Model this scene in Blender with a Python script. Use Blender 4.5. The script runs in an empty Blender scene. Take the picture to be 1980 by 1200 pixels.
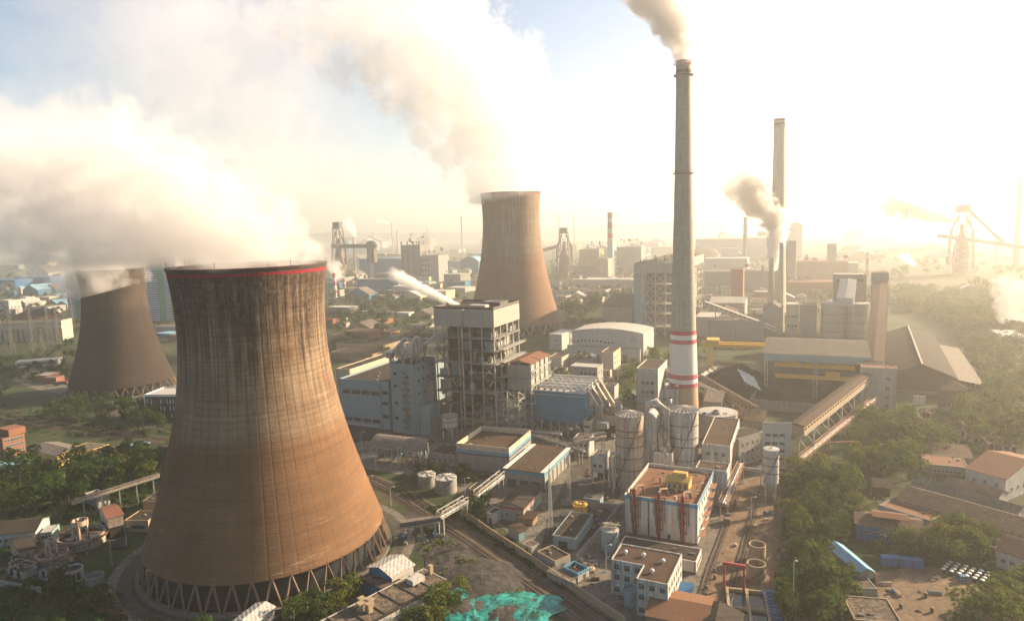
import bpy, bmesh, math, random
from mathutils import Vector, Matrix, noise
R = math.radians
rnd = random.Random(11)
SC = bpy.context.scene
COL = SC.collection
# ------------------------------------------------------------------ camera
FPX, CX, CY = 1320.0, 990.0, 600.0
CAMH = 110.0
PITCH, ROLL = R(7.0), R(-1.7)
CAMM = (Matrix.Rotation(R(90) - PITCH, 3, 'X') @ Matrix.Rotation(ROLL, 3, 'Z'))
CAMT = CAMM.transposed()
CAMP = Vector((0, 0, CAMH))
def ray(px, py):
    return CAMM @ Vector(((px - CX) / FPX, -(py - CY) / FPX, -1.0))
def gp(px, py, z=0.0):
    d = ray(px, py); s = (z - CAMH) / d.z
    return CAMP + d * s
def proj(p):
    c = CAMT @ (Vector(p) - CAMP)
    return CX + FPX * c.x / -c.z, CY - FPX * c.y / -c.z
def along(p, direction, px):
    """metres to go from p along direction until it projects to column px"""
    c = CAMT @ (Vector(p) - CAMP); e = CAMT @ Vector(direction)
    k = (px - CX) / FPX
    return -(c.x + k * c.z) / (e.x + k * e.z)
def roofpoint(px, py, yb):
    lo, hi = 0.0, 108.0 if py > 440 else 400.0
    if py <= 440:   # above the horizon: base gives the distance
        b = gp(px, yb); d = ray(px, py)
        s = math.hypot(b.x, b.y) / math.hypot(d.x, d.y)
        return Vector((b.x, b.y, CAMH + d.z * s))
    for _ in range(50):
        m = (lo + hi) / 2; p = gp(px, py, m)
        if proj((p.x, p.y, 0))[1] < yb: lo = m
        else: hi = m
    return gp(px, py, (lo + hi) / 2)
GRID = 23.4
def axes(yaw=GRID):
    a = R(yaw)
    return Vector((math.cos(a), -math.sin(a), 0)), Vector((math.sin(a), math.cos(a), 0))
# ------------------------------------------------------------------ things
def tag(o, label=None, cat=None, group=None, kind=None):
    if label: o['label'] = label
    if cat: o['category'] = cat
    if group: o['group'] = group
    if kind: o['kind'] = kind
    return o
def thing(name, label, cat, loc=(0, 0, 0), yaw=0.0, group=None):
    o = bpy.data.objects.new(name, None); COL.objects.link(o)
    o.location = loc; o.rotation_euler = (0, 0, -R(yaw)); o.empty_display_size = 1
    return tag(o, label, cat, group)
def dup(root, loc=None, yaw=None, label=None, group=None, scale=None):
    r = root.copy(); COL.objects.link(r)
    if loc is not None: r.location = loc
    if yaw is not None: r.rotation_euler = (0, 0, -R(yaw))
    if scale is not None: r.scale = (scale, scale, scale) if not hasattr(scale, '__len__') else scale
    if label: r['label'] = label
    if group: r['group'] = group
    for ch in KIDS.get(root, ()):
        c = ch.copy(); COL.objects.link(c); c.parent = r
        KIDS.setdefault(r, []).append(c)
        for g in KIDS.get(ch, ()):
            d = g.copy(); COL.objects.link(d); d.parent = c
            KIDS.setdefault(c, []).append(d)
    return r
KIDS = {}
class MB:
    def __init__(s): s.v = []; s.f = []; s.sm = []; s.mi = []; s.cur = 0
    def add(s, vs, fs, smooth=False):
        b = len(s.v); s.v += [tuple(v) for v in vs]
        for f in fs: s.f.append([b + i for i in f]); s.sm.append(smooth); s.mi.append(s.cur)
    def m(s, i): s.cur = i; return s
    def box(s, x0, y0, z0, x1, y1, z1):
        s.add([(x0,y0,z0),(x1,y0,z0),(x1,y1,z0),(x0,y1,z0),(x0,y0,z1),(x1,y0,z1),(x1,y1,z1),(x0,y1,z1)],
              [(0,3,2,1),(4,5,6,7),(0,1,5,4),(1,2,6,5),(2,3,7,6),(3,0,4,7)]); return s
    def hexa(s, b, t):
        s.add(list(b) + list(t), [(0,3,2,1),(4,5,6,7),(0,1,5,4),(1,2,6,5),(2,3,7,6),(3,0,4,7)]); return s
    def beam(s, p, q, w=0.3, h=None):
        p, q = Vector(p), Vector(q); d = q - p
        if d.length < 1e-6: return s
        h = h or w; d.normalize()
        up = Vector((0,0,1)) if abs(d.z) < .98 else Vector((0,1,0))
        a = d.cross(up).normalized(); b = a.cross(d)
        a *= w/2; b *= h/2
        s.hexa([p-a-b, p+a-b, p+a+b, p-a+b], [q-a-b, q+a-b, q+a+b, q-a+b]); return s
    def tube(s, pts, r, n=10, caps=True):
        pts = [Vector(p) for p in pts]; rings = []
        for i, p in enumerate(pts):
            d = (pts[min(i+1, len(pts)-1)] - pts[max(i-1, 0)]).normalized()
            up = Vector((0,0,1)) if abs(d.z) < .95 else Vector((0,1,0))
            a = d.cross(up).normalized(); b = a.cross(d)
            rr = r[i] if hasattr(r, '__len__') else r
            rings.append([p + (a*math.cos(2*math.pi*k/n) + b*math.sin(2*math.pi*k/n))*rr for k in range(n)])
        vs = [v for g in rings for v in g]; fs = []
        for i in range(len(pts)-1):
            for k in range(n):
                k2 = (k+1) % n; fs.append((i*n+k, i*n+k2, (i+1)*n+k2, (i+1)*n+k))
        s.add(vs, fs, True)
        if caps:
            s.add(rings[0], [tuple(range(n))]); s.add(rings[-1], [tuple(range(n))[::-1]])
        return s
    def lathe(s, prof, n=32, cx=0, cy=0, smooth=True, cap0=False, cap1=False):
        vs = [(cx + r*math.cos(2*math.pi*k/n), cy + r*math.sin(2*math.pi*k/n), z) for r, z in prof for k in range(n)]
        fs = []
        for i in range(len(prof)-1):
            for k in range(n):
                k2 = (k+1) % n; fs.append((i*n+k, i*n+k2, (i+1)*n+k2, (i+1)*n+k))
        s.add(vs, fs, smooth)
        if cap0: s.add(vs[:n], [tuple(range(n))[::-1]])
        if cap1: s.add(vs[-n:], [tuple(range(n))])
        return s
    def prism(s, poly, z0, z1):
        n = len(poly); vs = [(x, y, z0) for x, y in poly] + [(x, y, z1) for x, y in poly]
        s.add(vs, [tuple(range(n))[::-1], tuple(range(n, 2*n))] + [(i, (i+1) % n, n+(i+1) % n, n+i) for i in range(n)]); return s
    def extr_y(s, poly, y0, y1):
        """poly in (x,z), extruded along y"""
        n = len(poly); vs = [(x, y0, z) for x, z in poly] + [(x, y1, z) for x, z in poly]
        s.add(vs, [tuple(range(n)), tuple(range(n, 2*n))[::-1]] + [(i, n+i, n+(i+1) % n, (i+1) % n) for i in range(n)]); return s
    def extr_x(s, poly, x0, x1):
        n = len(poly); vs = [(x0, y, z) for y, z in poly] + [(x1, y, z) for y, z in poly]
        s.add(vs, [tuple(range(n))[::-1], tuple(range(n, 2*n))] + [(i, (i+1) % n, n+(i+1) % n, n+i) for i in range(n)]); return s
    def mesh(s, name, mats):
        me = bpy.data.meshes.new(name)
        me.from_pydata(s.v, [], s.f)
        if not isinstance(mats, (list, tuple)): mats = [mats]
        for m in mats: me.materials.append(m if not isinstance(m, str) else M[m])
        me.polygons.foreach_set('use_smooth', s.sm)
        if len(mats) > 1: me.polygons.foreach_set('material_index', s.mi)
        me.validate(); me.update(); return me
    def build(s, name, mats, parent=None, loc=None, label=None):
        o = bpy.data.objects.new(name, s.mesh(name, mats)); COL.objects.link(o)
        if parent is not None:
            o.parent = parent; KIDS.setdefault(parent, []).append(o)
        if loc is not None: o.location = loc
        if label: o['label'] = label
        return o
def part_copy(o, parent, loc, rotz=0.0):
    c = o.copy(); COL.objects.link(c); c.parent = parent; c.location = loc; c.rotation_euler = (0, 0, rotz)
    KIDS.setdefault(parent, []).append(c); return c
def link_mesh(name, me, parent, loc=(0,0,0), rotz=0.0):
    o = bpy.data.objects.new(name, me); COL.objects.link(o); o.parent = parent; o.location = loc
    o.rotation_euler = (0, 0, rotz); KIDS.setdefault(parent, []).append(o); return o
# ------------------------------------------------------------------ materials
M = {}
class NT:
    def __init__(s, name):
        s.mat = bpy.data.materials.new(name); s.mat.use_nodes = True
        s.t = s.mat.node_tree; s.t.nodes.clear()
        s.out = s.n('ShaderNodeOutputMaterial')
    def n(s, ty, **kw):
        nd = s.t.nodes.new(ty)
        for k, v in kw.items(): setattr(nd, k, v)
        return nd
    def l(s, a, b): s.t.links.new(a, b)
    def val(s, sock, v):
        if isinstance(v, bpy.types.NodeSocket): s.l(v, sock)
        else: sock.default_value = v
    def math(s, op, a, b=None, c=None, clamp=False):
        nd = s.n('ShaderNodeMath', operation=op, use_clamp=clamp)
        s.val(nd.inputs[0], a)
        if b is not None: s.val(nd.inputs[1], b)
        if c is not None: s.val(nd.inputs[2], c)
        return nd.outputs[0]
    def mr(s, v, a, b, c=0.0, d=1.0, smooth=False):
        nd = s.n('ShaderNodeMapRange', interpolation_type='SMOOTHSTEP' if smooth else 'LINEAR')
        s.val(nd.inputs[0], v); s.val(nd.inputs[1], a); s.val(nd.inputs[2], b); s.val(nd.inputs[3], c); s.val(nd.inputs[4], d)
        return nd.outputs[0]
    def vm(s, op, a, b=None):
        nd = s.n('ShaderNodeVectorMath', operation=op); s.val(nd.inputs[0], a)
        if b is not None: s.val(nd.inputs[1], b)
        return nd.outputs[0] if op not in ('LENGTH', 'DISTANCE', 'DOT_PRODUCT') else nd.outputs[1]
    def noise(s, vec, scale, detail=4, rough=.6, dist=0.0):
        nd = s.n('ShaderNodeTexNoise'); s.l(vec, nd.inputs['Vector'])
        nd.inputs['Scale'].default_value = scale; nd.inputs['Detail'].default_value = detail
        nd.inputs['Roughness'].default_value = rough; nd.inputs['Distortion'].default_value = dist
        return nd.outputs[0]
    def mix(s, f, a, b, mode='MIX'):
        nd = s.n('ShaderNodeMix', data_type='RGBA', blend_type=mode)
        s.val(nd.inputs[0], f)
        s.val(nd.inputs[6], a if isinstance(a, bpy.types.NodeSocket) else (*a, 1))
        s.val(nd.inputs[7], b if isinstance(b, bpy.types.NodeSocket) else (*b, 1))
        return nd.outputs[2]
    def pos(s): return s.n('ShaderNodeNewGeometry').outputs['Position']
    def obj(s): return s.n('ShaderNodeTexCoord').outputs['Object']
    def xyz(s, v):
        nd = s.n('ShaderNodeSeparateXYZ'); s.l(v, nd.inputs[0]); return nd.outputs
    def comb(s, x, y, z):
        nd = s.n('ShaderNodeCombineXYZ'); s.val(nd.inputs[0], x); s.val(nd.inputs[1], y); s.val(nd.inputs[2], z); return nd.outputs[0]
    def bsdf(s, col, rough=.8, metal=0.0, spec=.3, bump=None, bstr=.3, bdist=.1, alpha=None):
        b = s.n('ShaderNodeBsdfPrincipled')
        s.val(b.inputs['Base Color'], col if isinstance(col, bpy.types.NodeSocket) else (*col, 1))
        s.val(b.inputs['Roughness'], rough); s.val(b.inputs['Metallic'], metal)
        b.inputs['Specular IOR Level'].default_value = spec
        if bump is not None:
            bn = s.n('ShaderNodeBump'); bn.inputs['Strength'].default_value = bstr; bn.inputs['Distance'].default_value = bdist
            s.l(bump, bn.inputs['Height']); s.l(bn.outputs[0], b.inputs['Normal'])
        s.l(b.outputs[0], s.out.inputs[0]); return b
def wall(name, col, grime=(.12,.09,.06), g=.5, rough=.85, streak=.5, rib=0.0, patch=.15, gmix=.75):
    """painted / rendered / clad surface with blotches, vertical grime streaks and optional ribs"""
    t = NT(name); p = t.pos()
    big = t.noise(p, .12, 5, .65)
    mid = t.noise(p, .9, 5, .7)
    st = t.noise(t.vm('MULTIPLY', p, (1.3, 1.3, .07)), 1.0, 5, .7)
    f = t.math('ADD', t.math('MULTIPLY', t.mr(st, .4, .68), streak), t.math('MULTIPLY', t.mr(mid, .42, .72), 1 - streak))
    f = t.math('MULTIPLY', f, t.mr(big, .25, .6, .35, 1))
    f = t.math('MULTIPLY', f, g*2.0, clamp=True)
    c = t.mix(t.mr(big, .3, .7), [max(0, x*(1-patch)) for x in col], [min(1, x*(1+patch)) for x in col])
    c = t.mix(t.math('MULTIPLY', f, gmix), c, grime)
    bump = None
    if rib:
        o = t.xyz(t.obj()); w = t.n('ShaderNodeMath', operation='SINE')
        t.l(t.math('MULTIPLY', t.math('ADD', o[0], o[1]), 2*math.pi/rib), w.inputs[0]); bump = w.outputs[0]
        c = t.mix(t.mr(bump, -.9, -.2, .25, 0), c, [x*.5 for x in col])
    t.bsdf(c, rough, spec=.08, bump=bump if bump else mid, bstr=.35 if bump else .15, bdist=.08)
    M[name] = t.mat; return t.mat
def plain(name, col, rough=.6, metal=0.0, var=.2, spec=.3, scale=1.5):
    t = NT(name); n = t.noise(t.pos(), scale, 4, .65)
    c = t.mix(t.mr(n, .3, .7), [x*(1-var) for x in col], [min(1, x*(1+var)) for x in col])
    t.bsdf(c, rough, metal, spec); M[name] = t.mat; return t.mat
# ------------------------------------------------------------------ world, sun, haze
SUN_AZ, SUN_EL = 68.0, 22.0      # azimuth clockwise from +Y (the view direction)
W = bpy.data.worlds.new("World"); SC.world = W; W.use_nodes = True
wt = W.node_tree; bg = wt.nodes['Background']
sky = wt.nodes.new('ShaderNodeTexSky'); sky.sky_type = 'NISHITA'; sky.sun_disc = False
sky.sun_elevation = R(SUN_EL); sky.sun_rotation = R(SUN_AZ)
sky.air_density = 1.0; sky.dust_density = 1.3; sky.ozone_density = 1.2; sky.altitude = 100
tint = wt.nodes.new('ShaderNodeMix'); tint.data_type = 'RGBA'; tint.blend_type = 'MULTIPLY'; tint.inputs[0].default_value = 1
tint.inputs[7].default_value = (.97, 1.0, 1.03, 1); wt.links.new(sky.outputs[0], tint.inputs[6]); wt.links.new(tint.outputs[2], bg.inputs[0]); bg.inputs[1].default_value = .05
sl = bpy.data.lights.new('sun', 'SUN'); sl.energy = 5.0; sl.angle = R(.5); sl.color = (1, .75, .49)
so = bpy.data.objects.new('sun', sl); COL.objects.link(so)
sd = Vector((math.sin(R(SUN_AZ))*math.cos(R(SUN_EL)), math.cos(R(SUN_AZ))*math.cos(R(SUN_EL)), math.sin(R(SUN_EL))))
so.rotation_euler = sd.to_track_quat('Z', 'Y').to_euler(); so.location = sd*800
cd = bpy.data.cameras.new('camera'); cam = bpy.data.objects.new('camera', cd); COL.objects.link(cam)
cam.matrix_world = Matrix.Translation(CAMP) @ CAMM.to_4x4()
cd.sensor_width = 36; cd.lens = 36*FPX/1980; cd.clip_start = 1; cd.clip_end = 40000
SC.camera = cam
SC.view_settings.view_transform = 'Standard'; SC.view_settings.look = 'None'
SC.view_settings.gamma = 1; SC.view_settings.exposure = 1.9
SC.render.engine = 'CYCLES'
cy = SC.cycles
cy.use_denoising = True; cy.denoiser = 'OPENIMAGEDENOISE'
try: cy.denoising_input_passes = 'RGB_ALBEDO_NORMAL'; cy.denoising_prefilter = 'ACCURATE'
except Exception: pass
cy.max_bounces = 7; cy.diffuse_bounces = 2; cy.glossy_bounces = 2; cy.transmission_bounces = 2
cy.volume_bounces = 4; cy.transparent_max_bounces = 16
cy.volume_step_rate = .6; cy.volume_max_steps = 400
cy.use_adaptive_sampling = True; cy.adaptive_threshold = .025
# haze
def haze():
    t = NT('haze_air'); pv = t.n('ShaderNodeVolumePrincipled')
    pv.inputs['Color'].default_value = (.97, .97, .93, 1); pv.inputs['Density'].default_value = HAZE_D
    pv.inputs['Anisotropy'].default_value = .54
    t.l(pv.outputs[0], t.out.inputs['Volume'])
    mb = MB(); mb.box(-3600, -60, -8, 3600, 5200, 420)
    o = mb.build('haze', t.mat); tag(o, 'golden smog filling the air over the whole plant', 'haze', kind='stuff')
    o['kind'] = 'stuff'
HAZE_D = .00021
haze()
# ------------------------------------------------------------------ cooling towers, chimneys, plumes
def cyl_px(xl, xr, yf, zf=0.0):
    """ground circle whose silhouette spans xl..xr and whose near edge is at row yf"""
    pf = gp((xl+xr)/2, yf, zf)
    ym = yf
    for _ in range(6):
        a, b = gp(xl, ym, zf), gp(xr, ym, zf)
        t1, t2 = math.atan2(a.x, a.y), math.atan2(b.x, b.y)
        c, h = (t1+t2)/2, (t2-t1)/2
        d0 = math.hypot(pf.x, pf.y); d = d0/(1-math.sin(h)); r = d*math.sin(h)
        C = Vector((d*math.sin(c), d*math.cos(c), zf)); ym = proj(C)[1]
    return C, r
def shell_mat(name, hi, lo, zsplit, H, stain, band=(.23,.016,.032), grid=1.0):
    t = NT(name); o = t.obj(); x, y, z = t.xyz(o)
    ang = t.math('ARCTAN2', y, x)
    cyl = t.comb(t.math('MULTIPLY', ang, 24.0), 0.0, z)          # metres round, metres up
    blot = t.noise(cyl, .06, 6, .65); fine = t.noise(cyl, .8, 5, .7)
    vst = t.noise(t.vm('MULTIPLY', cyl, (.9, 1, .03)), 1.0, 5, .7)
    hst = t.noise(t.vm('MULTIPLY', cyl, (.02, 1, .9)), 1.0, 5, .7)
    nz = t.math('ADD', z, t.math('MULTIPLY', t.math('SUBTRACT', fine, .5), 3.0))
    c = t.mix(t.mr(nz, zsplit-2.5, zsplit+2.5), lo, hi)
    c = t.mix(t.mr(blot, .38, .62, 0, .7), c, [v*.62 for v in lo])
    c = t.mix(t.mr(hst, .42, .66, 0, .65), c, [v*.55 for v in lo])
    c = t.mix(t.math('MULTIPLY', t.mr(vst, .48, .7, 0, .6), t.mr(z, H*.4, H*.75)), c, [v*1.55 for v in (hi[0], hi[0]*.86, hi[0]*.7)])
    c = t.mix(t.mr(fine, .4, .75, 0, .35), c, [v*.6 for v in lo])
    # pale lime patches low on the shell
    pl = t.math('MULTIPLY', t.mr(t.noise(t.vm('MULTIPLY', cyl, (.06, 1, .35)), 1.0, 6, .75), .56, .7), t.mr(z, H*.12, H*.3, 1, 0))
    c = t.mix(t.math('MULTIPLY', pl, .75), c, [v*1.45 for v in hi])
    # formwork: vertical ribs and lift lines
    g1 = t.math('ABSOLUTE', t.math('SUBTRACT', t.math('FRACT', t.math('MULTIPLY', ang, 56/ (2*math.pi))), .5))
    g2 = t.math('ABSOLUTE', t.math('SUBTRACT', t.math('FRACT', t.math('DIVIDE', z, 1.5)), .5))
    l1 = t.mr(g1, .36, .5, 0, 1); l2 = t.mr(g2, .38, .5, 0, 1)
    up = t.mr(z, H*.3, H*.8, .15, 1.0)
    lines = t.math('MULTIPLY', t.math('MAXIMUM', l1, t.math('MULTIPLY', l2, .7)), t.math('MULTIPLY', up, .8*grid))
    lines = t.math('MULTIPLY', lines, t.mr(fine, .25, .6, .35, 1))
    c = t.mix(lines, c, [v*.28 for v in lo])
    if stain:
        # dark weeping streaks under the rim, running down between the ribs
        vs2 = t.noise(t.vm('MULTIPLY', cyl, (.55, 1, .018)), 1.0, 6, .75)
        edge = t.math('ADD', t.math('MULTIPLY', t.math('SUBTRACT', vs2, .5), H*1.25), t.math('MULTIPLY', t.math('SUBTRACT', blot, .5), H*.4))
        d = t.mr(t.math('ADD', z, edge), H*.66, H*.9, 0, 1, True)
        sq = t.mr(t.noise(t.vm('MULTIPLY', cyl, (1.0, 1, .5)), 1.0, 3, .7), .35, .6, .45, 1)
        c = t.mix(t.math('MULTIPLY', t.math('MULTIPLY', d, sq), .88), c, (.018, .015, .013))
    if band:
        bz = t.math('MULTIPLY', t.mr(z, H-2.0, H-1.9), t.mr(fine, .2, .6, .7, 1))
        c = t.mix(bz, c, band)
        c = t.mix(t.mr(z, H-1.05, H-.95), c, (.06, .045, .04))
    h = t.math('ADD', t.math('MULTIPLY', t.math('MAXIMUM', l1, l2), -.5), fine)
    t.bsdf(c, .92, bump=h, bstr=.35, bdist=.25, spec=.15); M[name] = t.mat
def tower(label, C, Rb, H, a, zt, leg, mat, legmat, nleg, basin=True, nrim=0):
    root = thing('cooling_tower', label, 'cooling tower', C)
    c = (H*.0 + (zt-leg)) / math.sqrt((Rb*.965/a)**2 - 1)
    prof = [(a*math.sqrt(1+((z-zt)/c)**2), z) for z in [leg + (H-leg)*i/44 for i in range(45)]]
    mb = MB(); mb.lathe(prof, 112)
    rt = prof[-1][0]; r0 = prof[0][0]
    mb.lathe([(rt, H), (rt+.35, H+.01), (rt+.35, H+.55), (rt-.9, H+.55), (rt-.9, H-1)], 112, smooth=False)
    mb.lathe([(r-.9, z) for r, z in prof[::-1]] , 112)
    mb.lathe([(r0-.9, leg), (r0, leg)], 112)
    sh = mb.build('shell', mat, root)
    # X legs: each is its own part
    lm = None
    rb = Rb
    for k in range(nleg):
        for s in (-1, 1):
            t0 = 2*math.pi*(k+.5)/nleg; t1 = t0 + s*math.pi/nleg*.92
            m2 = MB(); m2.beam((math.cos(t1)*rb, math.sin(t1)*rb, .2), (math.cos(t0)*(r0-.45), math.sin(t0)*(r0-.45), leg+.35), .6*Rb/40, .6*Rb/40)
            m2.build('leg', legmat, root)
    mb = MB(); mb.lathe([(rb-1.2, .1), (rb-1.2, 1.0), (rb+1.2, 1.0), (rb+1.2, .1)], 96, smooth=False)
    mb.build('base_ring', 'concrete_dark', root)
    if basin:
        mb = MB(); mb.lathe([(.1, 1.5), (rb*.91, 1.5), (rb*.91, leg*.9), (.1, leg*.9)], 64, smooth=False); mb.build('fill_pack', 'dark_fill', root)  # near-black fill pack paints the shade behind the legs
        mb = MB(); mb.lathe([(.1, .55), (rb-1.2, .55)], 64, smooth=False); mb.build('basin_water', 'basin_water', root)
    if nrim:
        mb = MB()
        for k in range(nrim):
            t0 = 2*math.pi*k/nrim + .2; mb.beam((rt*math.cos(t0), rt*math.sin(t0), H+.5), (rt*math.cos(t0), rt*math.sin(t0), H+2.6), .12)
        mb.build('lightning_rod', 'dark_steel', root)
    return root, rt
wall('concrete', (.34,.30,.25), g=.8); wall('concrete_dark', (.12,.11,.095), g=.6)
wall('leg_concrete', (.12,.085,.06), g=.6)
plain('dark_fill', (.012,.018,.022), .9); plain('basin_water', (.01,.016,.02), .15)
plain('dark_steel', (.05,.05,.05), .6, .3)
shell_mat('shell_near', (.245,.182,.12), (.168,.094,.05), 47.0, 99.5, True, grid=1.15)
shell_mat('shell_left', (.075,.055,.04), (.04,.03,.024), 60.0, 99.5, False, band=None, grid=.9)  # shadow on the left tower is put into its dark colours, darkest below
C1, R1 = cyl_px(262, 752, 1186)
T1, rt1 = tower('stained brown cooling tower in front, black streaks under its red rim', C1, R1, 99.5, 23.3, 80.0, 9.0, 'shell_near', 'leg_concrete', 44, nrim=7)
C2, R2 = cyl_px(126, 343, 772)
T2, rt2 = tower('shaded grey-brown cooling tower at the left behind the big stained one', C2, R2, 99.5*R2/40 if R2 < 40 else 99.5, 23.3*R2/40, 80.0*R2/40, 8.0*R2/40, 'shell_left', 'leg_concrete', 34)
T2H = 99.5*R2/40 if R2 < 40 else 99.5
C3, R3 = cyl_px(902, 1087, 652)
p3 = roofpoint(982, 374, proj(C3)[1]); H3 = p3.z
k3 = H3/99.5
shell_mat('shell_middle', (.23,.185,.13), (.22,.135,.08), H3*.55, H3, False, band=(.30,.05,.05), grid=.8)
T3, rt3 = tower('clean hazy cooling tower with thin red rim in the middle distance', C3, R3, H3, R3*.585, H3*.82, 9.0, 'shell_middle', 'concrete', 40)
# chimneys -----------------------------------------------------------------
def chimney_mat(name, base, H, bands, low=None, tint=(.3,.03,.04)):
    t = NT(name); o = t.obj(); x, y, z = t.xyz(o)
    cyl = t.comb(t.math('MULTIPLY', t.math('ARCTAN2', y, x), 6.0), 0.0, z)
    n = t.noise(cyl, .25, 5, .7); st = t.noise(t.vm('MULTIPLY', cyl, (.8, 1, .03)), 1.0, 5, .7)
    g = t.math('ABSOLUTE', t.math('SUBTRACT', t.math('FRACT', t.math('DIVIDE', z, 2.5)), .5))
    c = t.mix(t.mr(n, .3, .7), [v*.85 for v in base], [v*1.1 for v in base])
    c = t.mix(t.mr(st, .45, .7, 0, .5), c, [v*.55 for v in base])
    c = t.mix(t.mr(g, .42, .5, 0, .3), c, [v*.5 for v in base])
    if low: c = t.mix(t.mr(z, low[0]-.2, low[0]+.2, 1, 0), c, low[1])
    for z0, z1, col in bands:
        f = t.math('MULTIPLY', t.mr(z, z0-.1, z0+.1), t.mr(z, z1-.1, z1+.1, 1, 0))
        c = t.mix(t.math('MULTIPLY', f, t.mr(st, .2, .7, 1, .75)), c, col)
    t.bsdf(c, .85, bump=n, bstr=.15, bdist=.1, spec=.2); M[name] = t.mat
def chimney(label, C, H, r0, r1, mat, rings, name='chimney', flare=0.0):
    root = thing(name, label, 'chimney', C)
    mb = MB(); mb.lathe([(r0 + (r1-r0)*(1-(1-i/24)**1.5) , H*i/24) for i in range(25)], 40)
    mb.lathe([(r1, H), (r1+.15, H), (r1+.15, H+.5), (r1-.5, H+.5), (r1-.5, H-3)], 40, smooth=False); mb.build('shaft', mat, root)
    for zr in rings:
        r = r0 + (r1-r0)*(1-(1-zr/H)**1.5)
        mb = MB(); mb.lathe([(r-.1, zr-.25), (r+1.1, zr-.25), (r+1.1, zr), (r-.1, zr)], 32, smooth=False)
        for k in range(20):
            a = 2*math.pi*k/20; mb.beam(((r+1.05)*math.cos(a), (r+1.05)*math.sin(a), zr), ((r+1.05)*math.cos(a), (r+1.05)*math.sin(a), zr+1.2), .08)
        mb.lathe([(r+1.02, zr+1.15), (r+1.1, zr+1.15), (r+1.1, zr+1.25), (r+1.02, zr+1.25), (r+1.02, zr+1.15)], 32, smooth=False)
        mb.build('platform', 'rust_steel', root)
    return root
plain('rust_steel', (.16,.10,.07), .8, .2)
b1 = gp(1321, 815); top1 = roofpoint(1320, 120, 815); HC1 = top1.z
def zpx(b, px, py):
    d = ray(px, py); s = math.hypot(b.x, b.y)/math.hypot(d.x, d.y); return CAMH + d.z*s
Z = lambda py: zpx(b1, 1320, py)
red = (.40,.035,.055); dk = (.10,.035,.03)
chimney_mat('stack_big', (.32,.295,.24), HC1, [(Z(645), Z(637), red), (Z(662), Z(654), red), (Z(729), Z(720), red), (Z(745), Z(737), red),
    (Z(654), Z(645), (.62,.6,.56)), (Z(720), Z(662), (.58,.56,.5)), (Z(737), Z(729), (.62,.6,.56)),
    (Z(143), Z(136), dk), (Z(128), Z(110), dk)], low=(Z(745), (.36,.25,.15)))
wpx = b1.length/FPX
chimney('tall concrete chimney with red bands low down and smoke at its top', b1, HC1, 58*.5*wpx*1.02, 27*.5*wpx, 'stack_big', [Z(146), Z(335)])
b2 = gp(1501, 616); top2 = roofpoint(1503, 231, 616); HC2 = top2.z
w2 = b2.length/FPX; Z2 = lambda py: zpx(b2, 1503, py)
chimney_mat('stack_far', (.34,.32,.25), HC2, [(Z2(243), Z2(238), dk), (Z2(235), Z2(225), dk)])
chimney('thinner plain chimney farther right, rising behind the smoking short stacks', b2, HC2, 17*w2, 9.6*w2, 'stack_far', [Z2(246)])
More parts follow.
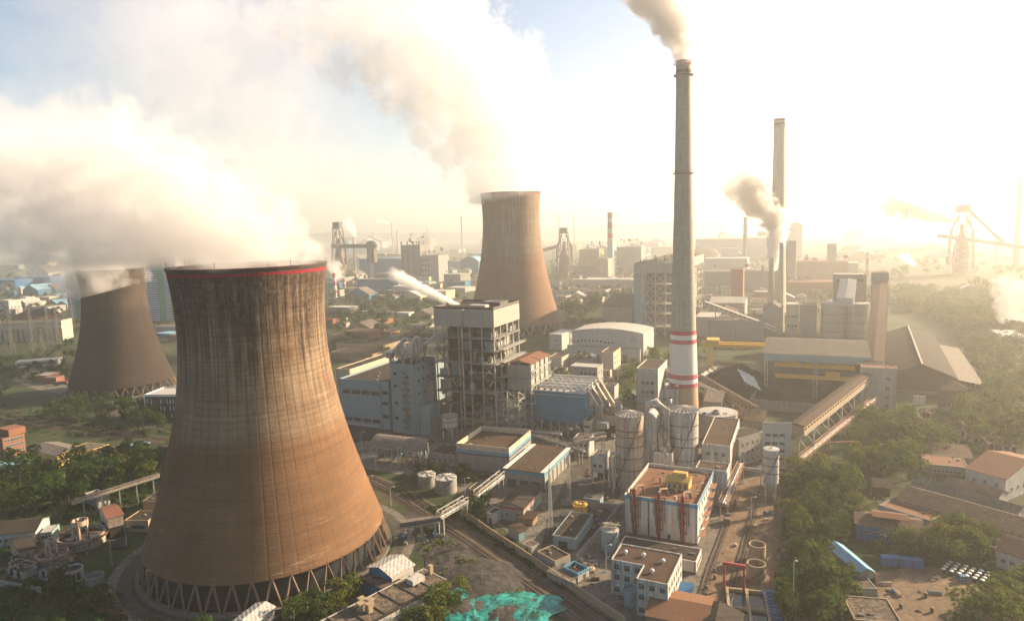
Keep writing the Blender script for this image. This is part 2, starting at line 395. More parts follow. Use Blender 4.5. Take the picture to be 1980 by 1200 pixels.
# plumes ---------------------------------------------------------------------
def plume(label, start, direction, L, r0, r1, bend, dens, color=(.95,.93,.9), fade=(.55, 1.0), clipw=3.0, nsc=1.0, amp=.9, rexp=.7, clipz=None, aniso=.3, fill=.9, soft=.26, bexp=2.0, wob=.25, name='steam_plume', cat='steam', mesh_k=1.12, absorb=None, start_fade=.02):
    """volume whose axis starts along direction and bends by bend (world vector, metres at the far end)"""
    d = Vector(direction).normalized()
    q = d.to_track_quat('Z', 'Y')
    o_mat = Matrix.Translation(start) @ q.to_matrix().to_4x4()
    bl = q.inverted() @ Vector(bend)
    rad = lambda t: r0 + (r1-r0)*max(t, 0)**rexp
    seed = rnd.uniform(0, 900)
    # mesh hull
    n, m = 36, 40; vs = []; fs = []
    for i in range(m+1):
        t = i/m; rr = rad(t)*mesh_k*(1 if t < .85 else math.sqrt(max(.02, 1-((t-.85)/.15)**2*.98)))
        c = Vector((bl.x*t**bexp, bl.y*t**bexp, L*t))
        for k in range(n):
            a = 2*math.pi*k/n; p = c + Vector((math.cos(a), math.sin(a), 0))*rr
            nn = noise.noise((p + Vector((seed, 0, 0)))/max(rr*.8, 1))
            vs.append(c + (p-c)*(1 + .16*nn*min(1, t*8)))
    for i in range(m):
        for k in range(n):
            k2 = (k+1) % n; fs.append((i*n+k, i*n+k2, (i+1)*n+k2, (i+1)*n+k))
    mb = MB(); mb.add(vs, fs, True); mb.add(vs[:n], [tuple(range(n))[::-1]]); mb.add(vs[-n:], [tuple(range(n))])
    t_ = NT('plume_' + name + '_%d' % int(seed)); p = t_.obj(); x, y, z = t_.xyz(p)
    t = t_.math('DIVIDE', z, L); tc = t_.math('MAXIMUM', t, 0.0001)
    tb = t_.math('POWER', tc, bexp)
    dx = t_.math('SUBTRACT', x, t_.math('MULTIPLY', tb, bl.x)); dy = t_.math('SUBTRACT', y, t_.math('MULTIPLY', tb, bl.y))
    r = t_.math('ADD', r0, t_.math('MULTIPLY', t_.math('POWER', tc, rexp), r1-r0))
    dist = t_.math('DIVIDE', t_.math('SQRT', t_.math('ADD', t_.math('MULTIPLY', dx, dx), t_.math('MULTIPLY', dy, dy))), r)
    pv = t_.vm('ADD', p, (seed, seed*.3, 0))
    rs = (r0+r1)/2
    n1 = t_.noise(pv, nsc*.85/rs, 1, .5); n2 = t_.noise(pv, nsc*2.3/rs, 5, .6)
    e = t_.math('ADD', dist, t_.math('MULTIPLY', t_.math('SUBTRACT', n1, .5), amp*1.1))
    e = t_.math('ADD', e, t_.math('MULTIPLY', t_.math('SUBTRACT', n2, .5), amp*1.7))
    dn = t_.mr(e, fill, fill-soft, 0, 1, True)
    dn = t_.math('MULTIPLY', dn, t_.mr(dist, 1.09, .93, 0, 1))
    dn = t_.math('MULTIPLY', dn, t_.mr(t, fade[0], fade[1], 1, 0, True))
    if start_fade: dn = t_.math('MULTIPLY', dn, t_.mr(t, 0, start_fade, 0, 1))
    if clipz is not None:
        wz = t_.xyz(t_.pos())[2]; dn = t_.math('MULTIPLY', dn, t_.mr(t_.math('ADD', wz, t_.math('MULTIPLY', t_.math('SUBTRACT', n1, .5), clipw*2)), clipz, clipz+clipw, 0, 1))
    # denser at the source than where it has spread
    dn = t_.math('MULTIPLY', dn, t_.mr(t, 0, 1, dens, dens*r0/r1*.9 if r1 > r0 else dens))
    vol = t_.n('ShaderNodeVolumePrincipled'); vol.inputs['Color'].default_value = (*color, 1)
    vol.inputs['Anisotropy'].default_value = aniso
    t_.l(dn, vol.inputs['Density']); t_.l(vol.outputs[0], t_.out.inputs['Volume'])
    o = mb.build(name, t_.mat); o.matrix_world = o_mat
    tag(o, label, cat); return o
# ------------------------------------------------------------------ building helpers
wall('w_white', (.43,.42,.39), g=.55); wall('w_cream', (.46,.40,.30), g=.5); wall('w_grey', (.27,.27,.255), g=.55)
wall('w_bluegrey', (.19,.27,.29), g=.4, patch=.08); wall('w_stained', (.47,.455,.42), grime=(.09,.075,.06), g=.75, streak=.75)
wall('w_clad', (.33,.325,.29), g=.45, rib=1.2, patch=.08); wall('w_tan', (.33,.26,.17), g=.6); wall('w_brick', (.22,.10,.06), g=.5)
wall('w_rust', (.42,.38,.31), grime=(.19,.085,.035), g=.9, streak=.7); wall('w_blue', (.028,.165,.27), g=.55, rib=1.5, patch=.18)
wall('w_bluedeep', (.025,.12,.26), g=.3, rib=2.5); wall('w_pipeblock', (.52,.50,.45), grime=(.24,.11,.045), g=.55, streak=.85)
wall('w_yellowhouse', (.55,.38,.12), g=.5); wall('w_brown', (.25,.18,.11), g=.5, rib=1.0); wall('w_greyclad', (.19,.195,.185), g=.4, rib=1.4)
wall('r_dark', (.045,.038,.032), grime=(.03,.025,.02), g=.9, streak=.0, patch=.3); wall('r_brown', (.07,.048,.035), grime=(.05,.035,.025), g=1.1, streak=0, patch=.3)
wall('r_grey', (.12,.11,.095), grime=(.05,.045,.035), g=.9, streak=0, patch=.25); wall('r_red', (.19,.08,.055), g=.9, streak=0, patch=.25)
wall('r_light', (.40,.39,.365), g=.5, streak=0, rib=1.6); wall('r_blue', (.17,.34,.44), g=.3, streak=0, rib=1.2)
wall('r_tile', (.115,.08,.055), grime=(.04,.03,.025), g=1.0, streak=0, rib=1.0, patch=.3); wall('r_steel', (.18,.165,.145), grime=(.10,.07,.05), g=1.0, streak=0, rib=1.6, patch=.25)
wall('r_orange', (.19,.098,.058), g=.6, streak=0, rib=1.1); wall('r_rubble', (.14,.11,.085), grime=(.03,.028,.02), g=1.3, streak=0, patch=.45)
plain('glass', (.02,.026,.032), .22, 0, .9, .4, .35); plain('frame_pale', (.34,.34,.32), .7); plain('dark_in', (.022,.021,.02), .95)  # dark_in: near-black that paints the shade in openings and interiors
plain('steel_pale', (.30,.30,.275), .65, .1); plain('steel_grey', (.20,.20,.185), .7, .1); plain('steel_dark', (.085,.082,.075), .75, .1)
plain('yellow', (.52,.30,.03), .6); plain('red_pipe', (.19,.018,.02), .6); plain('blue_trim', (.08,.22,.32), .65); plain('red_trim', (.28,.045,.045), .7)
plain('white_paint', (.52,.51,.48), .6); plain('orange_steel', (.26,.13,.08), .8); plain('silver', (.42,.42,.40), .45, .3)
plain('teal_net', (.008,.16,.14), .5, 0, .95, .4, .5); plain('blue_paint', (.03,.12,.25), .5); plain('black_drum', (.03,.03,.035), .5); plain('green_strip', (.02,.18,.12), .7)  # teal_net: strong tone contrast paints bright and shaded wrinkles into the net
plain('crown_trim', (.3,.28,.25), .8); plain('rail_steel', (.16,.12,.10), .5, .5); plain('sleeper', (.09,.075,.06), .95); plain('coal', (.012,.012,.012), .95, 0, .5)
WIN = {}
def win_meshes(w, h, frame='frame_pale', pane='glass', bars=1):
    k = (round(w, 2), round(h, 2), frame, pane, bars)
    if k not in WIN:
        t = .09 if w < 2.2 else .12
        f = MB(); f.box(-w/2, -.12, 0, -w/2+t, 0.02, h); f.box(w/2-t, -.12, 0, w/2, 0.02, h); f.box(-w/2+t, -.12, h-t, w/2-t, .02, h); f.box(-w/2-.12, -.25, -.12, w/2+.12, .02, 0)
        for i in range(bars):
            x = -w/2 + w*(i+1)/(bars+1); f.box(x-.035, -.09, 0, x+.035, .02, h-t)
        f.box(-w/2+t, -.085, h*.62, w/2-t, .02, h*.62+.06)
        p = MB(); p.box(-w/2+t*.9, -.05, .0, w/2-t*.9, .03, h-t*.9)
        WIN[k] = (f.mesh('window', frame), p.mesh('pane', pane))
    return WIN[k]
def window(root, loc, face, w, h, simple=False, frame='frame_pale', bars=1, name='window', pane='glass'):
    rz = {'f': 0, 'r': math.pi/2, 'l': -math.pi/2, 'b': math.pi}[face]
    fm, pm = win_meshes(w, h, frame, pane, bars)
    o = link_mesh(name, fm, root, loc, rz)
    if simple:
        o.data = pm
    else:
        link_mesh('pane', pm, o)
    return o
class Bd: pass
def wins(b, face, zs, n, w=1.6, h=1.6, a=.08, c=.92, simple=False, bars=1, frame='frame_pale', z0=0.0, name='window', pane='glass'):
    Lr = b.W if face in 'fb' else b.D
    for z in zs:
        zz = z*b.H if z < 1.0 else z
        for i in range(n):
            s = (a + (c-a)*((i+.5)/n))*Lr
            loc = {'f': (s, 0, zz), 'r': (b.W, s, zz), 'l': (0, s, zz), 'b': (s, b.D, zz)}[face]
            window(b.root, loc, face, w, h, simple, frame, bars, name, pane)
def frame_at(fl, xr, yb=None, H=None, yr=None, xb=None, dep=None, yaw=None):
    """solve a building's frame from the pixel of its front-left roof corner"""
    if H is None: P = roofpoint(fl[0], fl[1], yb); H = P.z
    else: P = gp(fl[0], fl[1], H)
    if yr is not None:
        Q = gp(xr, yr, H); d = Q - P; yaw = -math.degrees(math.atan2(d.y, d.x))
    yaw = GRID if yaw is None else yaw
    ux, uy = axes(yaw)
    Wd = along(P, ux, xr) if xr is not None else None
    if dep is None:
        if xb is not None: dep = along(P + ux*Wd, uy, xb)
    return P, H, yaw, Wd, dep
def bld(name, label, cat, fl, xr, yb=None, H=None, yr=None, xb=None, dep=None, yaw=None, roof='flat', wm='w_white', rm='r_dark', par=.7, rise=None, over=.5, group=None, Wd=None, base=0.0, axis='y', zfloor=0.0, parm=None):
    P, H, yaw, W_, D_ = frame_at(fl, xr if Wd is None else None, yb, H, yr, xb, dep if dep is not None else (None if xb is not None else 12), yaw)
    b = Bd(); b.W = Wd or max(.5, W_); b.D = max(.5, min(D_, 400)); b.H = H; b.yaw = yaw; b.P = Vector((P.x, P.y, 0))
    b.root = thing(name, label, cat, b.P, yaw, group)
    w, d = b.W, b.D
    mb = MB()
    if roof == 'flat':
        mb.box(0, 0, zfloor, w, d, H-par)
        if par > .05:
            t = min(.3, w*.1); z0, z1 = H-par, H
            pm = MB() if parm else mb
            pm.box(0, 0, z0, w, t, z1); pm.box(0, d-t, z0, w, d, z1); pm.box(0, t, z0, t, d-t, z1); pm.box(w-t, t, z0, w, d-t, z1)
            if parm: pm.build('parapet', parm, b.root)
            r = MB(); r.box(t+.01, t+.01, H-par+.01, w-t-.01, d-t-.01, H-par+.16)
        else:
            r = MB(); r.box(-over, -over, H, w+over, d+over, H+.35)
        mb.build('wall', wm, b.root); r.build('roof', rm, b.root); dress(b, par)
    elif roof in ('gable', 'arch'):
        if rise is None: rise = (w if axis == 'y' else d)*.22
        r = MB(); th = .22
        if axis == 'y':
            n = 2 if roof == 'gable' else 10
            prof = [(w*i/n, H + rise*(1-abs(2*i/n-1)) if roof == 'gable' else H + rise*(1-(2*i/n-1)**2)) for i in range(n+1)]
            mb.extr_y([(0, zfloor), (w, zfloor)] + prof[::-1], 0, d)
            sl = (prof[1][1]-prof[0][1])/(prof[1][0]-prof[0][0])
            pr = [(-over, H-over*sl)] + prof[1:-1] + [(w+over, H-over*sl)]
            r.extr_y([(x, z+.03) for x, z in pr] + [(x, z+.03+th) for x, z in pr[::-1]], -over, d+over)
        else:
            n = 2 if roof == 'gable' else 10
            prof = [(d*i/n, H + rise*(1-abs(2*i/n-1)) if roof == 'gable' else H + rise*(1-(2*i/n-1)**2)) for i in range(n+1)]
            mb.extr_x([(0, zfloor), (d, zfloor)] + prof[::-1], 0, w)
            sl = (prof[1][1]-prof[0][1])/(prof[1][0]-prof[0][0])
            pr = [(-over, H-over*sl)] + prof[1:-1] + [(d+over, H-over*sl)]
            r.extr_x([(x, z+.03) for x, z in pr] + [(x, z+.03+th) for x, z in pr[::-1]], -over, w+over)
        mb.build('wall', wm, b.root); r.build('roof', rm, b.root)
    elif roof == 'shed':       # single pitch, higher at the back
        rise = 2.0 if rise is None else rise
        mb.extr_x([(0, zfloor), (d, zfloor), (d, H+rise), (0, H)], 0, w); mb.build('wall', wm, b.root)
        s = rise/d; r = MB(); r.extr_x([(-over, H-over*s+.03), (d+over, H+rise+over*s+.03), (d+over, H+rise+over*s+.28), (-over, H-over*s+.28)], -over, w+over)
        r.build('roof', rm, b.root)
    return b
def dress(b, par):
    # drainpipes, plinth and small roof gear on the nearer flat-roofed buildings
    d = b.P.length
    if d > 440 or b.W < 5 or b.D < 4 or b.W > 45: return
    r = random.Random(int(b.P.x*7+b.P.y)); z = b.H-par
    for x in ([.25] if b.W < 12 else [.2, b.W-.5]):
        m = MB(); m.beam((x, -.14, .1), (x, -.14, z), .14); m.beam((x-.2, -.14, z), (x+.2, -.14, z), .25); m.build('drainpipe', 'steel_dark', b.root)
    m = MB(); m.box(-.05, -.05, 0, b.W+.05, -.005, .55); m.box(b.W+.005, -.05, 0, b.W+.05, b.D, .55); m.build('plinth', 'concrete_dark', b.root)
    if par < 1.5:
        for i in range(2 + int(b.W*b.D/120)):
            x, y = r.uniform(1, b.W-1.6), r.uniform(1, b.D-1.2); s = r.uniform(.35, .8); q = r.randrange(3); m = MB(); zz = z+.16
            if q == 0: m.box(x, y, zz, x+s*1.4, y+s, zz+s*.9); m.build('air_unit', 'steel_grey', b.root)
            elif q == 1: m.tube([(x, y, zz-.05), (x, y, zz+.9), (x+.3, y, zz+1.1)], .12, 8); m.build('vent_pipe', 'steel_dark', b.root)
            else: m.box(x, y, zz, x+s*2.2, y+.9, zz+.35); m.build('roof_hatch', 'r_grey', b.root)
def band(b, z0, z1, mat, out=.12, name='trim_band', faces='frl'):
    mb = MB()
    mb.box(-out, -out, z0, b.W+out, 0, z1); mb.box(b.W, 0, z0, b.W+out, b.D, z1); mb.box(-out, 0, z0, 0, b.D, z1)
    return mb.build(name, mat, b.root)
def bx(b, name, mat, x0, y0, z0, x1, y1, z1):
    mb = MB(); mb.box(x0, y0, z0, x1, y1, z1); return mb.build(name, mat, b.root)
def door(b, face, s, w=2.6, h=3.0, mat='steel_dark', name='door'):
    Lr = b.W if face in 'fb' else b.D; s = s*Lr
    mb = MB()
    if face == 'f': mb.box(s-w/2, -.06, .03, s+w/2, .05, h)
    elif face == 'r': mb.box(b.W-.05, s-w/2, .03, b.W+.06, s+w/2, h)
    elif face == 'l': mb.box(-.06, s-w/2, .03, .05, s+w/2, h)
    return mb.build(name, mat, b.root)
def vents(b, n, mat='steel_grey', z=None, sz=1.0, seed=1, name='roof_vent', hh=1.2):
    r = random.Random(seed); z = b.H-.52 if z is None else z
    for i in range(n):
        x, y = b.W*r.uniform(.15, .85), b.D*r.uniform(.15, .85); s = sz*r.uniform(.6, 1.3); h = hh*r.uniform(.6, 1.3)
        mb = MB()
        if r.random() < .5: mb.box(x-s/2, y-s/2, z, x+s/2, y+s*.6, z+h); mb.box(x-s*.6, y-s*.6, z+h, x+s*.6, y+s*.7, z+h+.12)
        else: mb.lathe([(s*.35, z), (s*.35, z+h*.6), (s*.6, z+h*.65), (s*.5, z+h*.95), (.01, z+h*1.05)], 12, x, y)
        mb.build(name, mat, b.root)
def rail(mb, pts, z, h=1.1, w=.07, post=2.5):
    for p, q in zip(pts[:-1], pts[1:]):
        p, q = Vector((*p, z)), Vector((*q, z)); L = (q-p).length; n = max(1, int(L/post)); up = Vector((0,0,h))
        mb.beam(p+up, q+up, w); mb.beam(p+up*.5, q+up*.5, w*.7)
        for i in range(n+1):
            s = p.lerp(q, i/n); mb.beam(s, s+up, w)
def xbrace(mb, p, q, z0, z1, w=.3, single=0):
    p0, q0 = Vector((*p, z0)), Vector((*q, z0)); p1, q1 = Vector((*p, z1)), Vector((*q, z1))
    if single != 2: mb.beam(p0, q1, w)
    if single != 1: mb.beam(q0, p1, w)
def steel_frame(root, w, d, zs, nx, ny, col='steel_pale', cw=.7, bm='steel_grey', brace=True, seed=3, railm='steel_pale', slab=True, ext=0.0, faces='frlb', bw=.3):
    r = random.Random(seed); xs = [w*i/nx for i in range(nx+1)]; ys = [d*i/ny for i in range(ny+1)]
    for i, x in enumerate(xs):
        for j, y in enumerate(ys):
            if 0 < i < nx and 0 < j < ny: continue
            mb = MB(); mb.box(x-cw/2, y-cw/2, 0, x+cw/2, y+cw/2, zs[-1]); mb.build('column', col, root)
    for k, z in enumerate(zs[:-1] if not slab else zs[:-1]):
        if z < .5: continue
        mb = MB(); e = ext*r.uniform(.2, 1)
        mb.box(-cw*.5-.05, -cw*.5-.1-e, z-.35, w+cw*.5+.05+e, -cw*.5, z); mb.box(w+cw*.5, -cw*.5, z-.35, w+cw*.5+.1+e, d+.3, z)
        mb.box(-cw*.5-.1, -cw*.5, z-.35, -cw*.5, d+.3, z); mb.box(-cw*.4, d+cw*.5, z-.35, w+cw*.4, d+cw*.5+.1, z)
        if slab: mb.box(cw*.5, cw*.5, z-.3, w-cw*.5, d-cw*.5, z-.1)
        rail(mb, [(-cw*.5, -cw*.5-.06-e), (w+cw*.5+e, -cw*.5-.06-e), (w+cw*.5+e, d)], z)
        mb.build('platform', railm if k % 2 else bm, root)
    if brace:
        def one(a, c, z0, z1, nm='brace'):
            mb = MB(); xbrace(mb, a, c, z0, z1, bw, r.choice([0, 0, 1, 2])); mb.build(nm, col if r.random() < .6 else bm, root)
        for k in range(len(zs)-1):
            for i in range(nx):
                if r.random() < .45 and 'f' in faces: one((xs[i], 0), (xs[i+1], 0), zs[k], zs[k+1])
            for j in range(ny):
                if r.random() < .45 and 'r' in faces: one((w, ys[j]), (w, ys[j+1]), zs[k], zs[k+1])
                if r.random() < .3 and 'l' in faces: one((0, ys[j]), (0, ys[j+1]), zs[k], zs[k+1])
def clutter(root, x0, y0, z0, x1, y1, z1, n, seed, mats=('steel_grey', 'steel_dark', 'w_grey', 'steel_pale'), smin=.6, smax=3.0, name='pipe', bname='duct'):
    """process equipment: ducts, drums and pipes, each a part"""
    r = random.Random(seed)
    for i in range(n):
        c = Vector((r.uniform(x0, x1), r.uniform(y0, y1), r.uniform(z0, z1))); m = r.choice(mats); k = r.random(); s = r.uniform(smin, smax)
        mb = MB()
        if k < .35:
            mb.box(c.x-s*.5, c.y-s*.5, c.z, c.x+s*.5, c.y+s*.5, min(z1, c.z+s*r.uniform(.6, 1.6))); mb.build(bname, m, root)
        elif k < .6:
            h = min(z1-c.z, s*1.6); mb.lathe([(s*.4, c.z), (s*.4, c.z+h), (s*.05, c.z+h*1.15)], 12, c.x, c.y, cap0=True); mb.build('drum', m, root)
        else:
            L = r.uniform(.3, .9)
            if r.random() < .5: q = Vector((min(x1, c.x+(x1-x0)*L), c.y, c.z))
            elif r.random() < .6: q = Vector((c.x, c.y, min(z1, c.z+(z1-z0)*L)))
            else: q = Vector((c.x, min(y1, c.y+(y1-y0)*L), c.z))
            e = q + Vector((0, 0, -s*.8)) if abs(q.z-c.z) < .1 else q + Vector((s*.8, 0, 0))
            mb.tube([c, q, e], s*.16, 8); mb.build(name, m, root)
def tank(name, label, cat, xl, xr, yf, ytop, mat, roofm='r_light', cone=.18, ribs=0, rings=(), legs=0, group=None, open_top=False, zb=0.0, ladder=True, rail_top=False):
    C, r = cyl_px(xl, xr, yf); dd = math.hypot(C.x, C.y)
    # height: top of near wall
    nf = C*(1 - r/dd); P = roofpoint(proj(nf)[0], ytop, yf) if ytop > 440 else None
    H = P.z; root = thing(name, label, cat, C, GRID, group)
    mb = MB()
    if open_top:
        mb.lathe([(r, zb), (r, H), (r-.35, H), (r-.35, max(zb+.3, H*.35)), (.01, max(zb+.3, H*.35))], 40, smooth=False); mb.build('wall', mat, root)
    else:
        mb.lathe([(r, zb), (r, H)], 40, cap0=True); mb.build('wall', mat, root)
        mb = MB(); mb.lathe([(r+.15, H), (r+.15, H+.15), (r*.12, H+.15+r*cone), (r*.12, H+.6+r*cone), (.01, H+.6+r*cone)], 40, smooth=False, cap0=True)
        for k in range(ribs):
            a = 2*math.pi*k/ribs; ca, sa = math.cos(a), math.sin(a)
            mb.beam((ca*r*1.04, sa*r*1.04, H+.25), (ca*r*.12, sa*r*.12, H+.3+r*cone), .18, .35)
        mb.build('roof', roofm, root)
    for z in rings:
        zz = z*H; mb = MB(); mb.lathe([(r+.02, zz), (r+.3, zz), (r+.3, zz+.3), (r+.02, zz+.3)], 40, smooth=False); mb.build('stiffening_ring', 'rust_steel', root)
    if rail_top:
        mb = MB(); n = 24
        for k in range(n):
            a = 2*math.pi*k/n; a2 = 2*math.pi*(k+1)/n
            p = Vector((math.cos(a)*(r+.3), math.sin(a)*(r+.3), H+.1)); q = Vector((math.cos(a2)*(r+.3), math.sin(a2)*(r+.3), H+.1))
            mb.beam(p, p+Vector((0,0,1.1)), .07); mb.beam(p+Vector((0,0,1.1)), q+Vector((0,0,1.1)), .07)
        mb.build('railing', 'rust_steel', root)
    if legs:
        for k in range(legs):
            a = 2*math.pi*(k+.5)/legs; mb = MB(); mb.beam((math.cos(a)*r*.92, math.sin(a)*r*.92, 0), (math.cos(a)*r*.92, math.sin(a)*r*.92, zb+.3), .45); mb.build('leg', mat, root)
        mb = MB(); mb.lathe([(.5, zb*.45), (r*.98, zb)], 32); mb.build('hopper', mat, root)
    if ladder:
        mb = MB(); n = 40
        pts = [(math.cos(-2.4+1.9*i/n)*(r+.5), math.sin(-2.4+1.9*i/n)*(r+.5), zb+(H-zb)*i/n) for i in range(n+1)]
        for p, q in zip(pts[:-1], pts[1:]): mb.beam(p, q, .5, .12); mb.beam((p[0], p[1], p[2]+1), (q[0], q[1], q[2]+1), .07)
        mb.build('stairway', 'steel_dark', root)
    root['_r'] = r; root['_h'] = H
    return root, C, r, H
def gallery(name, label, cat, P0, P1, w, h, wm, rm, nleg=5, legm='steel_grey', group=None, winh=.9, rise=.8, skip0=0.0, legw=.6, legx=True, panels=True):
    """enclosed conveyor bridge from P0 to P1 (centre of its floor)"""
    P0, P1 = Vector(P0), Vector(P1); d = P1 - P0; hd = math.hypot(d.x, d.y)
    root = thing(name, label, cat, (P0.x, P0.y, 0), math.degrees(math.atan2(d.x, d.y)), group)
    sl = d.z/hd
    def pt(x, s, z): return (x, s*hd, P0.z + sl*s*hd + z)
    def prism(x0, x1, z0, z1, s0=0, s1=1):
        m = MB(); m.hexa([pt(x0,s0,z0), pt(x1,s0,z0), pt(x1,s1,z0), pt(x0,s1,z0)], [pt(x0,s0,z1), pt(x1,s0,z1), pt(x1,s1,z1), pt(x0,s1,z1)]); return m
    m = prism(-w/2, w/2, -.35, h); m.build('wall', wm, root)
    m = MB(); a = [pt(-w/2-.4, 0, h+.02), pt(0, 0, h+rise), pt(w/2+.4, 0, h+.02), pt(w/2+.4, 0, h+.25), pt(0, 0, h+rise+.25), pt(-w/2-.4, 0, h+.25)]
    c = [pt(-w/2-.4, 1, h+.02), pt(0, 1, h+rise), pt(w/2+.4, 1, h+.02), pt(w/2+.4, 1, h+.25), pt(0, 1, h+rise+.25), pt(-w/2-.4, 1, h+.25)]
    m.add(a + c, [(0,1,4,5), (1,2,3,4), (6,11,10,7), (7,10,9,8), (5,4,10,11), (4,3,9,10), (0,6,7,1), (1,7,8,2), (2,8,9,3), (0,5,11,6)]); m.build('roof', rm, root)
    n = max(3, int(hd/4.0))
    if panels:
        wm_ = MB()
        for i in range(n):
            s0, s1 = (i+.2)/n, (i+.8)/n
            for sg in (-1, 1):
                x0, x1 = (sg*w/2, sg*(w/2+.05)) if sg > 0 else (-w/2-.05, -w/2)
                wm_.hexa([pt(x0,s0,h*.5), pt(x1,s0,h*.5), pt(x1,s1,h*.5), pt(x0,s1,h*.5)], [pt(x0,s0,h*.5+winh), pt(x1,s0,h*.5+winh), pt(x1,s1,h*.5+winh), pt(x0,s1,h*.5+winh)])
        wm_.build('window_strip', 'glass', root)
    t = MB()
    for sg in (-1, 1):
        t.beam(pt(sg*(w/2+.15), 0, -.4), pt(sg*(w/2+.15), 1, -.4), .35, .5)
    t.build('girder', legm, root)
    for i in range(nleg):
        s = skip0 + (1-skip0)*(i+.6)/nleg
        z = P0.z + sl*s*hd - .5
        if z < 1: continue
        for sg in (-1, 1):
            m = MB(); m.beam((sg*(w/2+.8), s*hd, 0), (sg*w*.42, s*hd, z), legw); m.build('leg', legm, root)
        if legx:
            m = MB(); xbrace(m, (-w*.5, s*hd), (w*.5, s*hd), z*.1, z*.55, .25); xbrace(m, (-w*.45, s*hd), (w*.45, s*hd), z*.55, z*.98, .25); m.build('brace', legm, root)
    return root
def truss_bridge(label, P0, P1, w=2.0, h=2.6, mat='steel_pale', legs=2, group=None, pipes=2):
    P0, P1 = Vector(P0), Vector(P1); d = P1-P0; hd = math.hypot(d.x, d.y)
    root = thing('pipe_bridge', label, 'pipe bridge', (P0.x, P0.y, 0), math.degrees(math.atan2(d.x, d.y)), group)
    sl = d.z/hd; f = lambda x, y, z: Vector((x, y, P0.z + sl*y + z)); n = max(4, int(hd/3))
    for sg in (-1, 1):
        m = MB(); x = sg*w/2
        m.beam(f(x,0,0), f(x,hd,0), .28); m.beam(f(x,0,h), f(x,hd,h), .28)
        for i in range(n+1):
            y = hd*i/n; m.beam(f(x,y,0), f(x,y,h), .16)
            if i < n:
                a, b_ = (0, h) if i % 2 else (h, 0); m.beam(f(x,y,a), f(x,y+hd/n,b_), .16)
        m.build('side_truss', mat, root)
    m = MB(); m.hexa([f(-w/2,0,-.1), f(w/2,0,-.1), f(w/2,hd,-.1), f(-w/2,hd,-.1)], [f(-w/2,0,.1), f(w/2,0,.1), f(w/2,hd,.1), f(-w/2,hd,.1)]); m.build('deck', 'steel_grey', root)
    for i in range(pipes):
        m = MB(); x = -w*.3 + w*.6*i/max(1, pipes-1); m.tube([f(x,-.5,.6), f(x,hd+.5,.6)], .38, 10); m.build('pipe', 'silver' if i else 'rust_steel', root)
    for i in range(legs):
        y = hd*(.06 if i == 0 else .94 if i == 1 else .5)
        for sg in (-1, 1):
            m = MB(); m.beam((sg*w/2, y, 0), f(sg*w/2, y, 0), .4); m.build('leg', mat, root)
    return root
def lattice(label, base, top, w0, w1, mat='steel_pale', name='lattice_mast', cat='mast', n=10, arms=(), group=None, bw=.16):
    root = thing(name, label, cat, (base.x, base.y, 0), 20, group); H = top
    m = MB(); r = lambda z: (w0 + (w1-w0)*z/H)/2; cs = [(-1,-1), (1,-1), (1,1), (-1,1)]
    for a, c in cs: m.beam((a*r(0), c*r(0), 0), (a*r(H), c*r(H), H), bw*1.5)
    for i in range(n):
        z0, z1 = H*i/n, H*(i+1)/n
        for k in range(4):
            a, c = cs[k], cs[(k+1) % 4]
            m.beam((a[0]*r(z0), a[1]*r(z0), z0), (c[0]*r(z1), c[1]*r(z1), z1), bw); m.beam((c[0]*r(z0), c[1]*r(z0), z0), (a[0]*r(z1), a[1]*r(z1), z1), bw)
            m.beam((a[0]*r(z1), a[1]*r(z1), z1), (c[0]*r(z1), c[1]*r(z1), z1), bw)
    m.build('lattice', mat, root)
    m = MB(); m.beam((0, 0, H), (0, 0, H*1.06), .15); m.build('spike', mat, root)
    for z, L in arms:
        m = MB(); m.beam((-L, 0, z*H), (L, 0, z*H), .3, .5); m.beam((-L, 0, z*H), (0, 0, z*H+1.6), .2); m.beam((L, 0, z*H), (0, 0, z*H+1.6), .2); m.build('cross_arm', mat, root)
    return root
def pole(label, px, py, H, arm=1.6, group=None, double=False, name='lamp_post', cat='lamp post', yaw=20):
    p = gp(px, py); root = thing(name, label, cat, p, yaw, group)
    m = MB(); m.tube([(0,0,0), (0,0,H*.5), (0,0,H)], [.16, .12, .08], 8); m.build('post', 'silver', root)
    for s in ((-1, 1) if double else (1,)):
        m = MB(); m.beam((0, 0, H-.1), (s*arm, 0, H+.3), .1); m.build('arm', 'silver', root)
        m = MB(); m.box(s*arm-.4, -.18, H+.22, s*arm+.4, .18, H+.42); m.build('lamp_head', 'white_paint', root)
    return root
def poly(name, pts, mat, z=.02, label=None, kind='structure', px=True, sub=0):
    """flat ground area given by its outline in the picture, laid z above the earth"""
    vs = [gp(x, y, z) if px else Vector((x, y, z)) for x, y in pts]
    mb = MB(); mb.add(vs, [tuple(range(len(vs)))])
    me = mb.mesh(name, mat); o = bpy.data.objects.new(name, me); COL.objects.link(o)
    if me.polygons and me.polygons[0].normal.z < 0: me.flip_normals()
    o['kind'] = kind
    if label: o['label'] = label
    return o
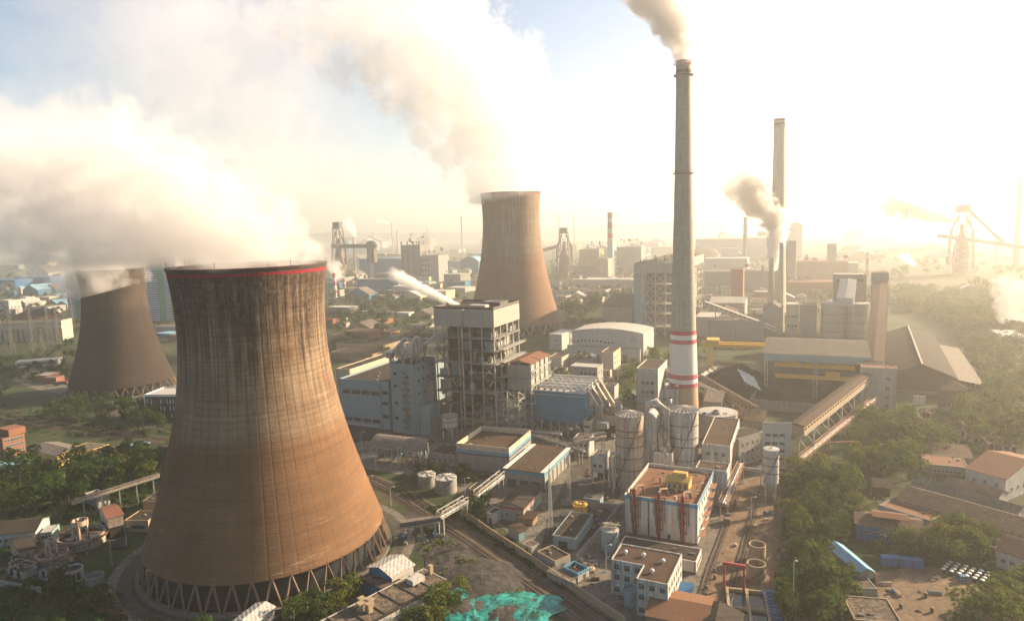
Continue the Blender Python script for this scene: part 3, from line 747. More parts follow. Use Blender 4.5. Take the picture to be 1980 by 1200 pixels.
# ------------------------------------------------------------------ vegetation
def leaf_mat(name, c0, c1, c2):
    t = NT(name); g = t.n('ShaderNodeNewGeometry'); oi = t.n('ShaderNodeObjectInfo')
    r = g.outputs['Random Per Island']
    n = t.noise(t.pos(), .35, 3, .6)
    f = t.math('ADD', t.math('MULTIPLY', r, .5), t.math('MULTIPLY', n, .5))
    c = t.mix(t.mr(f, .25, .55), c0, c1); c = t.mix(t.mr(f, .6, .85), c, c2)
    c = t.mix(t.math('MULTIPLY', oi.outputs['Random'], .8), c, [v*q for v, q in zip(c1, (1.3, 1.0, .7))])
    d = t.n('ShaderNodeBsdfDiffuse'); tr = t.n('ShaderNodeBsdfTranslucent'); ms = t.n('ShaderNodeMixShader'); ms.inputs[0].default_value = .25
    t.l(c, d.inputs[0]); t.l(t.mix(.5, c, [v*1.6 for v in c2]), tr.inputs[0]); t.l(d.outputs[0], ms.inputs[1]); t.l(tr.outputs[0], ms.inputs[2]); t.l(ms.outputs[0], t.out.inputs[0])
    M[name] = t.mat
leaf_mat('leaf_dark', (.010,.026,.010), (.024,.052,.016), (.065,.10,.026))
leaf_mat('leaf_light', (.03,.055,.012), (.075,.10,.022), (.14,.15,.04))
leaf_mat('leaf_warm', (.018,.042,.012), (.055,.090,.020), (.12,.15,.035))
plain('bark', (.07,.05,.035), .95)
def crown_mesh(mb, r, cx, cy, cz, R0, Hc, nl, n, q):
    lobes = []
    for i in range(nl):
        a = r.uniform(0, 6.283); k = r.uniform(.2, .78); z = r.uniform(-.32, .46)
        lobes.append((cx + R0*k*math.cos(a), cy + R0*k*math.sin(a), cz + Hc*z, R0*r.uniform(.24, .48)))
    lobes.append((cx, cy, cz + Hc*.12, R0*.6))
    for i in range(n):
        lx, ly, lz, lr = r.choice(lobes)
        v = Vector((r.gauss(0, 1), r.gauss(0, 1), r.gauss(.25, 1))).normalized()
        rr = lr*r.uniform(.62, 1.08)**.6
        p = Vector((lx, ly, lz)) + Vector((v.x*rr, v.y*rr, v.z*rr*Hc/R0*.62))
        nrm = (v + Vector((r.uniform(-.8, .8), r.uniform(-.8, .8), r.uniform(-.5, .9)))).normalized()
        a = nrm.orthogonal().normalized(); b = nrm.cross(a); th = r.uniform(0, 6.283); a, b = a*math.cos(th)+b*math.sin(th), b*math.cos(th)-a*math.sin(th)
        s = q*r.uniform(.6, 1.35); bend = nrm*s*.3
        mb.add([p-a*s, p-b*s*.55-bend, p+a*s, p+b*s*.6+bend*.3], [(0,1,2,3)])
def make_tree(seed, R0, H, mat, n=560, q=.5, trunk=.33):
    r = random.Random(seed); root = thing('tree', '', 'tree', (0,0,0))
    m = MB(); m.tube([(0,0,0), (.1,0,H*.2), (.15,.1,H*.42), (0,.1,H*.7)], [.32, .26, .2, .08], 8)
    for i in range(5):
        a = i*1.257 + r.uniform(-.4, .4); z = H*r.uniform(.25, .42); m.tube([(.1,0,z), (math.cos(a)*R0*.35, math.sin(a)*R0*.35, z+H*.16), (math.cos(a)*R0*.62, math.sin(a)*R0*.62, z+H*.26)], [.16, .11, .04], 6)
    m.build('trunk', 'bark', root)
    m = MB(); crown_mesh(m, r, 0, 0, H*.58, R0, H*.8, 9, n, q); m.build('crown', mat, root)
    return root
def make_poplar(seed, R0, H, mat, n=420):
    r = random.Random(seed); root = thing('tree', '', 'tree', (0,0,0))
    m = MB(); m.tube([(0,0,0), (0,0,H*.5), (0,0,H*.9)], [.25, .16, .04], 8); m.build('trunk', 'bark', root)
    m = MB()
    for k in range(6): crown_mesh(m, r, r.uniform(-.3,.3), r.uniform(-.3,.3), H*(.25+.12*k), R0*(1-.1*k), H*.3, 3, n//6, .42)
    m.build('crown', mat, root); return root
PROTO = []; USED = set()
for i in range(5): PROTO.append(make_tree(20+i, 4.4+.35*i, 8.4+.6*i, 'leaf_dark', 620, .5))
for i in range(4): PROTO.append(make_tree(40+i, 4.6+.4*i, 8.2+.7*i, 'leaf_light' if i == 2 else 'leaf_warm', 620, .5))
for i in range(2): PROTO.append(make_poplar(60+i, 2.2, 11+i, 'leaf_dark'))
DARK, WARM, TALL = [0,1,2,3,4], [5,6,7,8], [9,10]
TREES = [0]
def inside(x, y, pg):
    c = False; j = len(pg)-1
    for i in range(len(pg)):
        if (pg[i][1] > y) != (pg[j][1] > y) and x < (pg[j][0]-pg[i][0])*(y-pg[i][1])/(pg[j][1]-pg[i][1]) + pg[i][0]: c = not c
        j = i
    return c
def put_tree(k, p, s, label, group, rz=None):
    src = PROTO[k]; rot = rnd.uniform(0, 360) if rz is None else rz; sc = (s*rnd.uniform(.85, 1.15), s*rnd.uniform(.85, 1.15), s*rnd.uniform(.85, 1.15))
    if k not in USED:
        USED.add(k); o = src; o.location = p; o.rotation_euler = (0, 0, R(rot)); o.scale = sc; o['label'] = label; o['group'] = group
    else: o = dup(src, p, rot, label, group, sc)
    TREES[0] += 1; return o
def grove(label, group, pg, n, kinds=DARK, s=(.8, 1.25), seed=0, mind=5.0):
    r = random.Random(seed*7+3); w = [gp(x, y) for x, y in pg]; wp = [(a.x, a.y) for a in w]
    x0, x1 = min(a[0] for a in wp), max(a[0] for a in wp); y0, y1 = min(a[1] for a in wp), max(a[1] for a in wp)
    pts = []; tries = 0
    while len(pts) < n and tries < 6000:
        tries += 1; x, y = r.uniform(x0, x1), r.uniform(y0, y1)
        if not inside(x, y, wp): continue
        md = mind*(1 if tries < 3000 else .6)
        if any((x-a)**2 + (y-b)**2 < md*md for a, b in pts): continue
        pts.append((x, y)); put_tree(r.choice(kinds), (x, y, -.1), r.uniform(*s), label, group)
def bushes(label, pg, n, mat='leaf_dark', seed=0, s=(.5, 1.6), name='undergrowth', nq=26, q=.38):
    """low tangled growth nobody could count: one object"""
    r = random.Random(seed*13+5); w = [gp(x, y) for x, y in pg]; wp = [(a.x, a.y) for a in w]
    x0, x1 = min(a[0] for a in wp), max(a[0] for a in wp); y0, y1 = min(a[1] for a in wp), max(a[1] for a in wp)
    m = MB(); k = 0; tr = 0
    while k < n and tr < n*60:
        tr += 1; x, y = r.uniform(x0, x1), r.uniform(y0, y1)
        if not inside(x, y, wp): continue
        k += 1; sz = r.uniform(*s)
        for i in range(nq):
            v = Vector((r.gauss(0, .6), r.gauss(0, .6), abs(r.gauss(0, .6)))); p = Vector((x, y, 0)) + v*sz
            nn = Vector((r.uniform(-1, 1), r.uniform(-1, 1), r.uniform(0, 1.4))).normalized(); a = nn.orthogonal().normalized(); b = nn.cross(a); t = q*sz**.5*r.uniform(.7, 1.4)
            m.add([p-a*t, p-b*t*.6, p+a*t, p+b*t*.6], [(0,1,2,3)])
    o = m.build(name, mat); tag(o, label, 'undergrowth', kind='stuff'); return o
# ------------------------------------------------------------------ the power block in the middle
# boiler house: open steel frame under a clad head
b = Bd(); P, b.H, b.yaw, b.W, b.D = frame_at((841, 597), 953, yb=832, xb=1001)
b.P = Vector((P.x, P.y, 0)); b.root = thing('boiler_house', 'tall open steel boiler house with a pale clad top beside the blue filter house', 'boiler house', b.P, b.yaw)
Hc = b.H*.865; zs = [b.H*f for f in (.0, .12, .25, .345, .46, .58, .68, .775, .865)]
steel_frame(b.root, b.W, b.D, zs, 5, 4, cw=.55, seed=5, ext=2.2, railm='steel_grey', bm='steel_dark', bw=.24)
m = MB(); m.box(-.6, -.6, Hc, b.W*.49, b.D+.6, b.H); m.box(b.W*.51, -.6, Hc, b.W+.6, b.D+.6, b.H); m.box(b.W*.49, -.1, Hc, b.W*.51, b.D, b.H-.3); m.build('head_cladding', 'w_clad', b.root)
m = MB(); m.box(.2, .2, b.H+.01, b.W*.48, b.D-.2, b.H+.25); m.box(b.W*.52, .2, b.H+.01, b.W-.2, b.D-.2, b.H+.25); m.build('roof', 'r_dark', b.root)
m = MB()
for x0, y0, x1, y1 in ((-.6,-.6,b.W+.6,-.3), (-.6,b.D+.3,b.W+.6,b.D+.6), (-.6,-.3,-.3,b.D+.3), (b.W+.3,-.3,b.W+.6,b.D+.3)): m.box(x0, y0, b.H+.3, x1, y1, b.H+1.5)
m.build('parapet', 'steel_dark', b.root)
m = MB(); m.box(b.W*.52, b.D*.15, b.H+.26, b.W*.8, b.D*.3, b.H+1.8); m.build('roof_vent', 'r_light', b.root)
m = MB(); m.box(b.W*.56, b.D*.5, b.H+.26, b.W*.9, b.D*.85, b.H+2.2); m.build('roof_vent', 'steel_dark', b.root)
m = MB(); m.box(b.W*.14, b.D*.18, 6, b.W*.86, b.D*.85, Hc-1); m.build('boiler', 'dark_in', b.root)  # boiler core coloured near-black to paint the shade inside the frame
rp = random.Random(3)
for k in range(1, 8):
    for i in range(5):
        if rp.random() < .42:
            bx(b, 'bay_panel', rp.choice(('w_greyclad', 'steel_dark', 'w_grey', 'w_bluegrey')), b.W*i/5+.35, b.D*.06, zs[k]+.05, b.W*(i+1)/5-.35, b.D*.06+.2, zs[k]+(zs[k+1]-zs[k])*rp.choice((.45, .7, .9)))
    for j in range(4):
        if rp.random() < .4: bx(b, 'bay_panel', rp.choice(('w_greyclad', 'w_grey', 'w_clad')), b.W*.95, b.D*j/4+.35, zs[k]+.05, b.W*.95+.2, b.D*(j+1)/4-.35, zs[k]+(zs[k+1]-zs[k])*rp.choice((.5, .85)))
clutter(b.root, .8, .6, 2, b.W-.8, b.D*.17, Hc-2, 64, 8, smin=.8, smax=3.6, mats=('steel_grey', 'steel_dark', 'dark_in', 'w_grey', 'rust_steel'))  # dark equipment tones deepen the painted interior shade
clutter(b.root, b.W*.87, 1, 2, b.W-.5, b.D-1, Hc-2, 26, 9, smin=.8, smax=3)
m = MB(); m.tube([(b.W*.47, -.9, 3), (b.W*.47, -.9, Hc+2)], .5, 10); m.build('downpipe', 'w_rust', b.root)
for i, z in enumerate(zs[2:7]):
    m = MB(); m.box(b.W+.5, b.D*.1, z, b.W+4.2, b.D*1.02, z+.25); rail(m, [(b.W+4.1, b.D*.1), (b.W+4.1, b.D*1.02)], z+.25); m.build('gallery', 'steel_pale', b.root)
BH = b
# turbine hall and the office block
b = bld('turbine_hall', 'long low blue-grey turbine hall with two bands of dark glazing', 'turbine hall', (655, 731), 752, yb=822, xb=None, dep=62, wm='w_bluegrey', rm='r_dark', par=1.2)
for z in (.13, .70):
    for i in range(4):
        window(b.root, (b.W*(.09+.19*i)+2, 0, b.H*z), 'f', b.W*.165, 2.2, bars=4, frame='steel_grey', name='window_band')
bx(b, 'trim_band', 'steel_grey', -.1, -.3, b.H*.80, b.W*.8, 0, b.H*.80+.5); bx(b, 'downpipe', 'steel_grey', b.W*.82, -.4, 0, b.W*.82+.5, 0, b.H-1)
bx(b, 'pipe', 'silver', b.W*.1, -.9, 1.6, b.W*.78, -.3, 2.2)
for x in (.86,):
    for z in (.25, .52, .74): window(b.root, (b.W*.91, 0, b.H*z), 'f', 4, 2, bars=2, frame='steel_grey')
TH = b
b = bld('office_block', 'taller blue-grey block with rusty stair stack climbing its front wall', 'block', (753, 702), 801, yb=836, xb=842, wm='w_bluegrey', rm='r_dark', par=.9)
wins(b, 'f', (.2, .42, .66, .84), 1, 2.3, 1.7, .05, .35, frame='steel_grey')
wins(b, 'r', (.55, .74, .9), 4, 2.2, 1.6, .05, .95, frame='steel_grey')
for k in range(9):
    z = b.H*(.1+.09*k); m = MB(); m.box(b.W*.5, -2, z, b.W*.78, -.02, z+.2); rail(m, [(b.W*.5, -1.95), (b.W*.78, -1.95)], z+.2); m.beam((b.W*(.5 if k % 2 else .78), -1, z), (b.W*(.78 if k % 2 else .5), -1, z+b.H*.09), .8, .15); m.build('stair_landing', 'rust_steel', b.root)
m = MB(); m.box(b.W*.38, -7, 0, b.W+6, -.02, b.H*.36); 
bx(b, 'side_annex', 'w_bluegrey', b.W+.02, 2, 0, b.W+7, b.D*.75, b.H*.40); bx(b, 'lift_housing', 'w_grey', b.W+.02, b.D*.5, b.H*.42, b.W+4, b.D*.7, b.H*.68)
# process vessels on its roof
for i, (x, y, s) in enumerate(((.3, .25, 1.5), (.62, .3, 1.2), (.75, .55, 1.6), (.35, .7, 1.3), (.7, .85, 1.4))):
    m = MB(); X, Y = b.W*x, b.D*y; m.lathe([(s*.3, b.H-.8), (s*.35, b.H+2.5), (s, b.H+5), (s, b.H+9+i % 3), (s*.7, b.H+10+i % 3), (.01, b.H+10.3+i % 3)], 14, X, Y); m.build('cyclone_vessel', 'silver' if i % 2 else 'steel_pale', b.root)
for i, (x, y, x2, y2) in enumerate(((.1, .2, .4, .3), (.5, .2, .7, .5), (.8, .5, 1.2, .8))):
    m = MB(); m.tube([(b.W*x-2, b.D*y, b.H-.6), (b.W*x-2, b.D*y, b.H+6), (b.W*x2, b.D*y2, b.H+13), (b.W*x2+2, b.D*y2, b.H+12)], .75, 10); m.build('duct', 'silver', b.root)
m = MB(); m.lathe([(.8, b.H-.6), (.8, b.H+2), (2.4, b.H+2.6), (2.4, b.H+5), (2.9, b.H+5.2), (2.9, b.H+5.6), (.01, b.H+6)], 18, -1.2, 3); m.build('cyclone_vessel', 'steel_pale', b.root)
clutter(b.root, 0, 1, b.H-.7, b.W, b.D-1, b.H+9, 18, 4, smin=.4, smax=1.6)
b = bld('long_shed', 'narrow cream-walled hall running back behind the turbine hall', 'hall', (650, 712), 676, yb=797, xb=764, wm='w_cream', rm='r_dark', par=.6)
# coal transfer tower with rusty red roofs
b = Bd(); P, b.H, b.yaw, b.W, b.D = frame_at((982, 702), 1026, yb=836, xb=1062)
b.root = thing('transfer_tower', 'lattice-braced steel tower with red roofs between boiler house and filter house', 'tower', (P.x, P.y, 0), b.yaw)
zs = [b.H*f for f in (0, .15, .3, .45, .6, .7, .8, .9, 1.0)]
steel_frame(b.root, b.W, b.D, zs, 2, 4, cw=.5, seed=15, ext=1.0, bw=.3)
m = MB(); m.box(.4, .4, b.H*.62, b.W-.4, b.D-.4, b.H*.98); m.build('cladding', 'w_clad', b.root)
for y0, y1 in ((0, .42), (.46, 1)):
    m = MB(); m.extr_y([(-.6, b.H), (b.W*.5, b.H+1.8), (b.W+.6, b.H), (b.W+.6, b.H+.2), (b.W*.5, b.H+2), (-.6, b.H+.2)], b.D*y0, b.D*y1); m.build('roof', 'r_red', b.root)
clutter(b.root, .4, .4, 1, b.W-.4, b.D*.5, b.H*.6, 14, 77)
b = Bd(); P, b.H, b.yaw, b.W, b.D = frame_at((974, 746), 1016, yb=836, dep=9)
b.root = thing('pipe_tower', 'white cross-braced steel trestle tower in front of the red-roofed tower', 'tower', (P.x, P.y-0, 0), b.yaw); b.root.location -= axes(b.yaw)[1]*10
zs = [b.H*f for f in (0, .16, .33, .5, .66, .83, 1.0)]
steel_frame(b.root, b.W, b.D, zs, 2, 1, cw=.45, seed=25, slab=False, bw=.28, ext=.4)
for k in range(5):
    m = MB(); xbrace(m, (b.W*.5, 0), (b.W, 0), zs[k], zs[k+1], .28); m.build('brace', 'steel_pale', b.root)
# blue filter house
b = Bd(); P, b.H, b.yaw, b.W, b.D = frame_at((1030, 755), 1131, yb=837, xb=1166)
b.root = thing('filter_house', 'big blue clad filter house with white pipes all over its roof', 'filter house', (P.x, P.y, 0), b.yaw)
z0 = b.H*.27; zk = b.H*.55
m = MB(); m.extr_x([(0, z0+1.5), (0, b.H), (b.D, b.H), (b.D, z0+1.5)], 0, b.W)
m.build('casing', 'w_blue', b.root)
n = 6
for i in range(n):
    x0, x1 = b.W*i/n, b.W*(i+1)/n
    m = MB(); m.hexa([(x0+1.6, 2.5, z0-2.5), (x1-1.6, 2.5, z0-2.5), (x1-1.6, b.D*.4, z0-2.5), (x0+1.6, b.D*.4, z0-2.5)], [(x0, .02, z0+1.49), (x1, .02, z0+1.49), (x1, b.D*.5, z0+1.49), (x0, b.D*.5, z0+1.49)]); m.build('hopper', 'w_blue', b.root)
for i in range(7):
    for y in (.3, b.D-.3):
        m = MB(); m.beam((b.W*i/6, y, 0), (b.W*i/6, y, z0+1.4), .5); m.build('leg', 'steel_pale', b.root)
m = MB(); 
for i in range(6): xbrace(m, (b.W*i/6, .3), (b.W*(i+1)/6, .3), .5, z0-.2, .22, i % 3)
m.build('brace', 'steel_pale', b.root)
for s in (0, 1):      # flared side casings
    X = b.W if s else 0; e = 4.5 if s else -4.5
    m = MB(); m.hexa([(X, 1, z0+3), (X+e*.05, 1, z0+3), (X+e*.05, b.D-1, z0+3), (X, b.D-1, z0+3)] if s else [(X+e*.05, 1, z0+3), (X, 1, z0+3), (X, b.D-1, z0+3), (X+e*.05, b.D-1, z0+3)],
        [(X, 1, zk+2), (X+e, 1, zk+2), (X+e, b.D-1, zk+2), (X, b.D-1, zk+2)] if s else [(X+e, 1, zk+2), (X, 1, zk+2), (X, b.D-1, zk+2), (X+e, b.D-1, zk+2)]); m.build('flared_casing', 'w_blue', b.root)
bx(b, 'roof', 'r_light', .2, .2, b.H+.01, b.W-.2, b.D-.2, b.H+.3); bx(b, 'trim_band', 'steel_pale', -.2, -.25, b.H-1.6, b.W+.2, -.02, b.H-1.2)
r = random.Random(5)
for j in range(5):
    m = MB(); y = b.D*(.12+.19*j); m.tube([(1, y, b.H+2.2), (b.W-1, y, b.H+2.2)], .55, 10); m.build('header_pipe', 'white_paint', b.root)
    for i in range(8):
        x = b.W*(i+.5)/8; m = MB(); m.tube([(x, y-1.6, b.H+.2), (x, y-1.6, b.H+1.6+r.random()), (x, y+.1, b.H+2.4)], .3, 8); m.lathe([(.55, b.H+.3), (.55, b.H+1.3), (.01, b.H+1.7)], 10, x+.8, y-1.6); m.build('valve_pipe', 'white_paint' if r.random() < .7 else 'w_rust', b.root)
for i in range(4):
    y = b.D*(.15+.22*i); m = MB(); m.hexa([(b.W+.1, y, zk+2), (b.W+7, y+.2, z0+3), (b.W+7, y+2.2, z0+3), (b.W+.1, y+2.4, zk+2)][::1], [(b.W+.1, y, b.H+1), (b.W+8.6, y+.2, z0+4.6), (b.W+8.6, y+2.2, z0+4.6), (b.W+.1, y+2.4, b.H+1)]); m.build('outlet_duct', 'w_rust', b.root)
bx(b, 'outlet_manifold', 'w_grey', b.W+5.5, -1, z0, b.W+12, b.D*.9, z0+3)
FH = b
b = bld('fan_house', 'rusty grey fan house with ducts beside the blue filter house', 'fan house', (1143, 800), 1196, yb=842, dep=17, wm='w_rust', rm='r_brown', par=.5)
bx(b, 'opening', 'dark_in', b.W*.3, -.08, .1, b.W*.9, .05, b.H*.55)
clutter(b.root, 0, .5, b.H-.3, b.W, b.D, b.H+5, 14, 31, mats=('w_rust', 'steel_grey', 'w_grey', 'silver'), smin=1, smax=3.4)
clutter(b.root, 0, -3, .05, b.W*.9, -.4, 5, 9, 32, smin=.6, smax=2)
b = bld('lean_building', 'dark open-fronted bay left of the rusty silo', 'shed', (1128, 812), 1142, yb=852, dep=14, wm='w_grey', rm='r_dark')
wins(b, 'f', (.3, .65), 2, 1.6, 1.4, frame='steel_grey')
# front row of halls
b = bld('workshop_hall', 'cream parapet hall with a blue band round its dark flat roof', 'hall', (882, 856), 984, yb=907, yr=866, xb=1026, wm='w_grey', rm='r_brown', par=2.6, parm='w_cream')
band(b, b.H-4.0, b.H-2.65, 'blue_trim'); band(b, b.H-4.7, b.H-4.02, 'steel_dark', .25)
for i in range(9): bx(b, 'pilaster', 'steel_grey', b.W*i/8.2, -.22, 0, b.W*i/8.2+.35, 0, b.H-4.8)
vents(b, 2, z=b.H-2.4, seed=3)
b = Bd(); P, b.H, b.yaw, b.W, b.D = frame_at((715, 862), 812, yb=891, dep=14)
b.root = thing('arched_canopy', 'open-sided barrel-roofed canopy on thin white posts', 'canopy', (P.x, P.y, 0), b.yaw)
n = 12; pr = [(b.D*i/n, b.H + 3.6*(1-(2*i/n-1)**2)) for i in range(n+1)]
m = MB(); m.extr_x(pr + [(y, z+.2) for y, z in pr[::-1]], -.5, b.W+.5); m.build('roof', 'r_steel', b.root)
for i in range(8):
    for y in (.1, b.D-.1):
        m = MB(); m.beam((b.W*i/7, y, 0), (b.W*i/7, y, b.H+.1), .3); m.build('post', 'steel_pale', b.root)
m = MB(); m.beam((0, .1, b.H-.2), (b.W, .1, b.H-.2), .3); m.build('eave_beam', 'steel_pale', b.root)
clutter(b.root, 1, 1, .05, b.W-1, b.D-1, 3.4, 14, 41, smin=.8, smax=2.4, mats=('steel_dark', 'rust_steel', 'w_grey', 'blue_trim'))
b = bld('store', 'low grey store with three dark windows left of the cream parapet hall', 'store', (829, 873), 882, yb=898, dep=13, wm='w_grey', rm='r_dark', par=.4)
wins(b, 'f', (.42,), 4, 1.6, 1.3)
b = bld('machine_shed', 'brown-roofed shed with a blue fascia and pale roof edges', 'shed', (974, 906), 1052, yb=938, xb=1102, wm='w_grey', rm='r_brown', par=.05, over=.3)
band(b, b.H-1.5, b.H-.05, 'blue_trim'); bx(b, 'roof_edge', 'white_paint', -.4, -.3, b.H+.36, 1.6, b.D, b.H+.55); bx(b, 'roof_edge', 'white_paint', b.W-1.6, -.3, b.H+.36, b.W+.4, b.D, b.H+.55)
for i in range(7): bx(b, 'pilaster', 'steel_pale', b.W+.02, b.D*i/6.5, 0, b.W+.35, b.D*i/6.5+.5, b.H-1.6)
for i in range(3): door(b, 'f', .2+.3*i, 4, 3.4)
b = bld('red_edged_house', 'small dark-roofed house with red eaves by the railway wall', 'house', (967, 976), 1012, yb=1003, yr=982, xb=1047, roof='gable', rise=1.3, wm='w_grey', rm='r_dark', axis='y')
band(b, b.H-.9, b.H-.3, 'red_trim'); wins(b, 'r', (.35,), 4, 1.3, 1.2); wins(b, 'f', (.35,), 2, 1.2, 1.2)
b = bld('hut', 'white-walled hut with a dark doorway beside the red-eaved house', 'hut', (941, 990), 955, yb=1010, yr=993, xb=970, wm='w_white', rm='r_dark', par=.3); door(b, 'f', .5, 1.4, 2.1)
b = bld('pump_house', 'dark-roofed pump house with blue-grey walls by the walled basin', 'pump house', (1068, 1033), 1113, yb=1058, yr=1040, xb=1146, wm='w_bluegrey', rm='r_dark', par=.35)
wins(b, 'r', (.45,), 6, 1.0, 1.1); door(b, 'f', .45, 3.2, 2.9, 'dark_in'); band(b, b.H-.5, b.H-.1, 'steel_pale')
b = bld('switch_house', 'small tarred-roof house set askew beside the railway track', 'house', (1038, 1064), 1073, yb=1086, yr=1084, xb=1103, wm='w_grey', rm='r_dark', par=.5, parm='w_tan'); door(b, 'r', .5, 1.6, 2.2)
b = bld('guard_hut', 'tiny hut with a bright blue fascia under a black roof', 'hut', (1088, 1094), 1117, yb=1114, yr=1108, xb=1139, wm='w_white', rm='r_dark', par=.9, parm='blue_trim'); door(b, 'r', .6, 1.2, 2.2)
b = bld('lean_to', 'low pale flat roof joined to the blue-fascia hut', 'lean-to', (1058, 1105), 1100, yb=1118, yr=1124, xb=1116, wm='w_grey', rm='r_grey', par=.05, over=.3)
b = bld('shack', 'rusty-roofed shack in the grass by the railway wall', 'shack', (982, 1018), 1003, yb=1036, yr=1028, xb=1018, roof='gable', rise=.9, wm='w_bluegrey', rm='r_brown')
# yellow tank trio, scrap-topped tank
p = gp(1122, 995); rt = thing('yellow_tank', 'cluster of yellow upright tanks in the walled basin', 'tank', p, GRID)
for i, (x, y) in enumerate(((-1.6, 0), (0, -.4), (1.6, 0))):
    m = MB(); m.lathe([(1.15, 0), (1.15, 4.4), (.6, 4.9), (.01, 5.0)], 18, x, y); m.build('vessel', 'yellow', rt)
m = MB(); m.lathe([(2.6, 4.3), (2.9, 4.3), (2.9, 4.5), (2.6, 4.5)], 20, 0, 0, smooth=False); m.build('railing', 'yellow', rt)
tk, C, r_, H_ = tank('tank', 'white round tank heaped with pale timber by the office', 'tank', 1163, 1197, 1072, 1030, 'w_bluegrey', roofm='r_light')
rr = random.Random(8)
for i in range(26):
    a = rr.uniform(0, 6.28); q = rr.uniform(0, .9)*r_; z = H_ + .5 + rr.uniform(0, 1.6); th = rr.uniform(0, 3.14); L = rr.uniform(.8, 2)
    m = MB(); m.beam((math.cos(a)*q-math.cos(th)*L, math.sin(a)*q-math.sin(th)*L, z), (math.cos(a)*q+math.cos(th)*L, math.sin(a)*q+math.sin(th)*L, z+rr.uniform(-.4, .6)), .3, .14); m.build('timber', 'w_cream', tk)
# lattice masts
for lab, px, py, pt in (('white lattice mast nearer the railway, in front of the pump house', 1065, 1028, 905), ('white lattice mast farther back, by the paved lane', 1101, 978, 880)):
    q = gp(px, py); zt = zpx(q, px, pt); lattice(lab, q, zt, 1.5, .45, n=11, bw=.05)
# red pipe block and its neighbours
b = bld('gas_plant', 'stained cream block with red riser pipes on its front wall', 'plant building', (1207, 955), 1349, yb=1030, yaw=25.5, xb=1381, wm='w_pipeblock', rm='r_orange', par=1.3)
band(b, b.H-1.5, b.H+.03, 'blue_trim', .05, faces='f')
GPB = b
ux, uy = axes(b.yaw); q = b.P + uy*(b.D+.05) + ux*b.W*.72
b2_ = bld('rear_block', 'paler taller block joined behind the red-pipe block', 'plant building', proj((q.x, q.y, b.H+.4)), 1405, H=b.H+.4, yaw=25.5, dep=9, wm='w_white', rm='r_brown', par=.5); wins(b2_, 'r', (.3, .6), 4, 1.3, 1.4)
for i, x in enumerate((.155, .49, .81)):
    m = MB(); m.tube([(b.W*x, -1.0, .2), (b.W*x, -1.0, b.H+2.6)], .62, 12); m.build('riser_pipe', 'red_pipe', b.root)
    m = MB(); m.tube([(b.W*x, -1.0, b.H+2.6), (b.W*x, 1.5, b.H+3.2), (b.W*x+1.5, 4.5, b.H+2.4), (b.W*x+1.5, 6, b.H-.5)], .4, 10); m.build('pipe_bend', 'rust_steel', b.root)
    for k in range(5):
        m = MB(); xx = b.W*x + (.9+.35*k if k % 2 else -.9-.2*k); m.tube([(xx, -.5, b.H*(.1+.12*k)), (xx, -.5, b.H+.8), (xx, 1.2, b.H+1.0)], .13, 6); m.build('small_pipe', 'rust_steel', b.root)
    for z in (.25, .5, .75):
        m = MB(); m.box(b.W*x-.9, -1.1, b.H*z, b.W*x+.9, -.02, b.H*z+.2); m.build('pipe_bracket', 'steel_dark', b.root)
bx(b, 'downpipe', 'steel_dark', b.W*.335, -.3, .2, b.W*.335+.4, 0, b.H-1.6); door(b, 'f', .62, 1.2, 2.3); 
wins(b, 'r', (.2, .5, .78), 7, 1.5, 1.5, .05, .95)
for k in range(6):
    z = b.H*(.18+.12*k); m = MB(); m.box(b.W+.02, b.D*(.05+.13*k), z, b.W+1.9, b.D*(.2+.13*k), z+.18); rail(m, [(b.W+1.85, b.D*(.05+.13*k)), (b.W+1.85, b.D*(.2+.13*k))], z+.18); m.build('stair_landing', 'orange_steel', b.root)
clutter(b.root, b.W*.05, 3, b.H-1.1, b.W*.95, b.D*.8, b.H+2.4, 22, 51, mats=('rust_steel', 'steel_grey', 'w_rust', 'steel_dark'), smin=.3, smax=1.3)
h = thing('roof_house', 'yellow rooftop house with arched openings on the red-pipe block', 'rooftop house', (0, 0, 0), b.yaw); ux, uy = axes(b.yaw); q = b.P + ux*b.W*.47 + uy*b.D*.38; h.location = (q.x, q.y, b.H-1.1)
m = MB(); m.box(0, 0, .03, 8, 5.5, 3.3); m.build('wall', 'w_yellowhouse', h); m = MB(); m.extr_x([(-.5, 3.2), (2.75, 4.5), (6, 3.2), (6, 3.45), (2.75, 4.75), (-.5, 3.45)], -.4, 8.4); m.build('roof', 'w_yellowhouse', h)
m = MB(); m.box(2, 1.5, 4.4, 7, 4, 6); m.build('roof_monitor', 'w_yellowhouse', h)
for i in range(4): window(h, (1.1+1.9*i, 0, .6), 'f', 1.0, 1.9, name='arched_opening')
b = bld('annex', 'low annex with mossy dark roof at the foot of the red-pipe block', 'annex', (1193, 1058), 1346, H=4.2, dep=9.5, yaw=GPB.yaw, wm='w_pipeblock', rm='r_dark', par=.4)
wins(b, 'r', (.4,), 3, 1.4, 1.3)
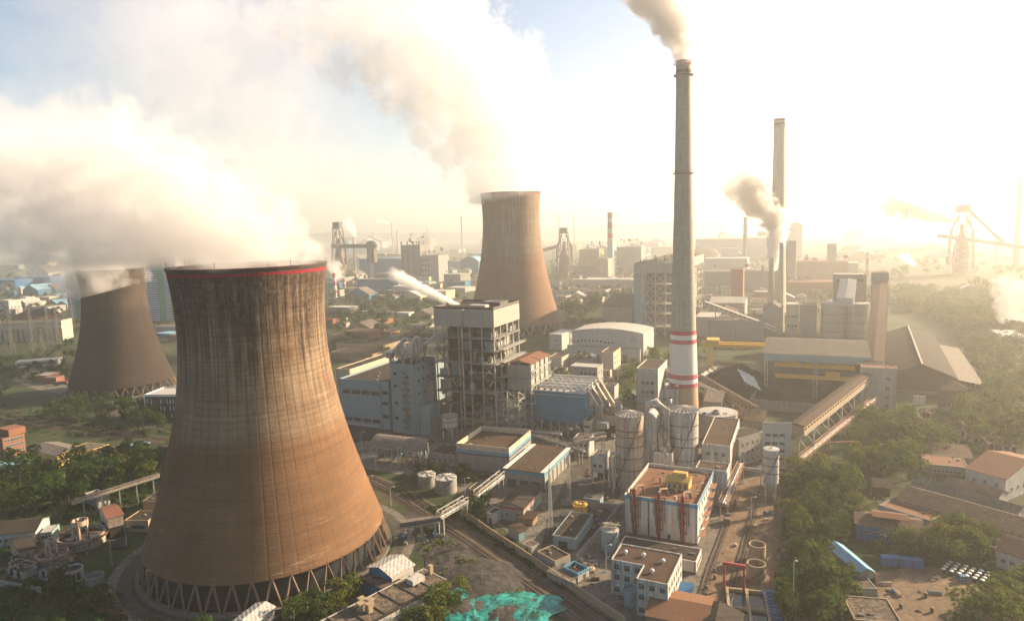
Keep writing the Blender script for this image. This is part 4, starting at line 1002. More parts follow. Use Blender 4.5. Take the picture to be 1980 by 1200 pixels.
# L-shaped office in front
P, H, yaw, Wm, _ = frame_at((1181, 1080), 1290, yb=1147, dep=9, yaw=GPB.yaw); b = Bd(); b.P = Vector((P.x, P.y, 0)); b.H, b.yaw, b.D = H, yaw, 9.0
ux, uy = axes(yaw); Q = gp(1230, 1117, H); Q2 = gp(1291, 1130, H); rel = Q-P; xw, yw = rel.dot(ux), rel.dot(uy); rel = Q2-P; xe = rel.dot(ux)
b.W = xe; b.root = thing('office', 'soot-streaked L-shaped office with a rusty flat roof and white vents', 'office', b.P, yaw)
L = [(0, 0), (xw, 0), (xw, yw), (xe, yw), (xe, 11), (0, 11)]
m = MB(); m.prism(L, 0, H-.5)
def ring(m, poly, t, z0, z1):
    n = len(poly); inner = []
    for i in range(n):
        p, a, c = Vector(poly[i]), Vector(poly[i-1]), Vector(poly[(i+1) % n]); d1, d2 = (p-a).normalized(), (c-p).normalized(); n1, n2 = Vector((-d1.y, d1.x)), Vector((-d2.y, d2.x)); inner.append(p + (n1+n2)*t)
    for i in range(n):
        j = (i+1) % n; m.hexa([(*poly[i], z0), (*poly[j], z0), (*inner[j], z0), (*inner[i], z0)], [(*poly[i], z1), (*poly[j], z1), (*inner[j], z1), (*inner[i], z1)])
ring(m, L, .3, H-.5, H); m.build('wall', 'w_stained', b.root)
m = MB(); m.prism([(.31, .31), (xw+.31, .31), (xw+.31, yw+.31), (xe-.31, yw+.31), (xe-.31, 10.69), (.31, 10.69)], H-.49, H-.3); m.build('roof', 'r_brown', b.root)
for z in (.10, .45, .74):
    for i in range(3): window(b.root, (xw*(.18+.32*i), 0, H*z), 'f', 1.7, 1.7)
    for i in range(3): window(b.root, (xw+(xe-xw)*(.17+.33*i), yw, H*z), 'f', 1.6, 1.6)
    for i in range(6): window(b.root, (xe, yw + (11-yw)*(.1+.16*i), H*z), 'r', 1.3, 1.5)
for x, y in ((.16, 5.2), (.45, 5.5), (.78, 4.0), (.70, -3)):
    m = MB(); m.lathe([(.35, H-.3), (.35, H+.3), (.7, H+.35), (.6, H+.8), (.01, H+1.0)], 12, xe*x, y); m.build('roof_vent', 'white_paint', b.root)
m = MB(); m.lathe([(2.3, 0), (2.3, 5.2), (2.1, 5.2), (2.1, 4.6), (.01, 4.6)], 28, xw-2.6, -3.6, smooth=False); tk = m.build('water_tank', 'w_bluegrey'); tk.location = b.P; tk.rotation_euler = (0, 0, -R(yaw)); tag(tk, 'blue-white round tank tucked in the corner of the L-shaped office', 'tank')
c = thing('awning', 'bright blue awning by the office door', 'awning', gp(1324, 1152), yaw)
m = MB(); m.extr_x([(-2.2, 2.5), (2.2, 3.3), (2.2, 3.4), (-2.2, 2.6)], -2.6, 2.6); m.build('cover', 'blue_paint', c)
for x in (-2.4, 2.4):
    for y in (-2, 2): m = MB(); m.beam((x, y, 0), (x, y, 2.5 if y < 0 else 3.2), .12); m.build('post', 'steel_pale', c)
# silos
tank('silo', 'rust-streaked silo with pale ribbed cap, left of the pair', 'silo', 1191, 1245, 946, 808, 'w_rust', cone=.2, ribs=22, rings=(.25, .42, .58, .72, .8), rail_top=True)
tank('silo', 'cleaner white silo with ribbed cap, right of the rusty one', 'silo', 1293, 1350, 932, 799, 'w_stained', cone=.2, ribs=22, rings=(.3, .5, .62, .8), rail_top=True)
b = bld('scrubber', 'pale rounded scrubber vessel between the two silos', 'scrubber', (1240, 812), 1268, yb=930, dep=9, roof='arch', rise=3.0, axis='y', wm='w_stained', rm='w_stained', over=.0)
m = MB(); m.tube([(b.W*.3, b.D*.5, b.H+1), (b.W*.3, b.D*.5, b.H+6), (b.W*.9, b.D*.5, b.H+7.5), (b.W*1.6, b.D*.5, b.H+4), (b.W*1.6, b.D*.5, b.H*.5)], 1.5, 12); m.build('gooseneck_duct', 'w_stained', b.root)
b = bld('equipment_base', 'low stained block with sloping chutes between the silos', 'block', (1262, 872), 1300, yb=936, dep=10, wm='w_pipeblock', rm='r_orange', par=.4)
for i in range(3):
    m = MB(); m.hexa([(b.W*.3*i, 1, b.H), (b.W*.3*i+2, 1, b.H), (b.W*.3*i+2, 5, b.H), (b.W*.3*i, 5, b.H)], [(b.W*.3*i-1, 3, b.H+8), (b.W*.3*i+1, 3, b.H+8), (b.W*.3*i+1, 6, b.H+8), (b.W*.3*i-1, 6, b.H+8)]); m.build('chute', 'w_rust', b.root)
clutter(b.root, 0, -2.5, 1, b.W, 0, b.H+5, 14, 61, mats=('rust_steel', 'w_stained', 'steel_grey'), smin=.5, smax=1.8)
tank('tank', 'wide tan tank behind the right silo with machinery on its roof', 'tank', 1349, 1426, 856, 806, 'w_tan', cone=.05, ladder=True, rail_top=True)
for i, (px, py) in enumerate(((1362, 802), (1384, 797), (1402, 803))):
    q = gp(px, 855 if i != 1 else 846); z = 110 - (110*0) ; P_ = roofpoint(px, py+4, 850); h = thing('roof_unit', ('grey fan unit nearest the silo on the tan tank roof', 'middle grey fan unit with a pipe on the tan tank roof', 'grey fan unit at the right edge of the tan tank roof')[i], 'fan unit', P_, GRID)
    m = MB(); m.box(-2, -1.6, -1.5, 2, 1.6, 1.6); m.build('casing', 'steel_grey', h); m = MB(); m.lathe([(1.1, 1.6), (1.1, 2.3), (.9, 2.3), (.9, 1.7), (.01, 1.7)], 16, smooth=False); m.build('fan_ring', 'steel_dark', h)
b = bld('machine_building', 'grimy pale block with small windows right of the silos', 'block', (1357, 857), 1412, yb=932, xb=1430, wm='w_stained', rm='r_brown', par=.6)
wins(b, 'f', (.12, .4, .72), 3, 1.5, 1.7, .1, .9); wins(b, 'r', (.12, .4, .72), 4, 1.2, 1.6)
for k in range(3):
    m = MB(); m.beam((b.W+.6, b.D*.1+k*3, 1+b.H*.25*k), (b.W+.6, b.D*.1+k*3+6, 1+b.H*.25*(k+1)), 1.2, .2); m.build('stair', 'orange_steel', b.root)
b = bld('gatehouse', 'white gatehouse on posts over a dark open bay left of the rusty silo', 'gatehouse', (1143, 880), 1168, yb=936, dep=9, wm='w_white', rm='r_grey', par=.4, zfloor=5.6)
wins(b, 'f', (.62,), 2, 1.4, 1.4)
for x in (.25, b.W-.25):
    for y in (.25, b.D-.25): m = MB(); m.box(x-.25, y-.25, 0, x+.25, y+.25, 5.6); m.build('post', 'w_white', b.root)
bx(b, 'inner_wall', 'dark_in', .6, b.D-1.2, 0, b.W-.6, b.D-.8, 5.55)  # near-black colour paints the open bay's shade onto this wall
pr = thing('pipe_riser', 'pair of pale bent pipes climbing beside the rusty silo', 'pipes', gp(1180, 942), GRID)
for i in range(2):
    m = MB(); m.tube([(i*1.7, 0, 0), (i*1.7, 0, 13), (i*1.7+.6, .5, 14.6), (i*1.7+2.2, 1.5, 15), (6, 3, 15)], .65, 12); m.build('pipe', 'w_stained', pr)
truss_bridge('grey pipe bridge crossing the lane behind the gatehouse', gp(1112, 892) + Vector((0,0,9)), gp(1170, 880) + Vector((0,0,9)), legs=2, mat='steel_grey')
# transfer house and conveyor
b = bld('transfer_house', 'white four-storey transfer house at the low end of the conveyor', 'transfer house', (1475, 816), 1531, yb=905, yr=817, xb=1541, wm='w_white', rm='r_steel', par=.6)
for z in (.19, .36, .52, .70): wins(b, 'f', (z,), 3, 2.4, 1.5, .06, .8, bars=2)
wins(b, 'r', (.3, .6), 1, 1.3, 1.4)
TRH = b
b = bld('wing_building', 'grey windowed wing with sloping roof left of the transfer house', 'wing', (1428, 848), 1474, yb=905, yr=834, dep=10, roof='flat', wm='w_grey', rm='r_dark', par=.3)
wins(b, 'f', (.12, .4, .68), 4, 1.3, 1.8)
b = bld('tower_house', 'pale blue-grey transfer tower at the high end of the conveyor', 'transfer tower', (1666, 709), 1735, yb=792, dep=9, wm='w_clad', rm='r_red', par=.5)
wins(b, 'f', (.1, .3, .5, .72), 1, 2.2, 1.8, .55, .95)
ths = b
P1 = gp(1690, 722, ths.H-7.5); P0 = gp(1541, 838, TRH.H-6.0)
gallery('conveyor_gallery', 'long sloping enclosed conveyor climbing from the white transfer house', 'conveyor', P0, P1, 6.2, 3.6, 'w_tan', 'r_brown', nleg=6)
# steel pipe rack below it
q0, q1 = gp(1548, 908), gp(1692, 800); q0.z, q1.z = 5, 9
truss_bridge('rusty lit pipe rack running along under the conveyor', q0, q1, w=2.4, h=1.6, mat='orange_steel', legs=3, pipes=3)
g_ = thing('pipe_gantry', 'rust-red pipe portal near the foot of the conveyor', 'portal', gp(1603, 890), 0)
for x in (0, 13): m = MB(); m.beam((x, 0, 0), (x, 0, 8.5), .5); m.build('post', 'orange_steel', g_)
m = MB(); m.beam((-.2, 0, 8.5), (13.2, 0, 8.5), .6); m.build('crossbeam', 'orange_steel', g_)
tank('silo', 'slim white silo on legs with ladder beside the tree belt', 'silo', 1475, 1505, 972, 872, 'w_white', zb=7.5, legs=4, rings=(.55, .7, .85), cone=.1)
hh = thing('rail_cart', 'rusty open rail cart standing on the dirt road', 'cart', gp(1406, 1011), 20)
m = MB(); m.box(-1.3, -2.2, .7, 1.3, 2.2, 2.0); m.box(-1.1, -2, 2.0, 1.1, 1.0, 2.5); m.build('body', 'rust_steel', hh)
m = MB(); m.box(-1.2, 1, 2.0, 1.2, 2.2, 3.2); m.build('cab', 'steel_dark', hh)
for x in (-1.0, 1.0):
    for y in (-1.4, 1.4): m = MB(); m.tube([(x-.15, y, .45), (x+.15, y, .45)], .45, 12); m.build('wheel', 'steel_dark', hh)
# pipe rack along the right wall of the red-pipe block
q0, q1 = gp(1397, 1010), gp(1432, 930); q0.z = q1.z = 7
truss_bridge('orange-lit pipe rack along the road beside the grimy block', q0, q1, w=2.6, h=1.8, mat='orange_steel', legs=3, pipes=3)
q0, q1 = gp(1428, 935), gp(1474, 940); q0.z = q1.z = 6.5
truss_bridge('thin white pipe bridge over the road to the slim silo', q0, q1, w=1.2, h=.9, mat='steel_pale', legs=2, pipes=1)
# open tanks, gantry, pits
tank('open_tank', 'nearer open-topped concrete tank beside the dirt road', 'open tank', 1443, 1481, 1126, 1096, 'w_tan', open_top=True, ladder=True)
tank('open_tank', 'farther open-topped concrete tank behind the first beside the road', 'open tank', 1447, 1481, 1092, 1058, 'w_tan', open_top=True, ladder=False)
g_ = thing('gantry', 'red portal gantry standing over the concrete pits', 'gantry', gp(1400, 1140), GRID); wG = along(gp(1400, 1140), axes()[0], 1438)
for x in (0, wG): m = MB(); m.beam((x, 0, 0), (x, 0, 8.4), .6); m.build('post', 'red_trim', g_); m = MB(); m.beam((x, 0, .3), (x, 5, .3), .5); m.build('skid', 'red_trim', g_)
m = MB(); m.beam((-.4, 0, 8.6), (wG+.4, 0, 8.6), .8); m.build('crossbeam', 'red_trim', g_)
pit = thing('pit', 'long concrete settling pits with dark water under the red gantry', 'settling pit', gp(1408, 1198), 15)
m = MB()
for x in (0, 5.5, 10.5, 15): m.box(x, -4, 0, x+.8, 16, 1.3)
for y in (-4, 5, 15.2): m.box(.8, y, .02, 15, y+.7, 1.2)
m.build('wall', 'w_tan', pit); m = MB(); m.box(.9, -3.2, .1, 14.9, 15, .3); m.build('water', 'basin_water', pit)
dr = None
for i in range(8):
    p = gp(1484+1.1*i*2.1, 1150+7.2*i)
    if dr is None:
        dr = thing('drum_rack', 'blue drum in the long row at the roadside', 'drum', p, 12, 'blue drums lying in a row at the roadside')
        m = MB(); m.tube([(-1.6, 0, .75), (1.6, 0, .75)], .72, 14); m.build('shell', 'blue_paint', dr); m = MB(); m.tube([(-1.0, 0, .75), (-.85, 0, .75)], .78, 14); m.tube([(.85, 0, .75), (1.0, 0, .75)], .78, 14); m.build('hoop', 'steel_dark', dr)
        dr.name = 'drum'
    else: dup(dr, p, 12)
b = bld('brown_shed', 'brown sheet-metal roof at the bottom edge below the office', 'shed', (1250, 1189), 1365, H=4.5, dep=15, roof='gable', rise=1.8, axis='x', wm='w_brown', rm='r_orange')
b = bld('dark_shed', 'dark gabled shed roof at the bottom edge left of the pits', 'shed', (1338, 1204), 1430, H=4.0, dep=9, roof='gable', rise=2.2, axis='y', wm='w_tan', rm='r_dark')

tank('hopper_tank', 'pale cone-bottomed tank on legs in front of the open boiler house', 'hopper tank', 856, 886, 851, 806, 'w_white', zb=7.0, legs=4, rings=(.75, .95), cone=.05, ladder=False, rail_top=True)
b = bld('pipe_store', 'small tarred-roof store beside the white tanks near the railway', 'store', (905, 944), 935, yb=958, dep=8, wm='w_tan', rm='r_dark', par=.4); wins(b, 'f', (.4,), 2, 1.2, 1.2)
b = bld('meter_hut', 'little grey meter hut against the railway wall', 'hut', (1010, 1050), 1028, yb=1064, yaw=45, dep=4, wm='w_grey', rm='r_rubble', par=.2); door(b, 'f', .5, 1.1, 2.0)
b = bld('tool_shed', 'low rusty tool shed in front of the pump house wall', 'shed', (1000, 1000), 1030, yb=1012, dep=5, roof='shed', rise=.6, wm='w_brown', rm='r_brown')
b = bld('valve_house', 'squat pale valve house behind the sunken basin', 'house', (1128, 962), 1160, yb=976, dep=5, wm='w_bluegrey', rm='r_grey', par=.3)
b = bld('lane_office', 'narrow two-storey office squeezed between blue filter house and rusty silo', 'office', (1108, 846), 1138, yb=882, dep=9, wm='w_stained', rm='r_brown', par=.5); wins(b, 'f', (.15, .58), 3, 1.2, 1.3)
for i, (px, py, q) in enumerate(((1130, 862, 930), (1085, 852, 895))):
    a_, c_ = gp(px-110, py), gp(px, q-30); a_.z = c_.z = 6.5
    truss_bridge(('long grey pipe rack in front of the blue filter house', 'second grey pipe rack beside the blue-fascia shed')[i], a_, c_, w=2.2, h=1.4, mat='steel_grey', legs=3, pipes=3)
wall('r_black', (.022,.019,.016), grime=(.012,.01,.009), g=.9, streak=0, rib=2.0, patch=.4)
# ------------------------------------------------------------------ coal yard, second unit and village on the right
b = Bd(); P, b.H, b.yaw, b.W, b.D = frame_at((1479, 683), 1681, yb=764, dep=60); b.root = thing('coal_shed', 'open-fronted coal shed with a wide tan roof and yellow cranes inside', 'shed', (P.x, P.y, 0), b.yaw)
ux, uy = axes(b.yaw)
m = MB(); m.extr_x([(-1, b.H), (b.D*.5, b.H+4.5), (b.D+1, b.H), (b.D+1, b.H+.5), (b.D*.5, b.H+5), (-1, b.H+.5)], -1, b.W+1); m.build('roof', 'r_grey', b.root)
bx(b, 'fascia', 'w_bluegrey', -1, -1.5, b.H-4.0, b.W+1, -1.0, b.H+.3); bx(b, 'rear_wall', 'w_greyclad', 0, b.D, 0, b.W, b.D+.4, b.H); bx(b, 'side_wall', 'w_greyclad', b.W, 0, 0, b.W+.4, b.D, b.H)
bx(b, 'roof_seam', 'r_light', b.W*.5-.3, -1, b.H+.3, b.W*.5+.1, b.D*.5, b.H+.35)
for i in range(3):
    for sg in (0, 1):
        m = MB(); x = b.W*i/2*.98 + sg*1.6; m.beam((x, 0, 0), (x, 0, b.H-.3), .5); m.build('post', 'steel_pale', b.root)
    m = MB(); x = b.W*i/2*.98
    for k in range(9): xbrace(m, (x, 0), (x+1.6, 0), b.H*k/9, b.H*(k+1)/9, .22, 1+k % 2)
    m.build('lacing', 'steel_pale', b.root)
for j, (y, z) in enumerate(((6, .66), (12, .62), (3, .42))):
    cr = thing('overhead_crane', ('upper front yellow crane beam inside the coal shed', 'rear yellow crane beam inside the coal shed', 'lower yellow crane beam inside the coal shed')[j], 'crane', P*0 + Vector((P.x, P.y, 0)) + ux*(b.W*.10) + uy*y + Vector((0, 0, b.H*z)), b.yaw)
    m = MB(); m.box(0, 0, 0, b.W*.78, 1.4, 2.4); m.build('girder', 'yellow', cr); m = MB(); m.box(b.W*(.1+.2*j), -.6, 2.4, b.W*(.1+.2*j)+8, 2.2, 5); m.build('trolley', 'yellow', cr)
def heap(name, label, cat, px, py, rx, ry, h, mat, seed, kind=None, yaw=0, group=None):
    r = random.Random(seed); c = gp(px, py); m = MB(); n, k = 72, 26; vs = []
    for i in range(k+1):
        f = i/k
        for j in range(n):
            a = 2*math.pi*j/n; q = Vector((math.cos(a)*rx*f, math.sin(a)*ry*f, 0)); ns = noise.fractal(Vector((q.x*.07+seed, q.y*.07, 1.3)), .8, 2.1, 4)
            ed = 1 + .14*noise.noise(Vector((math.cos(a)*2+seed, math.sin(a)*2, 0)))
            z = h*(1-f**1.3)*(1+.25*ns) + .25*ns*(1-f)*h*.5 + (.22*noise.fractal(Vector((q.x*.35, q.y*.35, seed)), .7, 2.2, 4)*min(1, (1-f)*4) if mat == 'g_heap' else 0); vs.append((q.x*ed, q.y*ed, max(.0 if i < k else -.4, z) if i < k else -.4))
    fs = [(i*n+j, i*n+(j+1) % n, (i+1)*n+(j+1) % n, (i+1)*n+j) for i in range(k) for j in range(n)]
    m.add(vs, fs, True); o = m.build(name, mat); o.location = c; o.rotation_euler = (0, 0, -R(yaw)); tag(o, label, cat, group); 
    if kind: o['kind'] = kind
    return o
heap('coal_heap', 'black coal heap with pale sheeting beside the tall chimney', 'coal heap', 1416, 752, 36, 34, 15, 'coal', 3)
heap('coal_heap', 'black coal heap under the tan-roofed shed', 'coal heap', 1575, 752, 30, 24, 9, 'coal', 5)
for lab, pts in (('creased white sheet draped on the right slope of the coal heap', [(1425, 712), (1458, 728), (1474, 756), (1440, 738)]), ('narrow white sheet trailing down the left slope of the coal heap', [(1345, 728), (1384, 706), (1391, 708), (1352, 738)])):
    vs = []; A, Bq, Cq, D_ = [gp(x, y, zz) for (x, y), zz in zip(pts, (15, 13, 6, 11))]; n = 14
    for i in range(n+1):
        for j in range(n+1):
            p = A.lerp(Bq, i/n).lerp(D_.lerp(Cq, i/n), j/n); vs.append(p + Vector((0, 0, .9*math.sin(i*2.1)*.5 + .6*noise.noise(p*.3))))
    m = MB(); m.add(vs, [(i*(n+1)+j, (i+1)*(n+1)+j, (i+1)*(n+1)+j+1, i*(n+1)+j+1) for i in range(n) for j in range(n)], True); tag(m.build('tarpaulin', 'white_paint'), lab, 'tarpaulin')
def run_wall(name, label, pts, h, t, mat, cap=None, group=None):
    m = MB(); P_ = [gp(x, y) for x, y in pts]
    for p, q in zip(P_[:-1], P_[1:]): m.beam(p+Vector((0,0,h/2-.1)), q+Vector((0,0,h/2-.1)), t, h+.2)
    o = m.build(name, mat); tag(o, label, 'wall', group); return o
run_wall('yard_wall', 'low grey retaining wall in front of the coal shed', [(1448, 790), (1600, 802)], 6, .6, 'w_greyclad')
run_wall('yard_wall', 'low wall closing the left side of the coal yard', [(1448, 790), (1480, 745)], 5, .6, 'w_grey')
# yellow gantry crane in the yard
p0, p1 = gp(1366, 712), gp(1482, 716); d = p1-p0; L = d.length; gy = math.degrees(math.atan2(-d.y, d.x)); g_ = thing('gantry_crane', 'long yellow gantry crane spanning the yard left of the coal shed', 'gantry crane', p0, gy)
for y in (0, 9):
    m = MB(); m.box(-4, y-.8, 16.5, L, y+.8, 19); m.build('girder', 'yellow', g_)
for x in (1, 3.4):
    for y in (0, 9): m = MB(); m.beam((x, y, 0), (x, y, 16.5), .9); m.build('leg', 'yellow', g_)
for y in (0, 9): m = MB(); m.beam((L-1, y, 0), (L-1, y, 16.5), .9); m.build('leg', 'yellow', g_)
m = MB(); m.box(0, -1.5, 19, 9, 10.5, 22); m.build('machinery_house', 'yellow', g_); m = MB(); m.box(L*.5, 1, 14, L*.5+6, 8, 18); m.build('trolley', 'yellow', g_)
# big dark gable shed + lean-to
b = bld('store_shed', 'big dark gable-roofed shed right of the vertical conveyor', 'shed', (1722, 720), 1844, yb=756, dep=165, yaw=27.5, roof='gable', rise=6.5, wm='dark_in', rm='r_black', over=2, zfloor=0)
SSH = b
m = MB(); m.box(b.W*.02, -.3, 0, b.W*.98, -.02, b.H*.15); m.build('door', 'w_brown', b.root)
m = MB(); m.box(b.W*.5-.5, -2, b.H+6.8, b.W*.5+.5, b.D, b.H+7.4); m.build('ridge_cap', 'r_light', b.root)
m = MB(); m.extr_y([(b.W+2.1, b.H-2.5), (b.W+16, b.H-5), (b.W+16, b.H-4.6), (b.W+2.1, b.H-2.1)], 2, b.D*.8); m.build('lean_to_roof', 'r_steel', b.root)
m = MB(); m.box(b.W+15.4, 2.5, 0, b.W+15.9, b.D*.78, b.H-5.1); m.build('lean_to_wall', 'w_grey', b.root)
# rising gallery toward the big bunker
top = roofpoint(1703, 548, 655); P1 = Vector((top.x, top.y, top.z)); P0 = gp(1703, 722, ths.H-5); P0 = P0 + Vector((0, 8, 0))
gallery('bucket_gallery', 'steep covered conveyor climbing away behind the blue-grey transfer tower', 'conveyor', P0, P1, 10, 5, 'w_tan', 'r_brown', nleg=4)
b = bld('head_house', 'tall narrow grey head house at the top of the steep conveyor', 'tower', (1688, 527), 1719, yb=662, dep=16, wm='w_greyclad', rm='r_grey', par=.5)
# bunkers
for i, (xl, xr, yf, lab) in enumerate(((1586, 1636, 655, 'left drum of the pale twin bunker behind the coal shed'), (1632, 1682, 655, 'sunlit right drum of the pale twin bunker behind the coal shed'))):
    tank('bunker', lab, 'bunker', xl, xr, yf, 588, 'w_clad', rings=(.2, .45, .7), cone=.03, ladder=False, rail_top=True)
b = bld('rooftop_house', 'grey windowed house above the twin bunker', 'building', (1612, 530), 1676, yb=648, dep=22, wm='w_greyclad', rm='r_light', par=.6); wins(b, 'f', (.88,), 8, 2, 2.4, simple=True)
P0 = gp(1634, 590, 39); P1 = gp(1640, 552, 52)
gallery('roof_conveyor', 'pale covered conveyor on the roof of the twin bunker', 'conveyor', P0, P1 , 12, 5, 'r_light', 'r_light', nleg=0, panels=False)
# second boiler house
b = Bd(); P, b.H, b.yaw, b.W, b.D = frame_at((1229, 509), 1306, yb=646, xb=1358); b.root = thing('boiler_house', 'hazy second boiler house with big white cross braces behind the tall chimney', 'boiler house', (P.x, P.y, 0), b.yaw)
zs = [b.H*f for f in (0, .12, .3, .44, .58, .71, .86)]
steel_frame(b.root, b.W, b.D, zs, 4, 5, cw=1.1, seed=45, ext=1, bw=.6)
for k in range(6):
    m = MB(); xbrace(m, (b.W*.25, 0), (b.W*.5, 0), zs[k], zs[k+1], .7); m.build('brace', 'steel_pale', b.root); m = MB(); xbrace(m, (b.W*.5, 0), (b.W*.75, 0), zs[k], zs[k+1], .7); m.build('brace', 'steel_pale', b.root)
bx(b, 'boiler', 'w_greyclad', b.W*.1, b.D*.12, 2, b.W*.92, b.D*.9, b.H*.85); bx(b, 'head_cladding', 'w_clad', -1.5, -1.5, b.H*.862, b.W+1.5, b.D+1.5, b.H); bx(b, 'roof', 'r_grey', -1, -1, b.H+.01, b.W+1, b.D+1, b.H+.4)
bx(b, 'stair_tower', 'w_bluegrey', -1.6, -1.2, 0, b.W*.18, -.7, b.H*.86)
r = random.Random(4)
for i in range(16):
    x = b.W*(.05+.06*i); y = r.uniform(0, b.D*.3); h = r.uniform(1.5, 5); m = MB(); m.tube([(x, y, b.H+.4), (x, y, b.H+h)], .35, 6); m.lathe([(.35, b.H+h), (.8, b.H+h+.2), (.7, b.H+h+.9), (.01, b.H+h+1)], 8, x, y); m.build('relief_vent', 'steel_dark', b.root)
b = bld('boiler_annex', 'grey sloping-roofed hall left of the hazy boiler house', 'hall', (1164, 592), 1222, yb=626, dep=46, roof='shed', rise=9, wm='w_clad', rm='r_grey')
b = bld('unit_hall', 'hazy grey hall behind the right edge of the tall chimney', 'hall', (1344, 612), 1385, yb=650, dep=40, wm='w_clad', rm='r_light', par=.6); wins(b, 'r', (.4, .7), 6, 3, 2.4, simple=True)
b = bld('unit_hall', 'low hazy hall with a curved pale roof below the pink tower', 'hall', (1372, 585), 1440, yb=612, dep=40, roof='gable', rise=5, axis='x', wm='w_grey', rm='r_light')
b = bld('coal_hall', 'long hazy grey shed beside the sloping conveyor', 'shed', (1368, 618), 1478, yb=655, dep=45, roof='flat', wm='w_greyclad', rm='r_grey', par=.5)
q0 = roofpoint(1363, 590, 655); q1 = gp(1500, 640, 8)
gallery('conveyor_gallery', 'pale conveyor sloping down to the right from the hazy grey hall', 'conveyor', q0, q1, 6, 3.5, 'w_cream', 'r_light', nleg=4)
b = bld('pink_tower', 'pinkish ribbed tower in the haze left of the smoking short stacks', 'tower', (1414, 520), 1437, yb=590, dep=22, wm='w_brick', rm='r_red', par=.6)
for i in range(4): bx(b, 'rib', 'red_trim', b.W*(.12+.22*i), -.6, 0, b.W*(.12+.22*i)+1, 0, b.H)
for i, (lab, xl, xr) in enumerate((('left of the two short tapering stacks puffing steam', 1481, 1499), ('right of the two short tapering stacks, lit along its edge', 1500, 1517))):
    C, r_ = cyl_px(xl, xr, 640); tp = roofpoint((xl+xr)/2, 500 if i == 0 else 470, proj(C)[1]); chimney(lab, C, tp.z, r_, r_*.5, 'stack_far', [])
b = bld('stack_house', 'grey blocky house at the foot of the short tapering stacks', 'house', (1476, 596), 1512, yb=650, dep=26, roof='gable', rise=5, wm='w_grey', rm='r_grey')
b = bld('stack_annex', 'pale boxy building right of the short tapering stacks', 'building', (1520, 588), 1545, yb=650, dep=24, wm='w_cream', rm='r_light'); wins(b, 'f', (.3, .6), 3, 2, 2, simple=True)
b = bld('stack_annex', 'tall drum-like grey building between the stacks and the twin bunker', 'building', (1547, 590), 1580, yb=652, dep=24, wm='w_greyclad', rm='r_grey')
# white hall with round windows
b = bld('white_hall', 'white barrel-roofed hall with round portholes and a blue leaf emblem', 'hall', (1106, 640), 1244, yb=690, xb=1264, yaw=25, roof='arch', rise=3.2, axis='y', wm='w_white', rm='r_light', over=.4)
bx(b, 'lower_front', 'w_white', -3, -4, 0, b.W*.97, -.02, b.H*.46); bx(b, 'ledge', 'steel_grey', -3.2, -4.2, b.H*.46+.01, b.W*.98, -.02, b.H*.46+.35)
bx(b, 'door', 'w_brown', b.W*.74, -4.15, .1, b.W*.80, -4.0, 5)
def porthole(b, x, y, z, r=.8):
    m = MB(); m.tube([(x, y-.16, z), (x, y+.05, z)], r, 16); m.build('porthole', 'glass', b.root)
for i in range(11): porthole(b, b.W*(.03+.055*i), 0, b.H*.62 + (.9 if 1 < i < 8 else 0))
for x in (.12, .2, .52, .56): porthole(b, b.W*x, -4.0, b.H*.26, .9)
m = MB()
for k in range(4):
    a = math.pi/2*k+.4; cx, cz = b.W*.87, b.H*.8
    pl = [(0, 0), (1.4, .9), (2.9, .6), (2.2, -.7)]; m.extr_y([(cx + px*math.cos(a)-pz*math.sin(a), cz + px*math.sin(a)+pz*math.cos(a)) for px, pz in pl], -.12, -.01)
m.build('leaf_emblem', 'r_blue', b.root)
m = MB()
for k in range(3):
    a = math.pi/2*k+.4; cx, cz = b.W*.12, b.H*.88
    pl = [(0, 0), (.8, .5), (1.7, .35), (1.3, -.4)]; m.extr_y([(cx + px*math.cos(a)-pz*math.sin(a), cz + px*math.sin(a)+pz*math.cos(a)) for px, pz in pl], -.12, -.01)
m.build('leaf_emblem', 'r_blue', b.root)
b = bld('white_annex', 'small white block with two portholes left of the barrel-roofed hall', 'annex', (1062, 645), 1086, yb=676, yaw=25, xb=1108, wm='w_white', rm='r_light', par=.5); porthole(b, b.W*.55, 0, b.H*.62, .7); porthole(b, b.W*.55, 0, b.H*.3, .7)
for i in range(4): porthole(b, b.W*1.0, 0, b.H*.7, .05) if False else None
b = bld('roadside_block', 'long flat tan-roofed block behind the red-roofed steel tower', 'block', (1060, 690), 1086, yb=712, xb=1101, dep=None, wm='w_cream', rm='r_brown', par=.6); wins(b, 'r', (.5,), 5, 1.6, 1.4, simple=True)
b = bld('control_block', 'grey office with three square windows behind the blue filter house', 'office', (1102, 707), 1155, yb=748, xb=1166, wm='w_grey', rm='r_light', par=.6); wins(b, 'f', (.62,), 4, 2.0, 2.0, .35, .95); wins(b, 'r', (.3, .65), 2, 1.5, 1.6)
b = bld('lab_block', 'small stepped flat-roofed block below the white hall', 'block', (1162, 680), 1186, yb=714, xb=1200, wm='w_cream', rm='r_brown', par=.6); wins(b, 'r', (.3, .6), 3, 1.6, 1.6)
b = bld('round_plant', 'low roof with round green-grey tanks below the white hall', 'plant', (1104, 692), 1150, yb=708, dep=16, wm='w_grey', rm='r_rubble', par=.4)
for i in range(5): m = MB(); m.lathe([(2, b.H-.3), (2, b.H+2), (.01, b.H+3)], 14, b.W*(.1+.2*i), 6+3*(i % 2)); m.build('vessel', 'silver', b.root)
b = bld('switch_block', 'pale tower-like block with six dark windows left of the tall chimney', 'block', (1230, 711), 1272, yb=796, xb=1290, wm='w_white', rm='r_brown', par=.7); wins(b, 'f', (.44, .64), 3, 1.8, 2.0, .2, .85); bx(b, 'trim_band', 'steel_grey', -.15, -.15, b.H*.36, b.W+.15, -.01, b.H*.36+.5)
bx(b, 'lower_annex', 'w_grey', 1, -5, 0, b.W+4, -.02, b.H*.22)
